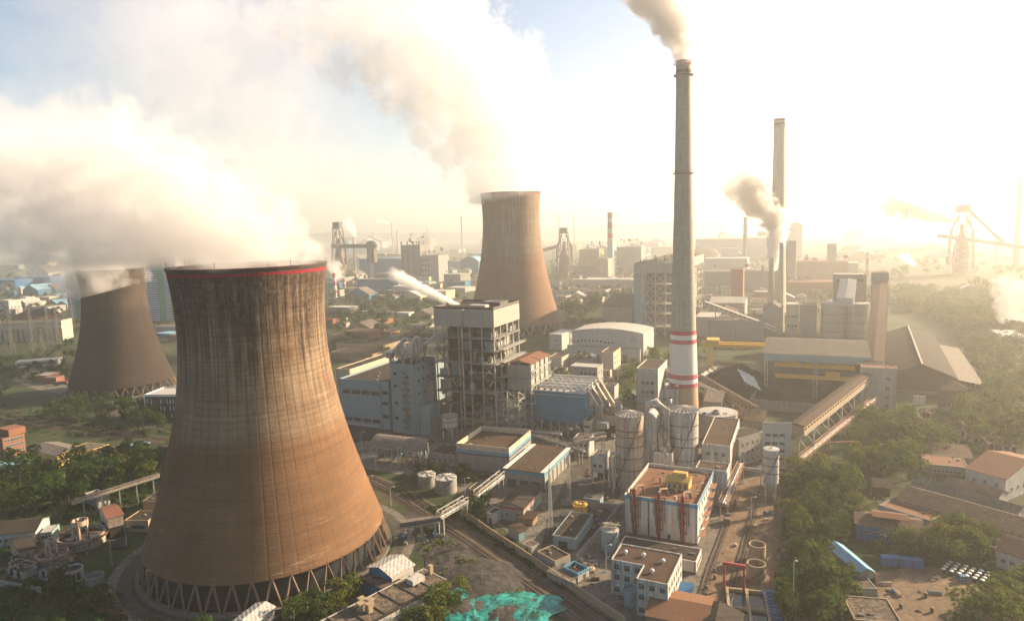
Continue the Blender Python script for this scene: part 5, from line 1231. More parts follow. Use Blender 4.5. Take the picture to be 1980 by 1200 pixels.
b = bld('low_store', 'low tan store between filter house and six-window block', 'store', (1165, 746), 1188, yb=772, xb=1196, wm='w_white', rm='r_brown', par=.4)
b = bld('flue_house', 'pale flue house with pipes on its roof at the foot of the tall chimney', 'flue house', (1277, 752), 1311, yb=822, xb=1323, wm='w_stained', rm='r_light', par=.7); clutter(b.root, 0, 1, b.H-.5, b.W, b.D, b.H+3, 12, 71, mats=('w_rust', 'silver', 'steel_grey'), smin=.6, smax=2); clutter(b.root, -4, -5, 4, b.W, -.5, b.H*.8, 14, 72, mats=('w_rust', 'silver', 'red_pipe', 'steel_grey'), smin=.8, smax=3)
q0, q1 = gp(1270, 716, 20), gp(1420, 782, 6)
gallery('conveyor_gallery', 'low grey conveyor passing behind the tall chimney to the coal yard', 'conveyor', q0, q1, 4.5, 3, 'w_grey', 'r_steel', nleg=4)
b = bld('hopper_house', 'grey roofed hopper house right of the tall chimney base', 'house', (1362, 776), 1395, yb=812, dep=14, roof='shed', rise=3, wm='w_grey', rm='r_steel')
q0, q1 = gp(1352, 735, 11), gp(1462, 800, 8)
gallery('conveyor_gallery', 'brown-sided conveyor running down in front of the coal heap', 'conveyor', q0, q1, 5, 3, 'w_tan', 'r_brown', nleg=3)
b = bld('road_shed', 'long low brown-roofed shed along the wall of the coal yard', 'shed', (1424, 812), 1478, yb=826, dep=18, roof='shed', rise=1.5, wm='w_grey', rm='r_brown')
# --- village and depot on the right
V = [
 ('cottage', 'small white cottage with brown roof in the trees below the conveyor tower', 'cottage', (1693, 857), 1716, 877, 1733, 'flat', 'w_white', 'r_brown', {}),
 ('flat_block', 'long flat-roofed tan block lit on its right side among the hazy trees', 'block', (1757, 822), 1783, 838, 1824, 'flat', 'w_tan', 'r_orange', {}),
 ('white_house', 'pale two-level house right under the big dark gable shed', 'house', (1816, 764), 1864, 795, 1868, 'gable', 'w_white', 'r_tile', dict(axis='x', rise=3)),
 ('blue_roof_house', 'hazy house with a pale blue roof beside the big dark gable shed', 'house', (1820, 748), 1870, 770, 1882, 'gable', 'w_tan', 'r_steel', dict(axis='y', rise=4)),
 ('gate_house', 'tiny white house in the gap under the dark gable shed', 'house', (1766, 764), 1790, 782, 1796, 'flat', 'w_white', 'r_tile', {}),
 ('corrugated_shed', 'upper of two long tan sheds above the big pale gable house', 'shed', (1806, 880), 1880, 893, None, 'shed', 'w_grey', 'r_tile', dict(dep=12, rise=2)),
 ('corrugated_shed', 'lower flat-roofed long shed above the big pale gable house', 'shed', (1790, 896), 1874, 916, None, 'flat', 'w_grey', 'r_orange', dict(dep=14, par=.4)),
 ('cottage', 'orange-roofed cottage at the edge of the tree belt', 'cottage', (1688, 940), 1722, 955, None, 'gable', 'w_brick', 'r_tile', dict(dep=9, axis='x', rise=2)),
]
VB = []
for nm, lb, ct, fl, xr, yb, xb, rf, wm, rm, kw in V:
    b = bld(nm, lb, ct, fl, xr, yb=yb, xb=xb, roof=rf, wm=wm, rm=rm, **kw); VB.append(b)
wins(VB[0], 'r', (.4,), 3, 1, 1.1); wins(VB[0], 'f', (.4,), 2, 1, 1.1); wins(VB[1], 'r', (.25, .62), 8, 1.3, 1.3); wins(VB[1], 'f', (.25, .62), 2, 1.3, 1.3)
wins(VB[2], 'f', (.35,), 5, 1.5, 1.5); wins(VB[6], 'f', (.35,), 9, 1.2, 1.1); wins(VB[3], 'f', (.3,), 4, 1.5, 1.5)
def longroof(name, label, a, c, H, dep, roof='gable', rise=2.5, wm='w_grey', rm='r_tile', cat='shed', **kw):
    """building whose front eave runs between two picture points"""
    return bld(name, label, cat, a, c[0], H=H, yr=c[1], dep=dep, roof=roof, rise=rise, wm=wm, rm=rm, axis='x', **kw)
b = longroof('warehouse', 'big pale warehouse with orange-brown gabled roof at the right edge', (1868, 905), (1945, 926), 9, 34, rise=4, wm='w_white', rm='r_orange', cat='warehouse'); b.root.name = 'warehouse'
wins(b, 'f', (.55,), 3, 1.3, 1.5); wins(b, 'r', (.35,), 6, 1.4, 1.6); 
b = longroof('tile_shed', 'long greenish-tan gabled shed below the big pale warehouse', (1822, 938), (1926, 966), 5.5, 11, rise=2.2)
b = longroof('lean_shed', 'shed with pale blue sheet roof in the middle of the long brown roofs', (1852, 958), (1920, 980), 4.5, 5, roof='shed', rise=1, rm='r_blue')
b = longroof('long_shed', 'nearest and longest weathered gabled shed running to the right edge', (1734, 965), (1990, 1040), 5, 17, rise=3)
b = longroof('long_shed', 'weathered gabled shed behind the longest one', (1760, 940), (1960, 1000), 5, 12, rise=2.5, rm='r_grey')
b = longroof('barracks', 'low flat-roofed barracks with a row of windows behind the blue-walled shed', (1700, 975), (1800, 1006), 4.5, 13, roof='flat', rm='r_orange'); wins(b, 'f', (.4,), 12, 1, 1.2)
b = longroof('blue_shed', 'blue-walled shed with a raised pale monitor on its brown roof', (1655, 1012), (1786, 1030), 5.5, 12, rise=1.6, wm='w_bluedeep', rm='r_tile'); 
m = MB(); m.extr_x([(3, 7.6), (6, 8.4), (9, 7.6), (9, 7.8), (6, 8.6), (3, 7.8)], b.W*.25, b.W*.8); m.build('roof_monitor', 'r_orange', b.root); wins(b, 'f', (.5,), 5, 1.6, 1.1)
b = longroof('tin_house', 'house with a sunlit roof corner cut by the right edge', (1928, 1062), (1990, 1082), 5.5, 12, rise=2.5, wm='w_white', rm='r_orange', cat='house'); wins(b, 'f', (.35,), 3, 1.4, 1.4)
b = longroof('garage', 'low tan garage left of the house at the right edge', (1885, 1045), (1925, 1058), 4, 7, roof='flat', wm='w_tan', rm='r_tile', cat='garage')
b = longroof('outhouse', 'small orange-roofed outhouse beside the weathered long shed', (1790, 1020), (1828, 1033), 3.5, 6, roof='shed', rise=.8, rm='r_orange', cat='outhouse')
P, H, yaw, Wd, dp = frame_at((1668, 1110), 1690, H=5, yr=1112, dep=18)
b = bld('blue_roof_shed', 'open shed with a bright pale-blue sloping roof by the tree belt', 'shed', (1660, 1106), 1689, H=5.5, dep=17, yaw=-4, roof='gable', rise=1.2, wm='w_grey', rm='r_blue'); door(b, 'f', .6, 5, 3.4, 'dark_in')
b = bld('patched_shed', 'low shed with a rusty patched roof below the blue-roofed one', 'shed', (1640, 1136), 1696, H=4, dep=9, yaw=4, roof='flat', par=.3, wm='w_grey', rm='r_rubble'); door(b, 'f', .3, 3, 2.6, 'dark_in')
b = bld('dark_roof_shed', 'large dark-roofed shed at the bottom edge beside the dirt yard', 'shed', (1652, 1196), 1745, H=5, dep=12, yaw=12, roof='flat', par=.4, wm='w_tan', rm='r_rubble')
def container(label, px, py, xr, mat='w_bluedeep'):
    p = gp(px, py); L = along(p, axes(8)[0], xr); c = thing('container', label, 'container', p, 8, 'blue containers by the dirt yard')
    m = MB(); m.box(0, 0, .15, L, 2.5, 2.75); m.build('body', mat, c)
    m = MB()
    for x in (0, L-.2): m.box(x-.03, -.05, 0, x+.23, 2.55, .15); m.box(x-.04, -.06, .16, x+.22, -.01, 2.78)
    m.box(-.03, -.05, 2.76, L+.03, 2.55, 2.86); m.build('corner_frame', 'blue_paint', c)
    for s in (.25, .6): 
        m = MB(); m.box(L*s, -.06, .25, L*s+1.0, -.01, 2.5); m.build('door', 'blue_paint', c)
    return c
container('longest of three blue containers by the dirt yard', 1707, 1094, 1742); container('middle blue container of three by the dirt yard', 1744, 1098, 1763); container('right blue container of three by the dirt yard', 1766, 1100, 1787)
proto = None; rr = random.Random(2)
for j in range(4):
    for i in range(6):
        p = gp(1824+i*15+j*4.5, 1107+i*4.4-j*4.6+0)
        c = 'black drum with a white lid in the rows on the dirt yard'
        if proto is None:
            proto = thing('drum', c, 'drum', p, 0, 'lidded drums standing in rows on the dirt yard')
            m = MB(); m.lathe([(.62, 0), (.66, .5), (.62, 1.0), (.62, 1.35)], 16, cap0=True); m.build('body', 'black_drum', proto); m = MB(); m.lathe([(.66, 1.35), (.66, 1.5), (.01, 1.54)], 16); m.build('lid', 'white_paint', proto)
        else: dup(proto, p, rr.uniform(0, 90))
ib = thing('liquid_crate', 'single blue liquid container among the white-lidded drums', 'container', gp(1862, 1123), 10)
m = MB(); m.box(-1, -.8, .2, 1, .8, 1.9); m.build('tank', 'blue_paint', ib); m = MB()
for x in (-1, 0, 1): m.beam((x, -.85, .1), (x, -.85, 2), .08)
for z in (.1, 1, 2): m.beam((-1.05, -.86, z), (1.05, -.86, z), .08)
m.build('cage', 'steel_pale', ib)
for lab, px, py, H_ in (('thin pole at the corner of the tree belt', 1586, 1058, 9), ('leaning wooden pole in front of the tree belt', 1533, 1190, 16)): pole(lab, px, py, H_, arm=.6, name='utility_pole', cat='pole')
# ------------------------------------------------------------------ left side: offices, substation, clarifiers
b = bld('glass_office', 'dark glass office with white vertical slits and a white roof', 'office', (279, 762), 372, yb=812, dep=20, yaw=6, wm='glass', rm='r_light', par=.9, parm='white_paint')
r = random.Random(6)
for k in range(3):
    for i in range(14):
        if r.random() < .8:
            x = b.W*(.05+.067*i) + r.uniform(-.3, .3); z = b.H*(.08+.27*k) + r.uniform(0, .5); m = MB(); m.box(x, -.12, z, x+.45, -.01, z+b.H*.17); m.build('white_fin', 'white_paint', b.root)
bx(b, 'side_frame', 'white_paint', -.4, -.3, 0, .3, b.D, b.H-.95); bx(b, 'top_frame', 'white_paint', .31, -.3, b.H-1.4, b.W, -.01, b.H-.95)
b = bld('blue_kiosk', 'small pale blue kiosk left of the dark glass office', 'kiosk', (250, 796), 262, yb=808, dep=6, yaw=6, wm='w_blue', rm='r_light', par=.3)
b = bld('brick_office', 'orange brick office lit by the sun at the left edge', 'office', (-30, 840), 4, yb=878, xb=47, yaw=28, wm='w_brick', rm='r_rubble', par=.6); wins(b, 'r', (.2, .5, .78), 6, 1.6, 1.3, frame='frame_pale'); bx(b, 'roof_house', 'w_brick', b.W*.3, 4, b.H-.4, b.W*.9, 12, b.H+3)
b = bld('canteen_shed', 'open shed with a silver pitched roof beside the scrap yard', 'shed', (58, 868), 110, yb=888, dep=13, yaw=30, roof='gable', rise=1.6, axis='x', wm='w_yellowhouse', rm='r_steel'); door(b, 'f', .3, 4, 2.8, 'dark_in'); door(b, 'f', .72, 4, 2.8, 'dark_in'); wins(b, 'r', (.3,), 3, 1.5, 2.2)
b = bld('long_house', 'long white house with blue roof at the left edge below the silver-roofed shed', 'house', (-8, 903), 55, yb=916, dep=8, yaw=-25, roof='gable', rise=1.2, axis='x', wm='w_white', rm='r_blue'); wins(b, 'f', (.4,), 8, 1, 1.1)
b = bld('yellow_house', 'yellow two-storey house with dark flat roof by the rail yard', 'house', (178, 868), 221, yb=884, xb=250, yaw=33, wm='w_yellowhouse', rm='r_dark', par=.5); wins(b, 'f', (.12, .55), 4, 1.3, 1.2); wins(b, 'r', (.5,), 2, 1.3, 1.2)
b = bld('yellow_wing', 'lower yellow wing with five windows left of the yellow house', 'house', (135, 866), 178, yb=880, dep=10, yaw=18, wm='w_yellowhouse', rm='r_grey', par=.3); wins(b, 'f', (.45,), 5, 1.1, 1.1)
b = bld('blue_roof_hut', 'bright blue flat roof peeping from trees beside the yellow house', 'hut', (250, 861), 270, yb=868, dep=6, yaw=20, wm='w_blue', rm='r_blue', par=.05)
b = bld('dark_house', 'dark-roofed house half hidden by trees against the big stained tower', 'house', (285, 884), 320, yb=905, dep=14, yaw=20, roof='gable', rise=3, axis='x', wm='w_brown', rm='r_dark')
# scrap
rr = random.Random(12)
for i in range(16):
    p = gp(rr.uniform(80, 125), rr.uniform(882, 904)); m = MB(); th = rr.uniform(0, 3.1); L = rr.uniform(2, 5); m.tube([(-math.cos(th)*L, -math.sin(th)*L, .3), (math.cos(th)*L, math.sin(th)*L, .35+rr.uniform(0, .8))], .28, 7)
    o = m.build('scrap_pipe', 'rust_steel'); o.location = p; tag(o, 'rusty pipe strewn in the scrap yard by the silver-roofed shed', 'pipe', 'rusty pipes in the scrap yard')
# substation, pylons
b = bld('substation_hall', 'long concrete colonnaded hall behind the lattice pylons', 'hall', (-40, 626), 118, yb=664, dep=22, yaw=-6, wm='w_cream', rm='r_grey', par=1.2)
for i in range(16): bx(b, 'pilaster', 'steel_dark', b.W*i/15.5, -.9, 0, b.W*i/15.5+1.1, -.02, b.H*.62)
bx(b, 'ledge', 'w_white', -.5, -1.2, b.H*.63, b.W, -.03, b.H*.72)
b = bld('gabled_hall', 'dark gabled hall roof behind the colonnaded hall', 'hall', (22, 612), 72, yb=640, dep=34, yaw=10, roof='gable', rise=6, wm='w_red' if False else 'w_brick', rm='r_dark')
b = bld('white_block', 'white flat-roofed block behind the lattice pylons at far left', 'block', (0, 580), 16, yb=606, xb=40, yaw=25, wm='w_white', rm='r_light'); wins(b, 'r', (.4,), 3, 2, 2.5, simple=True)
b = bld('white_block', 'small pale block right of the dark gabled hall roof', 'block', (38, 574), 50, yb=592, dep=15, wm='w_white', rm='r_light')
for i, (x, yb_, yt) in enumerate(((24, 690, 612), (64, 678, 590), (82, 684, 632), (95, 668, 592), (112, 668, 594), (142, 640, 560))):
    lab = ('lattice pylon at the far left of the row before the colonnaded hall', 'tallest lattice pylon in front of the colonnaded hall', 'short white pylon leg pair beside the tallest pylon', 'fourth lattice pylon, near the sunlit end of the colonnaded hall', 'last lattice pylon right of the colonnaded hall', 'slim lattice pylon in front of the striped apartment block')[i]
    q = gp(x, yb_); zt = roofpoint(x, yt, yb_).z; lattice(lab, q, zt, 5 if i < 5 else 3, 1.2, n=6, mat='steel_dark', name='pylon', cat='pylon', group='pylons by the colonnaded hall', arms=((.97, 5), (.8, 4)), bw=.17)
b = bld('row_house', 'long white row of sheds with small windows by the curving road', 'sheds', (28, 700), 112, yb=712, dep=12, yaw=-18, wm='w_white', rm='r_light', par=.4); wins(b, 'f', (.4,), 14, 1.5, 1.6, simple=True)
b = bld('canopy_shed', 'white-topped canopy beside the curving road', 'shed', (62, 726), 90, yb=738, dep=14, yaw=5, wm='w_brick', rm='r_light', par=.2)
b = bld('canopy_shed', 'smaller red-sided canopy right of the white-topped one', 'shed', (82, 730), 108, yb=742, dep=9, yaw=5, wm='w_brick', rm='r_steel', par=.2)
def truck(label, px, py, yaw, k=0, tankm='white_paint', cabm='white_paint'):
    t_ = thing('truck', label, 'truck', gp(px, py), yaw)
    m = MB(); m.box(-1.2, -4.5, .8, 1.2, 4.2, 1.05); m.build('chassis', 'steel_dark', t_)
    m = MB()
    if k == 0: m.tube([(0, -4.4, 2.15), (0, -4.2, 2.15), (0, 1.6, 2.15), (0, 1.8, 2.15)], [.9, 1.15, 1.15, .9], 16)
    else: m.box(-1.2, -4.4, 1.06, 1.2, 1.8, 2.9)
    m.build('tank' if k == 0 else 'cargo_body', tankm, t_)
    m = MB(); m.extr_x([(2.0, .7), (4.4, .7), (4.4, 1.8), (4.0, 2.9), (2.0, 3.0)], -1.15, 1.15); m.build('cab', cabm, t_)
    m = MB(); m.extr_x([(4.42, 1.85), (4.05, 2.8), (4.15, 2.8), (4.5, 1.85)], -1.0, 1.0); m.build('windscreen', 'glass', t_)
    for x in (-1.05, 1.05):
        for y in (-3.4, -2.2, 3.2): m = MB(); m.tube([(x-.16, y, .5), (x+.16, y, .5)], .5, 14); m.build('wheel', 'black_drum', t_)
    return t_
truck('white tank truck parked at the foot of the shaded left tower', 195, 775, 80)
truck('small dark truck on the road beside the white-topped canopy', 118, 744, 70, 1, 'steel_dark', 'red_trim')
# striped apartment slabs
def apt(label, fl, xr, yb, cols, dep=16, yaw=8):
    b = bld('apartment_block', label, 'apartment block', fl, xr, yb=yb, dep=dep, yaw=yaw, wm='w_white', rm='r_light', par=1.0)
    n = max(8, int(b.H/3.0)); x = 0.0
    for frac, mat, strips in cols:
        x0, x1 = b.W*x, b.W*(x+frac); x += frac
        bx(b, 'facade_panel', mat, x0, -.35, .1, x1-.05, -.01, b.H-1.05)
        if strips:
            m = MB()
            for k in range(n): z = 2 + (b.H-4)*k/n; m.box(x0+.3, -.6, z, x1-.4, -.36, z+.85)
            m.build('balcony_strips', 'white_paint', b.root)
    return b
apt('blue and white striped apartment slab left of the shaded tower', (124, 522), 178, 622, ((.28, 'w_bluedeep', 1), (.17, 'green_strip', 0), (.28, 'w_bluedeep', 1), (.27, 'w_bluedeep', 1)))
apt('striped apartment slab with green and red strips right of the shaded tower', (262, 500), 338, 622, ((.24, 'w_white', 0), (.26, 'w_bluedeep', 1), (.17, 'green_strip', 0), (.14, 'w_bluedeep', 1), (.12, 'w_brick', 0), (.07, 'w_brick', 1)))
b = bld('blue_warehouse', 'large bright blue warehouse far left under the steam', 'warehouse', (28, 535), 97, yb=556, xb=122, wm='w_bluedeep', rm='w_bluedeep', par=.1)
b = bld('blue_warehouse', 'smaller blue warehouse with pale door panels at the left edge', 'warehouse', (-30, 541), 28, yb=560, dep=40, wm='w_bluedeep', rm='w_bluedeep', par=.1); bx(b, 'door', 'w_cream', b.W*.6, -.2, .1, b.W*.72, -.01, b.H*.8); bx(b, 'door', 'w_cream', b.W*.84, -.2, .1, b.W*.95, -.01, b.H*.8)
b = bld('hut_roof', 'grey low roof strip right of the striped slabs near the stained tower', 'shed', (298, 630), 345, yb=640, dep=16, wm='w_grey', rm='r_grey', par=.2)
b = bld('teal_shed', 'teal-roofed shed between the shaded tower and the stained tower', 'shed', (300, 644), 340, yb=652, dep=18, wm='w_blue', rm='r_blue', par=.1)
b = bld('brick_hut', 'orange brick hut at the foot of the striped slab', 'hut', (326, 647), 341, yb=660, dep=10, wm='w_brick', rm='r_red', par=.2)
# clarifiers and pump works lower left
def clarifier(label, xl, xr, yf, h, mid=True):
    C, r_ = cyl_px(xl, xr, yf); root = thing('clarifier', label, 'clarifier', C, 0)
    m = MB(); m.lathe([(r_, 0), (r_, h), (r_-.5, h), (r_-.5, h*.35), (.01, h*.3)], 48, smooth=False); m.build('basin_wall', 'w_rust', root)
    m = MB(); m.lathe([(r_-.52, h*.62), (.01, h*.62)], 48); m.build('water', 'basin_water', root)
    m = MB(); m.lathe([(r_+.02, h*.75), (r_+1.1, h*.75), (r_+1.1, h*.82), (r_+.02, h*.82)], 48, smooth=False)
    n = 28
    for k in range(n):
        a, c = 2*math.pi*k/n, 2*math.pi*(k+1)/n; p = Vector((math.cos(a)*(r_+1), math.sin(a)*(r_+1), h*.82)); q = Vector((math.cos(c)*(r_+1), math.sin(c)*(r_+1), h*.82)); u_ = Vector((0,0,1.1)); m.beam(p, p+u_, .08); m.beam(p+u_, q+u_, .08)
    m.build('walkway', 'rust_steel', root)
    m = MB(); m.box(-r_, -.6, h+.02, r_, .6, h+.25); rail(m, [(-r_, -.6), (r_, -.6)], h+.25); m.build('bridge', 'rust_steel', root)
    if mid:
        for i in range(5):
            a = i*1.25; m = MB(); m.box(math.cos(a)*r_*.3-.4, math.sin(a)*r_*.3-.4, h*.4, math.cos(a)*r_*.3+.4, math.sin(a)*r_*.3+.4, h+5); m.build('post', 'w_rust', root)
        m = MB(); m.lathe([(r_*.22, h+3), (r_*.34, h+3.2), (r_*.34, h+5), (r_*.3, h+5), (r_*.3, h+3.6), (.01, h+3.6)], 24, smooth=False); m.build('feed_well', 'w_rust', root)
    return root
clarifier('large rusty clarifier with a walkway left of the stained tower', 108, 208, 1066, 4.0)
clarifier('smaller clarifier with broken posts below the large rusty one', 68, 136, 1094, 3.0)
b = bld('control_house', 'tall white-ribbed control house on dark legs above the clarifier', 'control house', (192, 982), 208, yb=1022, xb=237, yaw=48, roof='gable', rise=1.2, wm='w_white', rm='r_red', zfloor=4.5)
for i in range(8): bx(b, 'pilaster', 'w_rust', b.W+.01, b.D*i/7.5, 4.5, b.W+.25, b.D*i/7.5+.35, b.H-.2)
bx(b, 'undercroft', 'dark_in', .4, .4, 0, b.W-.4, b.D-.4, 4.48); wins(b, 'f', (.6,), 2, 1.2, 1.4); wins(b, 'r', (.62,), 2, 1.6, 1.6)  # near-black undercroft box paints the shade below the raised floor
b = bld('concrete_shed', 'dark-roofed concrete shed beside the white-ribbed control house', 'shed', (240, 1005), 286, yb=1030, dep=9, yaw=5, wm='w_tan', rm='r_dark', par=.4); bx(b, 'opening', 'dark_in', b.W*.3, -.06, b.H*.35, b.W*.85, .05, b.H*.6)
b = bld('tower_store', 'brown concrete store half hidden by the stained tower', 'store', (275, 968), 320, yb=1000, dep=12, yaw=5, wm='w_brown', rm='r_dark', par=.3)
b = bld('frame_house', 'grey roofless frame building in the woods left of the tower', 'building', (162, 953), 186, yb=975, xb=212, yaw=35, wm='w_grey', rm='r_rubble', par=.8); wins(b, 'f', (.4,), 2, 1.8, 1.6)
q0, q1 = gp(142, 1000), gp(312, 958); q0.z, q1.z = 6, 9
gallery('pipe_gallery', 'thin pale pipe gallery running from the woods to the stained tower', 'pipe gallery', q0, q1, 1.0, .8, 'w_rust', 'r_steel', nleg=5, legw=.28, panels=False, rise=.2, legx=False)
b = bld('white_shed', 'long white shed with dark roof and sunlit gable at lower left', 'shed', (-14, 1035), 68, yb=1060, yaw=-14, xb=95, roof='gable', rise=2.0, axis='x', wm='w_white', rm='r_dark'); door(b, 'r', .4, 2.6, 2.6, 'dark_in'); wins(b, 'f', (.4,), 6, 1.3, 1.3)
b = bld('blue_white_hut', 'blue-white hut joined to the sunlit gable of the white shed', 'hut', (76, 1030), 100, yb=1050, yaw=-14, dep=7, wm='w_bluegrey', rm='r_light', par=.3); wins(b, 'f', (.4,), 3, 1.4, 1.4)
b = bld('small_house', 'little house with a sunlit tan wall below the long white shed', 'house', (18, 1046), 40, yb=1068, yaw=40, xb=68, roof='gable', rise=1.3, wm='w_tan', rm='r_dark'); wins(b, 'r', (.45,), 1, 1.5, 1.2)
C, r_ = cyl_px(122, 164, 1128); pm = thing('pump_kiosk', 'round blue-white pump kiosk with dark openings at lower left', 'kiosk', C, 0)
m = MB(); m.lathe([(r_, 0), (r_, 4.2), (r_-.3, 4.2), (r_-.3, 3.8)], 28, smooth=False); m.build('wall', 'w_white', pm); m = MB(); m.lathe([(r_-.3, 3.85), (.01, 4.0)], 28); m.build('roof', 'r_dark', pm)
for k in range(5):
    a = -2.5+.5*k; m = MB(); m.beam((math.cos(a)*(r_-.05), math.sin(a)*(r_-.05), 2.1), (math.cos(a)*(r_+.08), math.sin(a)*(r_+.08), 2.1), 1.2, 2.2); m.build('opening', 'dark_in', pm)
tank('round_basin', 'low white round basin next to the round pump kiosk', 'basin', 164, 204, 1132, 1118, 'w_grey', open_top=True, ladder=False)
C, r_ = cyl_px(216, 250, 1062); o = MB(); o.lathe([(r_, .02), (r_, .9), (.01, 1.0)], 32, smooth=False); o = o.build('cover_plate', 'dark_in'); o.location = C; tag(o, 'black round pit cover between the control house and the lamps', 'pit cover')
pole('twin-armed lamp post on the lawn left of the stained tower', 217, 1093, 9, double=True); pole('single-armed lamp post near the black pit cover', 246, 1064, 9)
run_wall('garden_wall', 'low grey wall in the bushes at the bottom left', [(0, 1132), (80, 1146)], 2, .3, 'w_grey'); run_wall('garden_wall', 'faint pink wall in the bushes below the stained tower', [(192, 1182), (250, 1196)], 1.6, .3, 'w_brick')
# bottom middle
b = bld('tin_workshop', 'blue-walled workshop with a silver gabled roof by the tower legs', 'workshop', (713, 1096), 757, yb=1134, yaw=38, xb=799, roof='gable', rise=1.6, wm='w_blue', rm='r_light', axis='y')
wins(b, 'r', (.12, .55), 4, 1.3, 1.6); bx(b, 'end_panel', 'w_white', b.W+.01, .1, .1, b.W+.06, b.D-.1, b.H*.97)
b2_ = bld('blue_lean_to', 'low blue lean-to in front of the silver-roofed workshop', 'lean-to', (697, 1118), 742, yb=1145, yaw=38, dep=6, roof='flat', wm='w_blue', rm='r_rubble', par=.05)
P, H, yaw, Wd, dp = frame_at((700, 1212), 868, H=6.5, yr=1121, dep=11)
b = bld('long_store', 'long flat tarred-roof store with sunlit cream front at the bottom', 'store', (640, 1245), 868, H=6.5, yr=1121, dep=11.5, roof='flat', par=.3, wm='w_white', rm='r_rubble'); 
wins(b, 'f', (.3,), 12, 1.6, 1.7); bx(b, 'eave', 'r_dark', -.3, -.7, b.H+.01, b.W+.3, .4, b.H+.25)
for i in range(6): bx(b, 'roof_joint', 'steel_dark', b.W*(.15+.14*i), .4, b.H-.1, b.W*(.15+.14*i)+.25, b.D-.3, b.H+.15)
for i, (x, y) in enumerate(((.33, .55), (.37, .7), (.40, .5), (.36, .35))):
    m = MB(); m.box(b.W*x, b.D*y, b.H-.15, b.W*x+1.5, b.D*y+1.5, b.H+2.2); m.box(b.W*x-.2, b.D*y-.2, b.H+2.2, b.W*x+1.7, b.D*y+1.7, b.H+2.4); m.build('vent_shaft', 'w_tan', b.root)
m = MB(); m.box(b.W*.78, b.D*.5, b.H-.15, b.W*.78+4.5, b.D*.5+3, b.H+1.4); m.build('skylight', 'w_white', b.root); m = MB(); m.box(b.W*.97, b.D*.6, b.H-.15, b.W*.97+1.2, b.D*.6+1.2, b.H+2.6); m.build('flue', 'w_tan', b.root)
b = bld('white_gable', 'white gable tip at the bottom edge below the stained tower', 'hut', (452, 1200), 488, H=4, dep=9, yaw=20, roof='gable', rise=1, wm='w_white', rm='r_light')
q0, q1 = gp(851, 1035), gp(902, 1003); q0.z = q1.z = 6.5
truss_bridge('lattice pipe bridge over the tracks right of the silver-roofed workshop', q0, q1, legs=2, w=2.2, h=2.6)
q0, q1 = gp(922, 992), gp(972, 950); q0.z = q1.z = 6.5
truss_bridge('lattice pipe bridge nearer the red-eaved house', q0, q1, legs=2, w=2.2, h=2.6)
q0, q1 = gp(775, 1048), gp(851, 1036); q0.z = q1.z = 6
gallery('pipe_gallery', 'dark pipe gallery joining the tower yard to the lattice bridge', 'pipe gallery', q0, q1, 1.6, 1.4, 'steel_dark', 'r_steel', nleg=3, panels=False, rise=.2, legx=False)
q0, q1 = gp(690, 912), gp(728, 906); q0.z = q1.z = 6
truss_bridge('pale pipe rack emerging behind the stained tower above the tracks', q0, q1, legs=2, w=3, h=1.4)
tank('tank', 'left of the two white tanks near the railway', 'tank', 809, 843, 944, 922, 'w_grey', cone=.1, ribs=8); tank('tank', 'right of the two white tanks near the railway, with a stair', 'tank', 842, 884, 957, 930, 'w_grey', cone=.1, ribs=8)
for lab, px, py in (('lamp post beside the tracks right of the stained tower', 715, 955), ('lamp post on the near side of the tracks', 756, 978), ('lamp post by the gatehouse lane', 1186, 956), ('lamp post by the two white tanks', 900, 960)): pole(lab, px, py, 8)

for lab, px, py in (('lamp post on the dusty road opposite the rail cart', 1452, 1006), ('lamp post by the L-shaped office', 1172, 1105), ('lamp post at the end of the cream parapet hall', 1062, 950), ('lamp post in front of the arched canopy', 770, 902), ('lamp post at the corner of the turbine hall', 700, 868), ('lamp post at the edge of the coal yard lane', 1496, 968)): pole(lab, px, py, 9)
# ------------------------------------------------------------------ ground, roads, tracks, heaps, vegetation
def ground_mat(name, stops, sc=.03, fine=.35, rough=.95, bd=.3):
    t = NT(name); p = t.pos(); a = t.noise(p, sc, 7, .65, .4); b = t.noise(p, fine, 6, .72); e = t.noise(p, fine*6, 3, .7)
    c = t.mix(t.mr(a, .38, .5), stops[0], stops[1]); c = t.mix(t.mr(a, .52, .64), c, stops[2])
    c = t.mix(t.mr(b, .45, .7, 0, .8), c, stops[3]); c = t.mix(t.mr(e, .5, .75, 0, .4), c, [v*.5 for v in stops[0]])
    # worn lines, oil stains and cracks
    v = t.n('ShaderNodeTexVoronoi', feature='DISTANCE_TO_EDGE'); t.l(t.vm('ADD', p, t.vm('MULTIPLY', t.comb(b, a, 0.0), (3, 3, 0))), v.inputs['Vector']); v.inputs['Scale'].default_value = .16
    c = t.mix(t.mr(v.outputs[0], .0, .035, .45, 0), c, [q*.35 for q in stops[3]])
    st = t.noise(t.vm('MULTIPLY', p, (.5, .12, 1)), .35, 5, .7, 1.5); c = t.mix(t.mr(st, .55, .72, 0, .6), c, stops[3]); c = t.mix(t.mr(st, .3, .42, .4, 0), c, [min(1, q*1.5) for q in stops[2]])
    t.bsdf(c, rough, bump=b, bstr=.4, bdist=bd, spec=.1); M[name] = t.mat
ground_mat('g_earth', ((.026,.050,.020), (.042,.056,.026), (.085,.072,.048), (.018,.030,.014)))
ground_mat('g_concrete', ((.13,.12,.10), (.17,.155,.13), (.10,.092,.075), (.05,.046,.038)), .05, .5)
ground_mat('g_dirt', ((.18,.125,.082), (.15,.108,.074), (.21,.15,.10), (.075,.058,.044)), .05, .4)
ground_mat('g_asphalt', ((.065,.06,.052), (.085,.078,.066), (.055,.05,.045), (.035,.033,.03)), .06, .6)
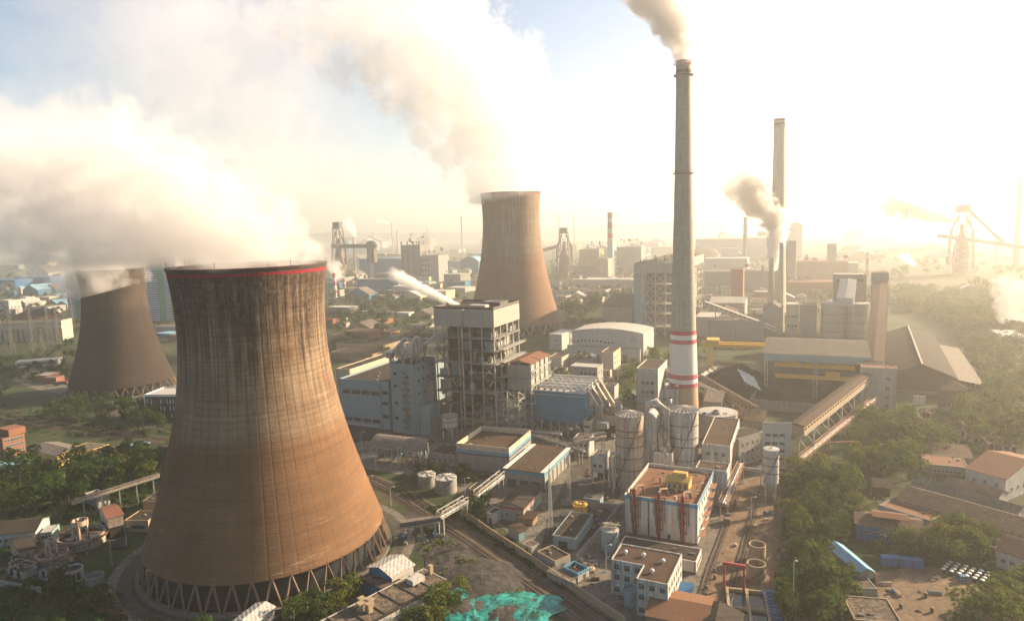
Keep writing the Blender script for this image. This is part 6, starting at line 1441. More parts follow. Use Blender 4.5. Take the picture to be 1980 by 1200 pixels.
ground_mat('g_ballast', ((.075,.06,.046), (.095,.075,.055), (.06,.05,.04), (.035,.03,.025)), .08, .9)
ground_mat('g_grass', ((.030,.048,.014), (.045,.062,.018), (.06,.066,.022), (.02,.03,.01)), .08, .8)
ground_mat('g_heap', ((.05,.048,.047), (.07,.066,.063), (.04,.038,.038), (.024,.023,.023)), .06, .35, bd=.6)
ground_mat('g_coaldust', ((.02,.019,.017), (.035,.031,.026), (.05,.043,.034), (.012,.012,.011)), .04, .4)
mb = MB(); mb.add([(-9000,-300,0),(9000,-300,0),(9000,16000,0),(-9000,16000,0)], [(0,1,2,3)])
tag(mb.build('ground', 'g_earth'), 'brown and green earth under the plant', 'ground', kind='structure')
poly('yard', [(640,860),(900,828),(1190,820),(1480,800),(1480,990),(1430,1060),(1345,1200),(1180,1240),(1100,1130),(960,1010),(860,930),(700,905)], 'g_concrete', .02, 'stained concrete works yard')
poly('road', [(1340,1225),(1400,1010),(1425,940),(1500,905),(1512,960),(1505,1225)], 'g_dirt', .045, 'dusty orange road beside the tree belt')
poly('road', [(1105,905),(1150,870),(1185,905),(1200,955),(1120,1060),(1040,1085),(1062,990)], 'g_asphalt', .045, 'pale lane past the gatehouse')
poly('yard', [(1690,1105),(1800,1092),(1930,1130),(1990,1170),(1990,1240),(1760,1240),(1700,1160)], 'g_dirt', .02, 'dirt yard with standing drums')
poly('road', [(22,735),(60,705),(100,735),(140,748),(118,765),(70,752)], 'g_concrete', .03, 'curving pale road at far left')
poly('road', [(70,752),(118,762),(260,800),(330,830),(330,838),(250,812),(100,772)], 'g_asphalt', .035, 'road behind the left trees')
poly('yard', [(1445,800),(1520,735),(1700,735),(1690,800)], 'g_coaldust', .02, 'coal-blackened ground under the shed')
poly('yard', [(1340,770),(1365,705),(1480,700),(1470,800),(1380,820)], 'g_coaldust', .03, 'coal-blackened yard by the chimney')
poly('lawn', [(1050,640),(1098,622),(1150,618),(1150,635),(1100,642)], 'g_grass', .02, 'bright lawn beside the middle tower')
poly('yard', [(1045,700),(1100,690),(1280,690),(1300,720),(1200,740),(1190,830),(1160,830),(1100,760)], 'g_concrete', .02, 'concrete lanes behind the filter house')
poly('yard', [(640,770),(660,700),(840,640),(850,700),(850,840),(640,850)], 'g_asphalt', .012, 'dark yard round the turbine hall')
poly('yard', [(780,985),(850,1010),(900,1060),(960,1120),(1010,1175),(1060,1240),(860,1240),(880,1130),(800,1060)], 'g_heap', .02, 'grey dirt ground by the heaps')
poly('lawn', [(160,1090),(225,1050),(290,1060),(240,1110),(200,1150)], 'g_grass', .02, 'lawn left of the stained tower')
# ring road round the stained tower
def ringroad(C, r0, r1, a0, a1, mat, z, label, n=60):
    vs = []
    for i in range(n+1):
        a = a0+(a1-a0)*i/n
        for r in (r0, r1): vs.append((C.x+math.cos(a)*r, C.y+math.sin(a)*r, z))
    m = MB(); m.add(vs, [(2*i, 2*i+1, 2*i+3, 2*i+2) for i in range(n)]); o = m.build('path', mat); o.data.flip_normals() if o.data.polygons[0].normal.z < 0 else None; tag(o, label, kind='structure')
ringroad(C1, R1+2.2, R1+6, 0, 2*math.pi, 'g_asphalt', .03, 'dark drain ring round the stained tower')
ringroad(C1, R1+6.1, R1+9.5, 0, 2*math.pi, 'g_concrete', .05, 'pale concrete path round the stained tower')
ringroad(C2, R2+2, R2+7, 0, 2*math.pi, 'g_asphalt', .03, 'drain ring round the shaded tower'); ringroad(C3, R3+2, R3+12, 0, 2*math.pi, 'g_grass', .03, 'grass ring round the middle tower')
# railway
def track(label, pts, gauge=1.435, bed=True):
    P_ = [gp(x, y) for x, y in pts]; root = thing('railway_track', label, 'railway track', P_[0], 0, 'railway tracks'); o0 = P_[0]
    Q = [p-o0 for p in P_]; off = []
    for i, p in enumerate(Q):
        d = (Q[min(i+1, len(Q)-1)]-Q[max(i-1, 0)]).normalized(); off.append(Vector((-d.y, d.x, 0)))
    for s in (-1, 1):
        m = MB()
        for i in range(len(Q)-1): m.beam(Q[i]+off[i]*s*gauge/2+Vector((0,0,.42)), Q[i+1]+off[i+1]*s*gauge/2+Vector((0,0,.42)), .16, .18)
        m.build('rail', 'rail_steel', root)
    m = MB()
    for i in range(len(Q)-1):
        L = (Q[i+1]-Q[i]).length; n = int(L/.9)
        for k in range(n): c = Q[i].lerp(Q[i+1], k/n)+Vector((0,0,.25)); m.beam(c-off[i]*1.25, c+off[i]*1.25, .26, .16)
    o = m.build('sleepers', 'sleeper', root); o['kind'] = 'stuff'
    if bed:
        vs = []
        for i, p in enumerate(P_):
            for s, z in ((-2.6, .0), (-1.6, .22), (1.6, .22), (2.6, .0)): vs.append(p+off[i]*s+Vector((0,0,z+.03)))
        m = MB(); m.add(vs, [(4*i+k, 4*i+4+k, 4*i+5+k, 4*i+1+k) for i in range(len(P_)-1) for k in range(3)]); o = m.build('railway_bed', 'g_ballast'); tag(o, 'gravel bed under the rails', kind='structure')
        for pl in o.data.polygons:
            if pl.normal.z < 0: o.data.flip_normals(); break
def trk(pts, dx, dy): return [(x+dx, y+dy) for x, y in pts]
base_t = [(700,922),(760,955),(830,1000),(900,1045),(980,1102),(1060,1158),(1140,1215),(1200,1258)]
track('nearer of the two railway tracks running past the grey heaps', base_t); track('farther railway track running along the boundary wall', [(715,920),(780,950),(850,990),(930,1040),(1010,1095),(1090,1150),(1180,1212),(1230,1248)])
track('upper track in the rail yard behind the left trees', [(-40,790),(80,812),(200,832),(340,852)]); track('lower track in the rail yard behind the left trees', [(-40,800),(80,823),(200,843),(340,862)])
track('rusty rails set in the dusty orange road, nearer the red-pipe block', [(1340,1210),(1372,1100),(1400,1025),(1428,950)], bed=False); track('rusty rails in the dusty orange road beside the open tanks', [(1408,1170),(1440,1050),(1462,970),(1470,940)], bed=False)
run_wall('boundary_wall', 'long brown wall between the railway and the works', [(880,985),(950,1035),(1030,1088),(1120,1150),(1210,1210)], 2.6, .35, 'w_tan')
run_wall('basin_wall', 'pale wall along the right side of the sunken basin', [(1115,1085),(1200,985)], 2.4, .4, 'w_grey'); run_wall('basin_wall', 'pale wall along the back of the sunken basin', [(1085,975),(1200,985)], 2.2, .4, 'w_grey')
poly('basin_floor', [(1090,980),(1195,988),(1150,1040),(1060,1030)], 'g_heap', .06, 'sunken basin floor')
run_wall('road_fence', 'thin dark fence between the dirt road and the tree belt', [(1508,1200),(1512,1040),(1514,930)], 1.8, .12, 'steel_dark'); run_wall('coal_yard_kerb', 'low kerb wall along the lane to the transfer house', [(1440,950),(1474,960),(1500,962)], .8, .3, 'w_grey')
# heaps with green net
heap('spoil_heap', 'largest grey spoil heap beside the railway', 'spoil heap', 930, 1125, 15, 17, 2.2, 'g_heap', 11); heap('spoil_heap', 'lower grey spoil heap nearer the long store', 'spoil heap', 905, 1175, 12, 10, 1.8, 'g_heap', 12); heap('spoil_heap', 'small grey spoil heap at the bottom edge by the green net', 'spoil heap', 985, 1190, 13, 9, 1.6, 'g_heap', 13); heap('spoil_heap', 'flat grey heap near the lattice bridge', 'spoil heap', 870, 1075, 9, 12, 1.4, 'g_heap', 14)
def net(label, px, py, rx, ry, h, seed, yaw=0):
    c = gp(px, py); n = 64; vs = []
    for i in range(n+1):
        for j in range(n+1):
            u, v = i/n*2-1, j/n*2-1; x, y = u*rx, v*ry*(1+.3*noise.noise(Vector((u*2+seed, 0, 0)))); f = max(0, 1-(u*u+v*v)*.5); w_ = noise.ridged_multi_fractal(Vector((x*.3+seed, y*.12, seed)), .9, 2.1, 3, 1, 2)
            ex = 1+.22*noise.noise(Vector((u*2.5+seed, v*2.5, 3)))
            vs.append((x*ex, y*ex, .18 + h*f*(.35+.65*abs(noise.noise(Vector((x*.13+seed, y*.13, 2))))) + .22*w_*(.3+f)))
    m = MB(); m.add(vs, [(i*(n+1)+j, (i+1)*(n+1)+j, (i+1)*(n+1)+j+1, i*(n+1)+j+1) for i in range(n) for j in range(n)], True)
    o = m.build('dust_net', 'teal_net'); o.location = c; o.rotation_euler = (0, 0, -R(yaw)); tag(o, label, 'dust net')
net('turquoise dust net over the heap at the bottom edge right', 985, 1180, 14, 10, 1.5, 2, 20); net('turquoise dust net rising to a peak left of the other', 890, 1178, 5, 11, 2.0, 5, -10); net('strip of turquoise dust net joining the two draped heaps', 938, 1200, 9, 5, 1.2, 8, 10)
# vegetation
TB = 'trees in the dense belt right of the dirt road'
grove('bushy tree in the dense belt right of the dirt road', TB, [(1516,935),(1560,915),(1640,930),(1660,985),(1645,1035),(1610,1075),(1560,1090),(1518,1100)], 34, WARM+DARK+TALL[:1], (.7,1.2), 1, 4.5)
grove('large dark tree in the lower clump beside the pale-blue roof', 'trees in the lower clump beside the pale-blue roof', [(1516,1130),(1590,1110),(1632,1140),(1630,1200),(1600,1235),(1518,1235)], 18, DARK+WARM[:2], (.75,1.15), 2, 5)
grove('sunlit tree at the bottom right corner of the dirt yard', 'trees at the bottom right corner', [(1830,1215),(1880,1200),(1900,1165),(1960,1140),(1995,1150),(1995,1245),(1840,1245)], 9, WARM, (.85,1.15), 3, 5.5)
grove('tree in the row hiding the barracks and containers', 'trees in the row above the containers', [(1690,1075),(1800,1060),(1900,1075),(1905,1098),(1800,1088),(1700,1086)], 14, WARM+DARK, (.6,.9), 4, 4)
grove('tree in the clump between the weathered sheds and the drums', 'trees between the weathered sheds and the drums', [(1815,1035),(1870,1040),(1915,1062),(1900,1085),(1830,1068)], 9, WARM, (.7,1.0), 5, 5)
grove('round tree in the clump below the cottage in the haze', 'trees below the hazy cottage', [(1650,900),(1700,890),(1760,905),(1760,930),(1690,925),(1655,920)], 12, WARM, (1.0,1.4), 6, 6)
grove('tree among the houses right of the sloping conveyor', 'trees among the houses right of the conveyor', [(1640,850),(1680,815),(1760,815),(1750,860),(1690,850),(1650,875)], 16, WARM, (.9,1.3), 7, 6)
grove('golden tree in the hazy wood at the right edge', 'golden trees in the hazy wood', [(1830,840),(1880,800),(1990,740),(1990,880),(1900,895),(1840,870)], 20, WARM, (1.1,1.6), 8, 7)
grove('pale tree in the haze beyond the big dark gable shed', 'pale trees beyond the dark gable shed', [(1740,600),(1860,600),(1990,660),(1990,740),(1900,760),(1880,700),(1850,640)], 20, WARM, (1.2,1.8), 9, 9)
grove('tree beside the flat-roofed tan block in the haze', 'trees beside the flat-roofed tan block', [(1780,850),(1830,850),(1850,885),(1790,880)], 7, WARM, (.9,1.3), 10, 5)
grove('tree behind the blue filter house on the concrete lanes', 'trees behind the blue filter house', [(1190,770),(1215,715),(1260,690),(1290,690),(1225,745),(1215,790)], 14, WARM, (.8,1.2), 11, 5)
grove('round dark tree by the hall right of the middle tower', 'dark trees right of the middle tower', [(1085,612),(1160,612),(1165,590),(1090,590)], 10, DARK, (1.3,1.9), 12, 9)
grove('tree in the park behind the boiler house', 'trees in the park behind the boiler house', [(640,590),(700,575),(830,580),(835,660),(740,670),(700,640),(640,650)], 18, DARK, (1.1,1.7), 13, 8)
grove('tree in the band between rail yard and shaded tower', 'trees between rail yard and shaded tower', [(72,800),(150,790),(270,800),(335,820),(335,838),(200,825),(80,815)], 20, DARK+WARM[:1], (.9,1.25), 14, 5)
grove('tree by the road at the foot of the shaded tower', 'trees at the foot of the shaded tower', [(140,785),(200,782),(270,785),(270,795),(150,795)], 7, DARK, (.8,1.1), 15, 5)
grove('tree in the wood left of the stained tower', 'trees in the wood left of the stained tower', [(-5,920),(60,925),(140,905),(250,895),(310,900),(300,950),(200,965),(130,985),(60,1000),(-5,1010)], 30, DARK+TALL[:1]+WARM[:1], (.8,1.5), 16, 5.5)
grove('tree in the thicket in the bottom left corner', 'trees in the bottom left thicket', [(-5,1150),(120,1140),(260,1190),(420,1215),(420,1240),(-5,1240)], 12, DARK, (.6,.95), 17, 5)
grove('green shrub-like tree between tower legs and the long store', 'small trees between the tower legs and the long store', [(540,1225),(560,1190),(640,1168),(690,1150),(690,1165),(620,1215)], 8, WARM+DARK, (.55,.85), 18, 3)
grove('bright green tree in front of the sunlit long store', 'trees in front of the sunlit long store', [(760,1225),(840,1178),(900,1160),(905,1175),(830,1235)], 7, WARM, (.7,.95), 19, 3)
grove('tree beside the tracks under the cream parapet hall', 'trees along the tracks under the parapet hall', [(790,915),(960,915),(970,930),(880,935),(800,935)], 8, DARK, (.5,.8), 20, 4)
grove('dark tree beside the lattice pipe bridge', 'dark trees beside the lattice bridge', [(900,1000),(935,985),(935,1010),(905,1015)], 3, DARK, (.8,1.0), 21, 4)
grove('tree in the gaps between the mid-distance halls', 'trees in the gaps between mid-distance halls', [(1010,680),(1060,640),(1100,690),(1160,720),(1190,760),(1120,740),(1050,730)], 8, WARM, (.8,1.2), 22, 6)
bushes('low tangled bushes in the lower left works', [(-5,1000),(120,985),(290,930),(310,960),(240,1000),(120,1010),(60,1075),(160,1140),(260,1190),(400,1215),(-5,1240)], 260, seed=1)
bushes('scrub under the left wood', [(-5,905),(130,900),(310,880),(310,960),(100,1000),(-5,1010)], 260, seed=2, s=(.8,2.4)); bushes('scrubby verge between track and heaps', [(800,1000),(880,1050),(960,1110),(1060,1190),(1040,1215),(960,1150),(880,1085),(800,1020)], 170, 'leaf_warm', 3, (.4,1.2)); bushes('weeds and scrub spreading over the grey heaps', [(800,1020),(860,1045),(960,1140),(990,1165),(900,1130),(850,1120),(810,1060)], 60, 'leaf_warm', 14, (.3,1.0)); bushes('weeds along the boundary wall', [(760,940),(900,1000),(1000,1065),(1110,1145),(1100,1150),(980,1070),(880,1010),(750,950)], 110, seed=4, s=(.4,1.1))
bushes('undergrowth beneath the tree belt', [(1516,935),(1640,925),(1665,985),(1650,1040),(1640,1225),(1516,1225)], 240, seed=5, s=(.8,2)); bushes('scrub round the village sheds', [(1660,910),(1780,900),(1850,930),(1990,1040),(1990,1100),(1700,1080),(1660,1000)], 160, 'leaf_warm', 6, (.5,1.4)); bushes('hazy scrub right of the conveyor', [(1560,900),(1700,800),(1760,800),(1860,790),(1990,700),(1990,900),(1800,890),(1640,920)], 260, 'leaf_warm', 7, (1,2.6))
bushes('bushes in front of the cream parapet hall', [(800,908),(960,918),(965,935),(800,930)], 70, seed=8, s=(.5,1.4)); bushes('scrub between the tower legs and the long store', [(480,1215),(560,1185),(700,1140),(690,1170),(600,1230)], 90, 'leaf_warm', 9, (.5,1.3)); bushes('bushes round the rail yard', [(-5,780),(330,830),(330,870),(200,850),(-5,830)], 160, seed=10, s=(.7,1.8))
def woods(label, pg, n, mat, seed, s, name='far_wood', nq=70):
    r = random.Random(seed); w = [gp(x, y) for x, y in pg]; wp = [(a.x, a.y) for a in w]; x0, x1 = min(a[0] for a in wp), max(a[0] for a in wp); y0, y1 = min(a[1] for a in wp), max(a[1] for a in wp); m = MB(); k = 0; tr = 0
    while k < n and tr < n*80:
        tr += 1; x, y = r.uniform(x0, x1), r.uniform(y0, y1)
        if not inside(x, y, wp): continue
        k += 1; sz = r.uniform(*s); crown_mesh(m, r, x, y, sz*.7, sz, sz*1.2, 3, nq, sz*.22)
    o = m.build(name, mat); tag(o, label, 'wood', kind='stuff')
woods('far wood of small trees behind the left works', [(-5,560),(120,560),(330,600),(340,680),(120,700),(-5,680)], 190, 'leaf_dark', 31, (4,7)); woods('far wood left of the middle tower', [(640,545),(760,560),(900,570),(905,600),(830,600),(640,640)], 210, 'leaf_dark', 32, (4,8)); woods('far wood in the golden haze at right', [(1480,560),(1700,560),(1980,560),(1990,650),(1860,640),(1740,600),(1600,585)], 560, 'leaf_warm', 33, (5,9)); woods('golden hazy wood right of the big dark gable shed', [(1745,590),(1990,630),(1990,800),(1900,800),(1880,690),(1840,640)], 190, 'leaf_warm', 42, (4,7)); woods('far wood right of the middle tower', [(1060,560),(1240,560),(1230,600),(1090,610)], 90, 'leaf_dark', 34, (5,8)); woods('farthest tree cover below the skyline', [(640,515),(1000,505),(1400,500),(1990,505),(1990,560),(1300,550),(640,550)], 460, 'leaf_dark', 35, (5,9), nq=60); woods('far wood beneath the steam at left', [(-5,520),(340,520),(340,560),(-5,560)], 120, 'leaf_dark', 36, (6,10), nq=40)
woods('round trees in the park behind the turbine hall', [(640,600),(700,585),(835,585),(838,690),(760,700),(700,665),(640,675)], 130, 'leaf_dark', 40, (3,6)); woods('trees among the works sheds right of the middle tower', [(1090,575),(1240,560),(1235,625),(1170,640),(1095,625)], 80, 'leaf_warm', 41, (3.5,6)); woods('small hazy trees before the white hall and coal yard', [(1290,690),(1350,660),(1370,700),(1330,770),(1300,760)], 34, 'leaf_warm', 37, (2.5,4.5)); woods('hazy trees along the right road', [(1880,760),(1920,720),(1990,760),(1990,850),(1900,840)], 90, 'leaf_warm', 38, (4,7)); woods('trees round the rail yard and lower road', [(-5,690),(130,700),(130,735),(30,760),(-5,770)], 60, 'leaf_dark', 39, (3,5))
# far low hills
def hills(label, y, x0, x1, h, seed):
    n = 90; m = MB(); vs = []
    for i in range(n+1):
        x = x0+(x1-x0)*i/n; z = h*(.55+.6*noise.fractal(Vector((i*.06+seed, 0, 0)), .8, 2, 4)); z = max(8, z)*(math.sin(math.pi*min(1, max(0, i/n)))**.4)
        vs += [(x, y-900, -5), (x, y-300, z*.6), (x, y, z), (x, y+1200, -5)]
    m.add(vs, [(4*i+k, 4*i+4+k, 4*i+5+k, 4*i+1+k) for i in range(n) for k in range(3)], True); o = m.build('hills', 'g_earth'); tag(o, label, kind='structure')
hills('low faded hills on the horizon', 6800, -5200, 6000, 150, 4)
# ------------------------------------------------------------------ loose yard objects
rr = random.Random(41)
def yard_scatter(label, group, pg, n, seed, sz=(.7, 2.2)):
    r = random.Random(seed); w = [gp(x, y) for x, y in pg]; wp = [(a.x, a.y) for a in w]; x0, x1 = min(a[0] for a in wp), max(a[0] for a in wp); y0, y1 = min(a[1] for a in wp), max(a[1] for a in wp); k = 0
    protos = []
    while k < n:
        x, y = r.uniform(x0, x1), r.uniform(y0, y1)
        if not inside(x, y, wp): continue
        k += 1; q = r.randrange(4); s = r.uniform(*sz); m = MB(); nm = ('crate', 'pipe_stack', 'oil_drum', 'rubble_pile')[q]; mat = r.choice((('w_tan', 'blue_paint', 'w_rust'), ('rust_steel', 'steel_grey', 'w_rust'), ('blue_paint', 'rust_steel', 'steel_dark'), ('g_heap', 'g_concrete', 'g_dirt'))[q])
        if q == 0:
            m.box(-s*.6, -s*.5, .12, s*.6, s*.5, s*.8)
            for e in (-1, 1): m.box(e*s*.5-.08, -s*.5, 0, e*s*.5+.08, s*.5, .12); m.box(e*s*.6-.05, -s*.5-.05, .12, e*s*.6+.05, s*.5+.05, s*.84)
        elif q == 1:
            for j, (px, pz) in enumerate(((-.5, .25), (0, .25), (.5, .25), (-.25, .68), (.25, .68))): m.tube([(px*1.1, -s*1.6, pz), (px*1.1, s*1.6, pz)], .24, 8)
        elif q == 2: m.lathe([(.45, 0), (.48, .5), (.45, 1), (.45, 1.3), (.01, 1.32)], 12)
        else:
            n2 = 14; vs = [(0, 0, s*.45)] + [(math.cos(6.283*j/n2)*s*r.uniform(.8, 1.2)*f, math.sin(6.283*j/n2)*s*r.uniform(.8, 1.2)*f, s*.45*(1-f)+r.uniform(-.1, .15)*(1-f)-.05*f) for f in (.5, 1) for j in range(n2)]
            m.add(vs, [(0, 1+j, 1+(j+1) % n2) for j in range(n2)] + [(1+j, 1+n2+j, 1+n2+(j+1) % n2, 1+(j+1) % n2) for j in range(n2)])
        o = m.build(nm, mat); o.location = (x, y, .05); o.rotation_euler = (0, 0, r.uniform(0, 3.1)); tag(o, label % {'crate': 'crate', 'pipe_stack': 'bundle of pipes', 'oil_drum': 'upright drum', 'rubble_pile': 'rubble pile'}[nm], nm.replace('_', ' '), group + ' (%s)' % nm.replace('_', ' '))
yard_scatter('small %s lying about the concrete between office and white tank', 'clutter by the office', [(1145,1130),(1180,1085),(1165,1060),(1120,1085),(1110,1125)], 26, 1, (.5, 1.3))
yard_scatter('small %s left on the lane by the gatehouse', 'clutter on the lane', [(1110,925),(1145,905),(1200,960),(1150,985),(1085,965)], 18, 2, (.5, 1.4))
yard_scatter('small %s beside the dusty orange road', 'clutter on the dusty road', [(1350,1160),(1400,1060),(1440,1010),(1500,980),(1500,1040),(1440,1045),(1410,1090)], 12, 3, (.5, 1.3))
yard_scatter('small %s in the scrap corner of the dirt yard', 'clutter in the dirt yard', [(1700,1110),(1790,1100),(1850,1150),(1830,1190),(1740,1180)], 11, 4, (.5, 1.5))
yard_scatter('small %s under the pipes before the filter house', 'clutter before the filter house', [(840,850),(1130,835),(1135,860),(1030,870),(900,850)], 30, 5, (.8, 2.4))
yard_scatter('small %s in the sunken basin', 'clutter in the basin', [(1095,982),(1190,990),(1150,1035),(1070,1025)], 16, 6, (.5, 1.6))
yard_scatter('small %s in the weeds by the clarifiers', 'clutter by the clarifiers', [(20,1075),(110,1060),(190,1075),(150,1100),(40,1110)], 24, 7, (.5, 1.5))
yard_scatter('small %s between tower path and lattice bridge', 'clutter by the tower path', [(780,1010),(850,1035),(830,1060),(770,1050)], 16, 8, (.5, 1.6))
# ------------------------------------------------------------------ far works in the haze
def furnace(label, x0, x1, yb, ytop, seed, incl=None, mat='steel_dark'):
    P, H, yaw, Wd, D_ = frame_at((x0, ytop), x1, yb=yb, dep=None, xb=x1+3) if ytop > 445 else (None,)*5
    base = gp((x0+x1)/2, yb); top = roofpoint((x0+x1)/2, ytop, yb); H = top.z; w = (x1-x0)*base.length/FPX
    root = thing('blast_furnace', label, 'blast furnace', base, 15); r = random.Random(seed)
    m = MB(); m.lathe([(w*.34, 0), (w*.36, H*.3), (w*.28, H*.45), (w*.12, H*.6), (w*.1, H*.72)], 18); m.build('furnace_shell', 'rust_steel', root)
    for sx in (-1, 1):
        for sy in (-1, 1):
            m = MB(); m.beam((sx*w*.5, sy*w*.5, 0), (sx*w*.22, sy*w*.22, H*.97), w*.05); m.build('leg', mat, root)
    for k in range(7):
        f = k/7; f2 = (k+1)/7; a = w*(.5-.28*f); c = w*(.5-.28*f2); m = MB()
        xbrace(m, (-a, -a), (a, -a), H*.97*f, H*.97*f2, w*.03); m.box(-a, -a-.2, H*.97*f2-.6, a, -a+.2, H*.97*f2); m.box(a-.2, -a, H*.97*f2-.6, a+.2, a, H*.97*f2); m.build('brace', mat, root)
    m = MB(); m.box(-w*.25, -w*.25, H*.9, w*.25, w*.25, H); m.box(-w*.32, -w*.3, H*.885, w*.32, w*.3, H*.9); m.build('top_house', mat, root)
    for s in (-1, 1):
        m = MB(); m.tube([(s*w*.15, 0, H*.85), (s*w*.5, 0, H*.62), (s*w*.55, 0, H*.3)], w*.06, 8); m.build('downcomer', mat, root)
    clutter(root, -w*.6, -w*.5, 0, w*.6, w*.5, H*.4, 10, seed, mats=('steel_grey', 'rust_steel', 'steel_dark'), smin=2, smax=7)
    return root, base, H, w
furnace('dark blast furnace tower above the rim of the stained tower', 646, 672, 545, 429, 3)
p0 = roofpoint(642, 479, 545); p1 = roofpoint(729, 479, 545)
gallery('charging_gallery', 'dark high-level gallery beside the blast furnace on thin trestles', 'gallery', p0, p1, 8, 7, 'steel_dark', 'r_dark', nleg=3, panels=False)
b = bld('gallery_house', 'small dark hopper house on the high-level gallery', 'house', (708, 470), 722, yb=545, dep=12, wm='steel_dark', rm='r_dark', par=.3, zfloor=42, roof='gable', rise=5)
furnace('greenish blast furnace right of the middle tower', 1078, 1106, 535, 440, 7)
p0 = roofpoint(1079, 478, 535); p1 = roofpoint(1030, 492, 540)
gallery('charging_gallery', 'double inclined conveyor reaching left from the greenish blast furnace', 'gallery', p1, p0, 7, 5, 'steel_dark', 'r_dark', nleg=2, panels=False)
furnace('pale hazy blast furnace with a long inclined hoist in the glare', 1840, 1872, 530, 396, 11, mat='steel_grey')  # paler steel than the other furnaces puts some haze into its colour
p0 = roofpoint(1866, 408, 530); p1 = roofpoint(1940, 472, 530)
gallery('skip_hoist', 'inclined skip hoist falling right from the pale hazy blast furnace', 'hoist', p1, p0, 7, 5, 'steel_grey', 'steel_grey', nleg=0, panels=False)
p0 = roofpoint(1812, 458, 530); p1 = roofpoint(1990, 482, 530)
gallery('hoist_gallery', 'level hazy gallery crossing the pale blast furnace', 'gallery', p0, p1, 6, 5, 'steel_grey', 'steel_grey', nleg=4, panels=False)
b = bld('hoist_tower', 'thin hazy tower right of the pale blast furnace', 'tower', (1929, 440), 1938, yb=580, dep=12, wm='steel_grey', rm='r_grey', par=.2) if False else None
def stack(label, px, yb, yt, w, mat='stack_far', wtop=None, rings=()):
    base = gp(px, yb); H = roofpoint(px, yt, yb).z; k = base.length/FPX
    return chimney(label, base, H, w*.5*k, (wtop or w*.7)*.5*k, mat, rings)
def band_mat(name, base, H, n, f0, col, odd=1):
    chimney_mat(name, base, H, [(H*(f0+(1-f0)*i/n), H*(f0+(1-f0)*(i+1)/n), col) for i in range(n) if i % 2 == odd])
bq = gp(1181, 535); Hq = roofpoint(1181, 411, 535).z
chimney_mat('stack_striped', (.34,.33,.30), Hq, [(Hq*.92, Hq*1.1, (.30,.07,.04)), (Hq*.76, Hq*.85, (.20,.07,.045)), (Hq*.61, Hq*.68, (.40,.06,.05)), (0, Hq*.52, (.17,.33,.40))])
stack('red and white banded chimney with a pale blue shaft in mid distance', 1181, 535, 411, 15, 'stack_striped', 10)
for px, yb, yt, lab in ((648.5, 575, 528, 'left short red and white banded stack beside the stained tower'), (666.5, 566, 540, 'right short red and white banded stack beside the stained tower')):
    Hh = roofpoint(px, yt, yb).z; nm = 'stack_bands_%d' % px; band_mat(nm, (.55,.52,.48), Hh, 6, .0, (.38,.05,.05)); stack(lab, px, yb, yt, 7.5, nm, 6)
stack('thin dark stack puffing white steam behind the blast furnace gallery', 688, 540, 459, 5, 'stack_far', 3.5)
chimney_mat('stack_teal', (.13,.22,.20), 200, [])
stack('slim teal stack in the haze left of the smoking short stacks', 1440, 525, 420, 8, 'stack_teal', 7)
Hh = roofpoint(1676, 488, 545).z; band_mat('stack_bands_far', (.45,.42,.38), Hh, 5, 0, (.35,.08,.05)); stack('tiny red-topped stack in the glare above the twin bunker', 1676, 545, 488, 6, 'stack_bands_far', 5)
for i, (px, yb, yt, w, lab) in enumerate(((895, 500, 417, 3.4, 'very faint thin stack left of the middle tower'), (760, 490, 430, 3.2, 'faint thin stack trailing white smoke near the horizon'), (723, 492, 441, 2.4, 'faintest short stack near the horizon above the blast furnace gallery'), (770, 490, 441, 5, 'stubby faint stack pair on the horizon'), (1082, 490, 412, 2.8, 'faint stack just right of the middle tower rim'), (1111, 490, 412, 2.8, 'faint stack on the horizon left of the banded chimney'), (1963, 520, 345, 8, 'tall pale stack at the right edge in the glare'), (828, 490, 440, 3, 'faint stack standing over the grey works blocks'))):
    stack(lab, px, yb, yt, w, 'stack_far', w*.75)
def works(label, x0, x1, yt, yb, dep, wm, rm='r_grey', seed=1, roof='flat', name='works_block', n=10, cat='works'):
    b = bld(name, label, cat, (x0, yt), x1, yb=yb, dep=dep, wm=wm, rm=rm, par=.4, roof=roof)
    if n: clutter(b.root, 0, 1, b.H, b.W, b.D, b.H*1.3, n, seed, smin=b.W*.04, smax=b.W*.12, mats=('steel_grey', 'steel_dark', 'rust_steel'))
    return b
b = works('dark framed furnace block with four posts above the grey works', 776, 812, 474, 545, 40, 'w_greyclad', seed=21)
for i in range(4):
    m = MB(); x = b.W*(.02+.32*i); m.beam((x, -1, 0), (x, -1, b.H*1.1), 2); m.build('post', 'steel_dark', b.root)
b = works('grey works block with tan window columns left of the middle tower', 814, 847, 494, 545, 40, 'w_grey', seed=22); wins(b, 'f', (.2, .4, .6, .8), 3, 4, 4, .0, .5, simple=True)
works('long blue shed roof behind the blast furnace', 694, 778, 500, 535, 60, 'w_blue', 'r_blue', 23, n=6); works('pale blue-walled shed under the blast furnace gallery', 690, 770, 540, 566, 30, 'w_blue', 'r_steel', 24, n=14)
works('blue-grey hall on the far side of the drifting steam puff', 724, 800, 508, 526, 50, 'w_bluegrey', 'r_grey', 25, n=4)
works('cream hall with window band under the white steam streak', 758, 800, 553, 572, 40, 'w_white', 'r_light', 26, n=3); b = works('long low office with window rows left of the middle tower', 796, 862, 562, 578, 30, 'w_cream', 'r_light', 27, n=0); wins(b, 'f', (.2, .55), 10, 2.4, 2.2, simple=True)
works('low greenish shed with skylight left of the middle tower', 858, 890, 530, 552, 40, 'w_greyclad', 'r_light', 28, n=5); works('long flat roofed shed against the middle tower', 848, 912, 505, 522, 60, 'w_bluegrey', 'r_grey', 29, n=3)
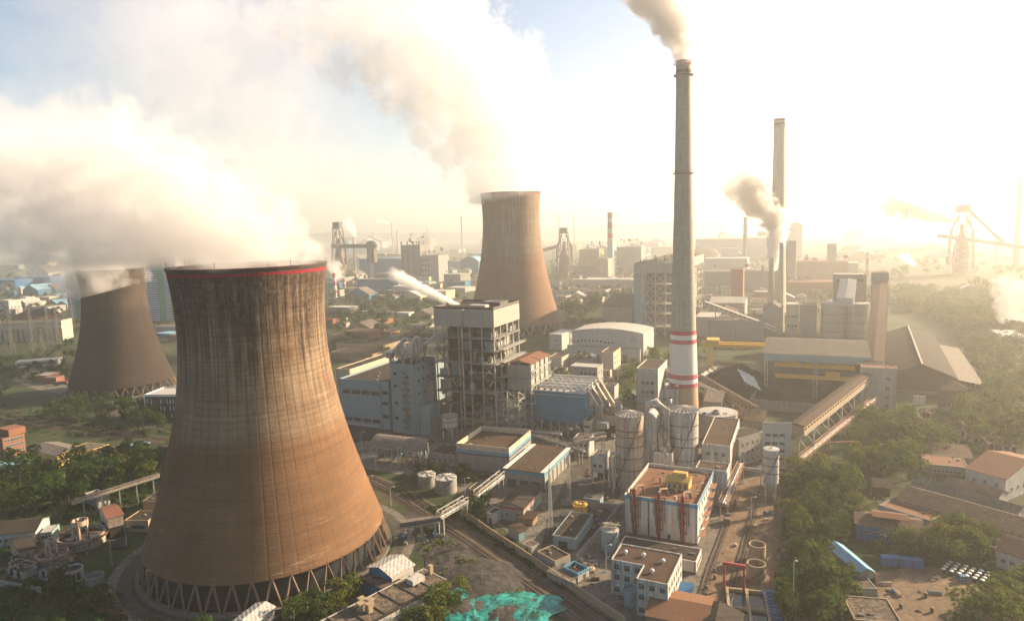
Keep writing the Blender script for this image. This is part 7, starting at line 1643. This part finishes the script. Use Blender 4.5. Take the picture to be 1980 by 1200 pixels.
works('rounded teal shed at the left flank of the middle tower', 890, 925, 505, 530, 40, 'w_blue', 'r_blue', 30, roof='arch', n=0)
works('green-roofed strip shed in the trees behind the boiler house', 632, 676, 593, 610, 20, 'w_greyclad', 'r_light', 31, n=0); works('long brick workshop with open bays behind the narrow cream hall', 665, 714, 640, 655, 24, 'w_brick', 'r_tile', 32, n=0); works('small red-walled block by the brick workshop', 722, 742, 618, 626, 20, 'w_brick', 'r_red', 33, n=0); works('red brick hut touching the edge of the stained tower', 630, 643, 616, 634, 14, 'w_brick', 'r_red', 34, n=0); works('orange hut in the trees left of the boiler house roof', 792, 804, 588, 596, 12, 'w_brick', 'r_red', 35, n=0)
works('low white wall-like shed among trees behind the turbine hall', 690, 790, 602, 608, 14, 'w_white', 'r_light', 36, n=0); works('tan flat sheds behind the roof vessels of the office block', 650, 740, 664, 676, 30, 'w_tan', 'r_dark', 37, n=0); works('dark long shed behind the narrow cream hall', 640, 720, 680, 694, 25, 'w_brown', 'r_dark', 38, n=0)
works('works block with tan front left of the banded chimney', 1120, 1158, 482, 530, 40, 'w_tan', 'r_grey', 41, n=12); works('works block right of the banded chimney with thin mast', 1192, 1240, 478, 528, 40, 'w_grey', 'r_grey', 42, n=12); works('long pale shed below the banded chimney', 1104, 1230, 540, 560, 40, 'w_clad', 'r_light', 43, n=8); works('long grey shed in front of the greenish blast furnace', 1066, 1150, 514, 530, 50, 'w_greyclad', 'r_grey', 44, n=6); works('brown long roof right of the middle tower', 1062, 1170, 560, 576, 30, 'w_grey', 'r_brown', 45, n=6)
works('white row of houses beyond the dark round trees', 1095, 1165, 574, 584, 12, 'w_white', 'r_tile', 46, n=0); works('works stacks and vessels beside the pale blue shaft', 1155, 1176, 500, 545, 30, 'w_rust', 'r_grey', 47, n=14)
works('very long grey hall in the haze behind the slim teal stack', 1345, 1530, 463, 500, 90, 'w_greyclad', 'r_grey', 51, n=4); works('hazy hall with ribbed bay left of the slim teal stack', 1362, 1445, 500, 530, 60, 'w_clad', 'r_light', 52, n=4); works('broad hazy grey hall behind the pink tower', 1362, 1490, 525, 560, 60, 'w_greyclad', 'r_grey', 53, n=4)
works('faint arched hall top right of the second chimney', 1522, 1552, 436, 500, 60, 'w_grey', 'r_grey', 54, roof='arch', n=0); works('faint framed block right of the second chimney', 1516, 1540, 466, 560, 40, 'w_greyclad', 'r_grey', 55, n=8)
works('reddish low works in the haze behind the head house', 1540, 1640, 506, 540, 60, 'w_brick', 'r_orange', 56, n=6); works('long reddish shed left of the twin bunker', 1520, 1612, 545, 575, 40, 'w_brick', 'r_red', 57, n=4); works('faint square tower in the glare', 1600, 1618, 472, 540, 30, 'w_grey', 'r_grey', 58, n=0)
works('pale bluish block behind the head house', 1615, 1660, 508, 535, 40, 'w_bluegrey', 'r_light', 59, n=3); works('pale roofed warehouse near the right edge under the white steam', 1936, 1990, 650, 668, 40, 'w_grey', 'r_light', 60, n=0)
rr = random.Random(99); HZ = 'low shed in the faded industrial skyline'; 
for i in range(64):
    px = rr.uniform(640, 1960); yb = rr.uniform(470, 512) - (px-990)*.012; w = rr.uniform(14, 60); h = rr.uniform(4, 14)*(1 if rr.random() < .8 else 1.8)
    if yb-h < 440-(px-990)*.03+14: yb = 462 - (px-990)*.03 + h
    b = bld('factory_shed', HZ, 'shed', (px, yb-h), px+w, yb=yb, dep=rr.uniform(30, 80), wm=rr.choice(['w_grey', 'w_tan', 'w_greyclad', 'w_clad', 'w_brown', 'w_blue']), rm=rr.choice(['r_grey', 'r_light', 'r_brown', 'r_steel']), par=.3, roof=rr.choice(['flat', 'flat', 'gable', 'arch']), group='sheds of the faded skyline')
for i in range(26):
    px = rr.uniform(-10, 330); yb = rr.uniform(505, 600); w = rr.uniform(14, 46); h = rr.uniform(5, 11)
    bld('works_shed', 'low works shed scattered at far left under the steam', 'shed', (px, yb-h), px+w, yb=yb, dep=rr.uniform(15, 50), wm=rr.choice(['w_grey', 'w_tan', 'w_white', 'w_blue', 'w_cream']), rm=rr.choice(['r_grey', 'r_light', 'r_brown', 'r_blue']), par=.3, roof=rr.choice(['flat', 'gable']), group='works sheds at far left')
for i in range(22):
    px = rr.uniform(1500, 1960); yb = rr.uniform(535, 600); w = rr.uniform(14, 40); h = rr.uniform(4, 9)
    bld('hazy_house', 'small pale house sunk in the golden haze at right', 'house', (px, yb-h), px+w, yb=yb, dep=rr.uniform(10, 30), wm=rr.choice(['w_grey', 'w_tan', 'w_white']), rm=rr.choice(['r_tile', 'r_light', 'r_brown']), par=.3, roof=rr.choice(['flat', 'gable']), group='houses sunk in the haze')

def town(label, group, pg, n, seed, wr, hr, wms, rms, name='works_shed', cat='shed', roofs=('flat', 'flat', 'gable')):
    r = random.Random(seed); x0, x1 = min(a[0] for a in pg), max(a[0] for a in pg); y0, y1 = min(a[1] for a in pg), max(a[1] for a in pg); k = 0; done = []; tr = 0
    while k < n and tr < 4000:
        tr += 1; px, yb = r.uniform(x0, x1), r.uniform(y0, y1); w = r.uniform(*wr)
        if not inside(px, yb, pg) or any(abs(px-a) < (w+c)*.55 and abs(yb-b_) < 9 for a, b_, c in done): continue
        k += 1; done.append((px, yb, w)); h = r.uniform(*hr)
        b = bld(name, label, cat, (px-w/2, yb-h), px+w/2, yb=yb, dep=w*gp(px, yb).length/FPX*r.uniform(.5, 1.4), wm=r.choice(wms), rm=r.choice(rms), par=.35, roof=r.choice(roofs), group=group, yaw=GRID+r.choice((0, 0, 0, -4, 5)))
        if h > 9: wins(b, 'f', (.25, .62), max(2, int(b.W/4)), 1.6, 1.5, simple=True)
town('low workshop between the trees behind the turbine hall', 'workshops behind the turbine hall', [(640,600),(700,580),(840,580),(836,640),(720,700),(640,700)], 20, 5, (12, 40), (4, 9), ('w_grey', 'w_tan', 'w_brick', 'w_cream', 'w_brown'), ('r_dark', 'r_grey', 'r_tile', 'r_red'))
town('grey works building packed beside the blast furnace', 'works buildings beside the blast furnace', [(640,545),(900,530),(905,570),(800,585),(640,580)], 26, 6, (14, 44), (6, 15), ('w_grey', 'w_bluegrey', 'w_cream', 'w_clad', 'w_blue'), ('r_grey', 'r_light', 'r_steel', 'r_blue'))
town('pale works building packed right of the middle tower', 'works buildings right of the middle tower', [(1060,545),(1240,540),(1230,575),(1180,590),(1075,590)], 20, 7, (14, 40), (6, 14), ('w_grey', 'w_clad', 'w_cream', 'w_tan'), ('r_grey', 'r_light', 'r_brown'))
town('small building packed at far left behind the pylons', 'small buildings at far left', [(-5,570),(122,560),(124,610),(-5,610)], 18, 8, (8, 30), (5, 13), ('w_white', 'w_grey', 'w_cream', 'w_blue'), ('r_light', 'r_grey', 'r_blue', 'r_red'))
town('small building in the hazy quarter right of the second chimney', 'buildings right of the second chimney', [(1520,560),(1585,560),(1585,640),(1520,640)], 9, 9, (14, 34), (8, 20), ('w_grey', 'w_clad', 'w_cream'), ('r_grey', 'r_light'))
town('hazy building between the tall chimney and the second chimney', 'buildings between the two chimneys', [(1345,560),(1480,555),(1480,640),(1400,640),(1350,600)], 16, 10, (18, 46), (8, 18), ('w_grey', 'w_clad', 'w_cream', 'w_brick'), ('r_grey', 'r_light', 'r_brown'))
town('small house among the hazy trees at the right', 'houses among the hazy trees', [(1730,800),(1850,780),(1990,800),(1990,880),(1860,880),(1760,870)], 12, 11, (20, 44), (10, 16), ('w_white', 'w_tan', 'w_brick'), ('r_tile', 'r_orange', 'r_brown'), 'cottage', 'cottage', ('gable', 'flat'))
town('low service building on the lanes behind the filter house', 'service buildings behind the filter house', [(1062,725),(1100,710),(1165,720),(1225,740),(1220,775),(1180,745)], 6, 12, (16, 30), (8, 14), ('w_white', 'w_cream', 'w_grey'), ('r_brown', 'r_grey'))
town('little shed huddled round the clarifiers', 'sheds round the clarifiers', [(0,1080),(70,1080),(110,1130),(20,1130)], 4, 13, (22, 36), (12, 16), ('w_grey', 'w_tan', 'w_bluegrey'), ('r_dark', 'r_rubble'))
# ------------------------------------------------------------------ steam and smoke
plume('wide bank of cream steam rolling left from the stained front tower', C1 + Vector((15, 0, 84)), (-.80, .12, .62), 128, 31, 50, (-12, 22, -34), .075, nsc=2.0, amp=1.35, clipz=98.0, clipw=4, fade=(.6, 1), rexp=.9, fill=.70, soft=.17, aniso=.0, color=(.84,.83,.82))
plume('tall cream steam cloud at the far left over the shaded tower', C2 + Vector((2, -2, T2H-16)), (-.22, .0, 1), 165, 34, 104, (-85, 30, -10), .042, nsc=2.1, amp=1.4, fade=(.55, 1), soft=.18, aniso=.0, rexp=.75, color=(.87,.86,.85), fill=.72, start_fade=.005)
plume('grey and white steam billowing up from the middle tower', C3 + Vector((0, 0, H3-8)), (-.17, .0, 1), 285, 48, 150, (-175, 20, 0), .027, nsc=2.1, amp=1.4, soft=.2, fade=(.65, 1), rexp=.7, fill=.74, aniso=.0, color=(.85,.85,.85))
plume('thin veil of old smoke spread across the upper left sky', C3 + Vector((-150, 40, H3+90)), (-.93, .1, .22), 460, 90, 190, (0, 60, 90), .0032, nsc=1.6, amp=1.2, fade=(.5, 1), aniso=.1, color=(.9,.88,.86), start_fade=.25, name='smoke_veil', cat='smoke')
plume('dense curling smoke leaving the top of the tall banded chimney', b1 + Vector((0, 0, HC1-3)), (-.06, .0, 1), 70, 4.4, 30, (-40, 8, 0), .35, nsc=1.5, amp=1.0, fade=(.75, 1), color=(.92,.90,.87), aniso=.1, rexp=.9, name='smoke_plume', cat='smoke')
def puff(label, px, py, yb, px2, py2, r0, r1, bend, dens, **kw):
    """plume between two picture points above the ground row yb"""
    a = roofpoint(px, py, yb); k = math.hypot(a.x, a.y); d = ray(px2, py2); s = k/math.hypot(d.x, d.y); q = CAMP + d*s; w = k/FPX
    plume(label, a, q-a, (q-a).length, r0*w, r1*w, Vector(bend)*w, dens/w, **kw)
puff('bright white steam streak blowing left off the boiler house roof', 889, 592, 815, 742, 528, 5, 17, (0, 0, 8), .30, nsc=1.6, amp=.9, fade=(.7, 1), aniso=.1, rexp=.8)
puff('white steam twisting up from the two short tapering stacks', 1493, 524, 620, 1506, 425, 7, 24, (0, 0, 0), .4, nsc=1.6, amp=.9, fade=(.8, 1), aniso=.2, rexp=.8)
puff('tan smoke drifting up and left above the second chimney base', 1505, 440, 620, 1405, 320, 18, 44, (12, 0, -14), .16, nsc=1.6, amp=1.3, fade=(.55, 1), color=(.86,.82,.76), aniso=.1, name='smoke_plume', cat='smoke')
puff('dazzling white steam cloud at the right edge', 1952, 628, 640, 1978, 530, 16, 44, (0, 0, 0), .05, nsc=1.7, amp=1.4, fade=(.7, 1), aniso=.0, color=(.82,.81,.8))
puff('long tan smoke trail leaving the pale hazy blast furnace', 1838, 428, 530, 1682, 384, 6, 38, (0, 0, 0), .2, nsc=2.2, amp=1.4, fill=.75, fade=(.7, 1), color=(.62,.56,.48), aniso=0, rexp=.9, name='smoke_plume', cat='smoke')
puff('small white steam puff above the thin dark stack', 688, 458, 540, 667, 420, 3.5, 13, (0, 0, 0), .16, nsc=1.4, amp=.9, fade=(.6, 1))
puff('thin white smoke streak trailing from a far stack', 759, 432, 490, 722, 426, 1.6, 6, (0, 0, 0), .2, fade=(.6, 1), name='smoke_plume', cat='smoke')
puff('soft steam puff beside the rim of the stained tower', 655, 545, 566, 642, 495, 12, 18, (0, 0, 0), .07, fade=(.5, 1), start_fade=.2)
puff('bright little steam puff low in the golden glare', 1770, 512, 545, 1738, 490, 4, 10, (0, 0, 0), .3, fade=(.6, 1))
for i, p in enumerate(PROTO):
    if i not in USED:
        for c in KIDS.get(p, []): bpy.data.objects.remove(c)
        bpy.data.objects.remove(p)
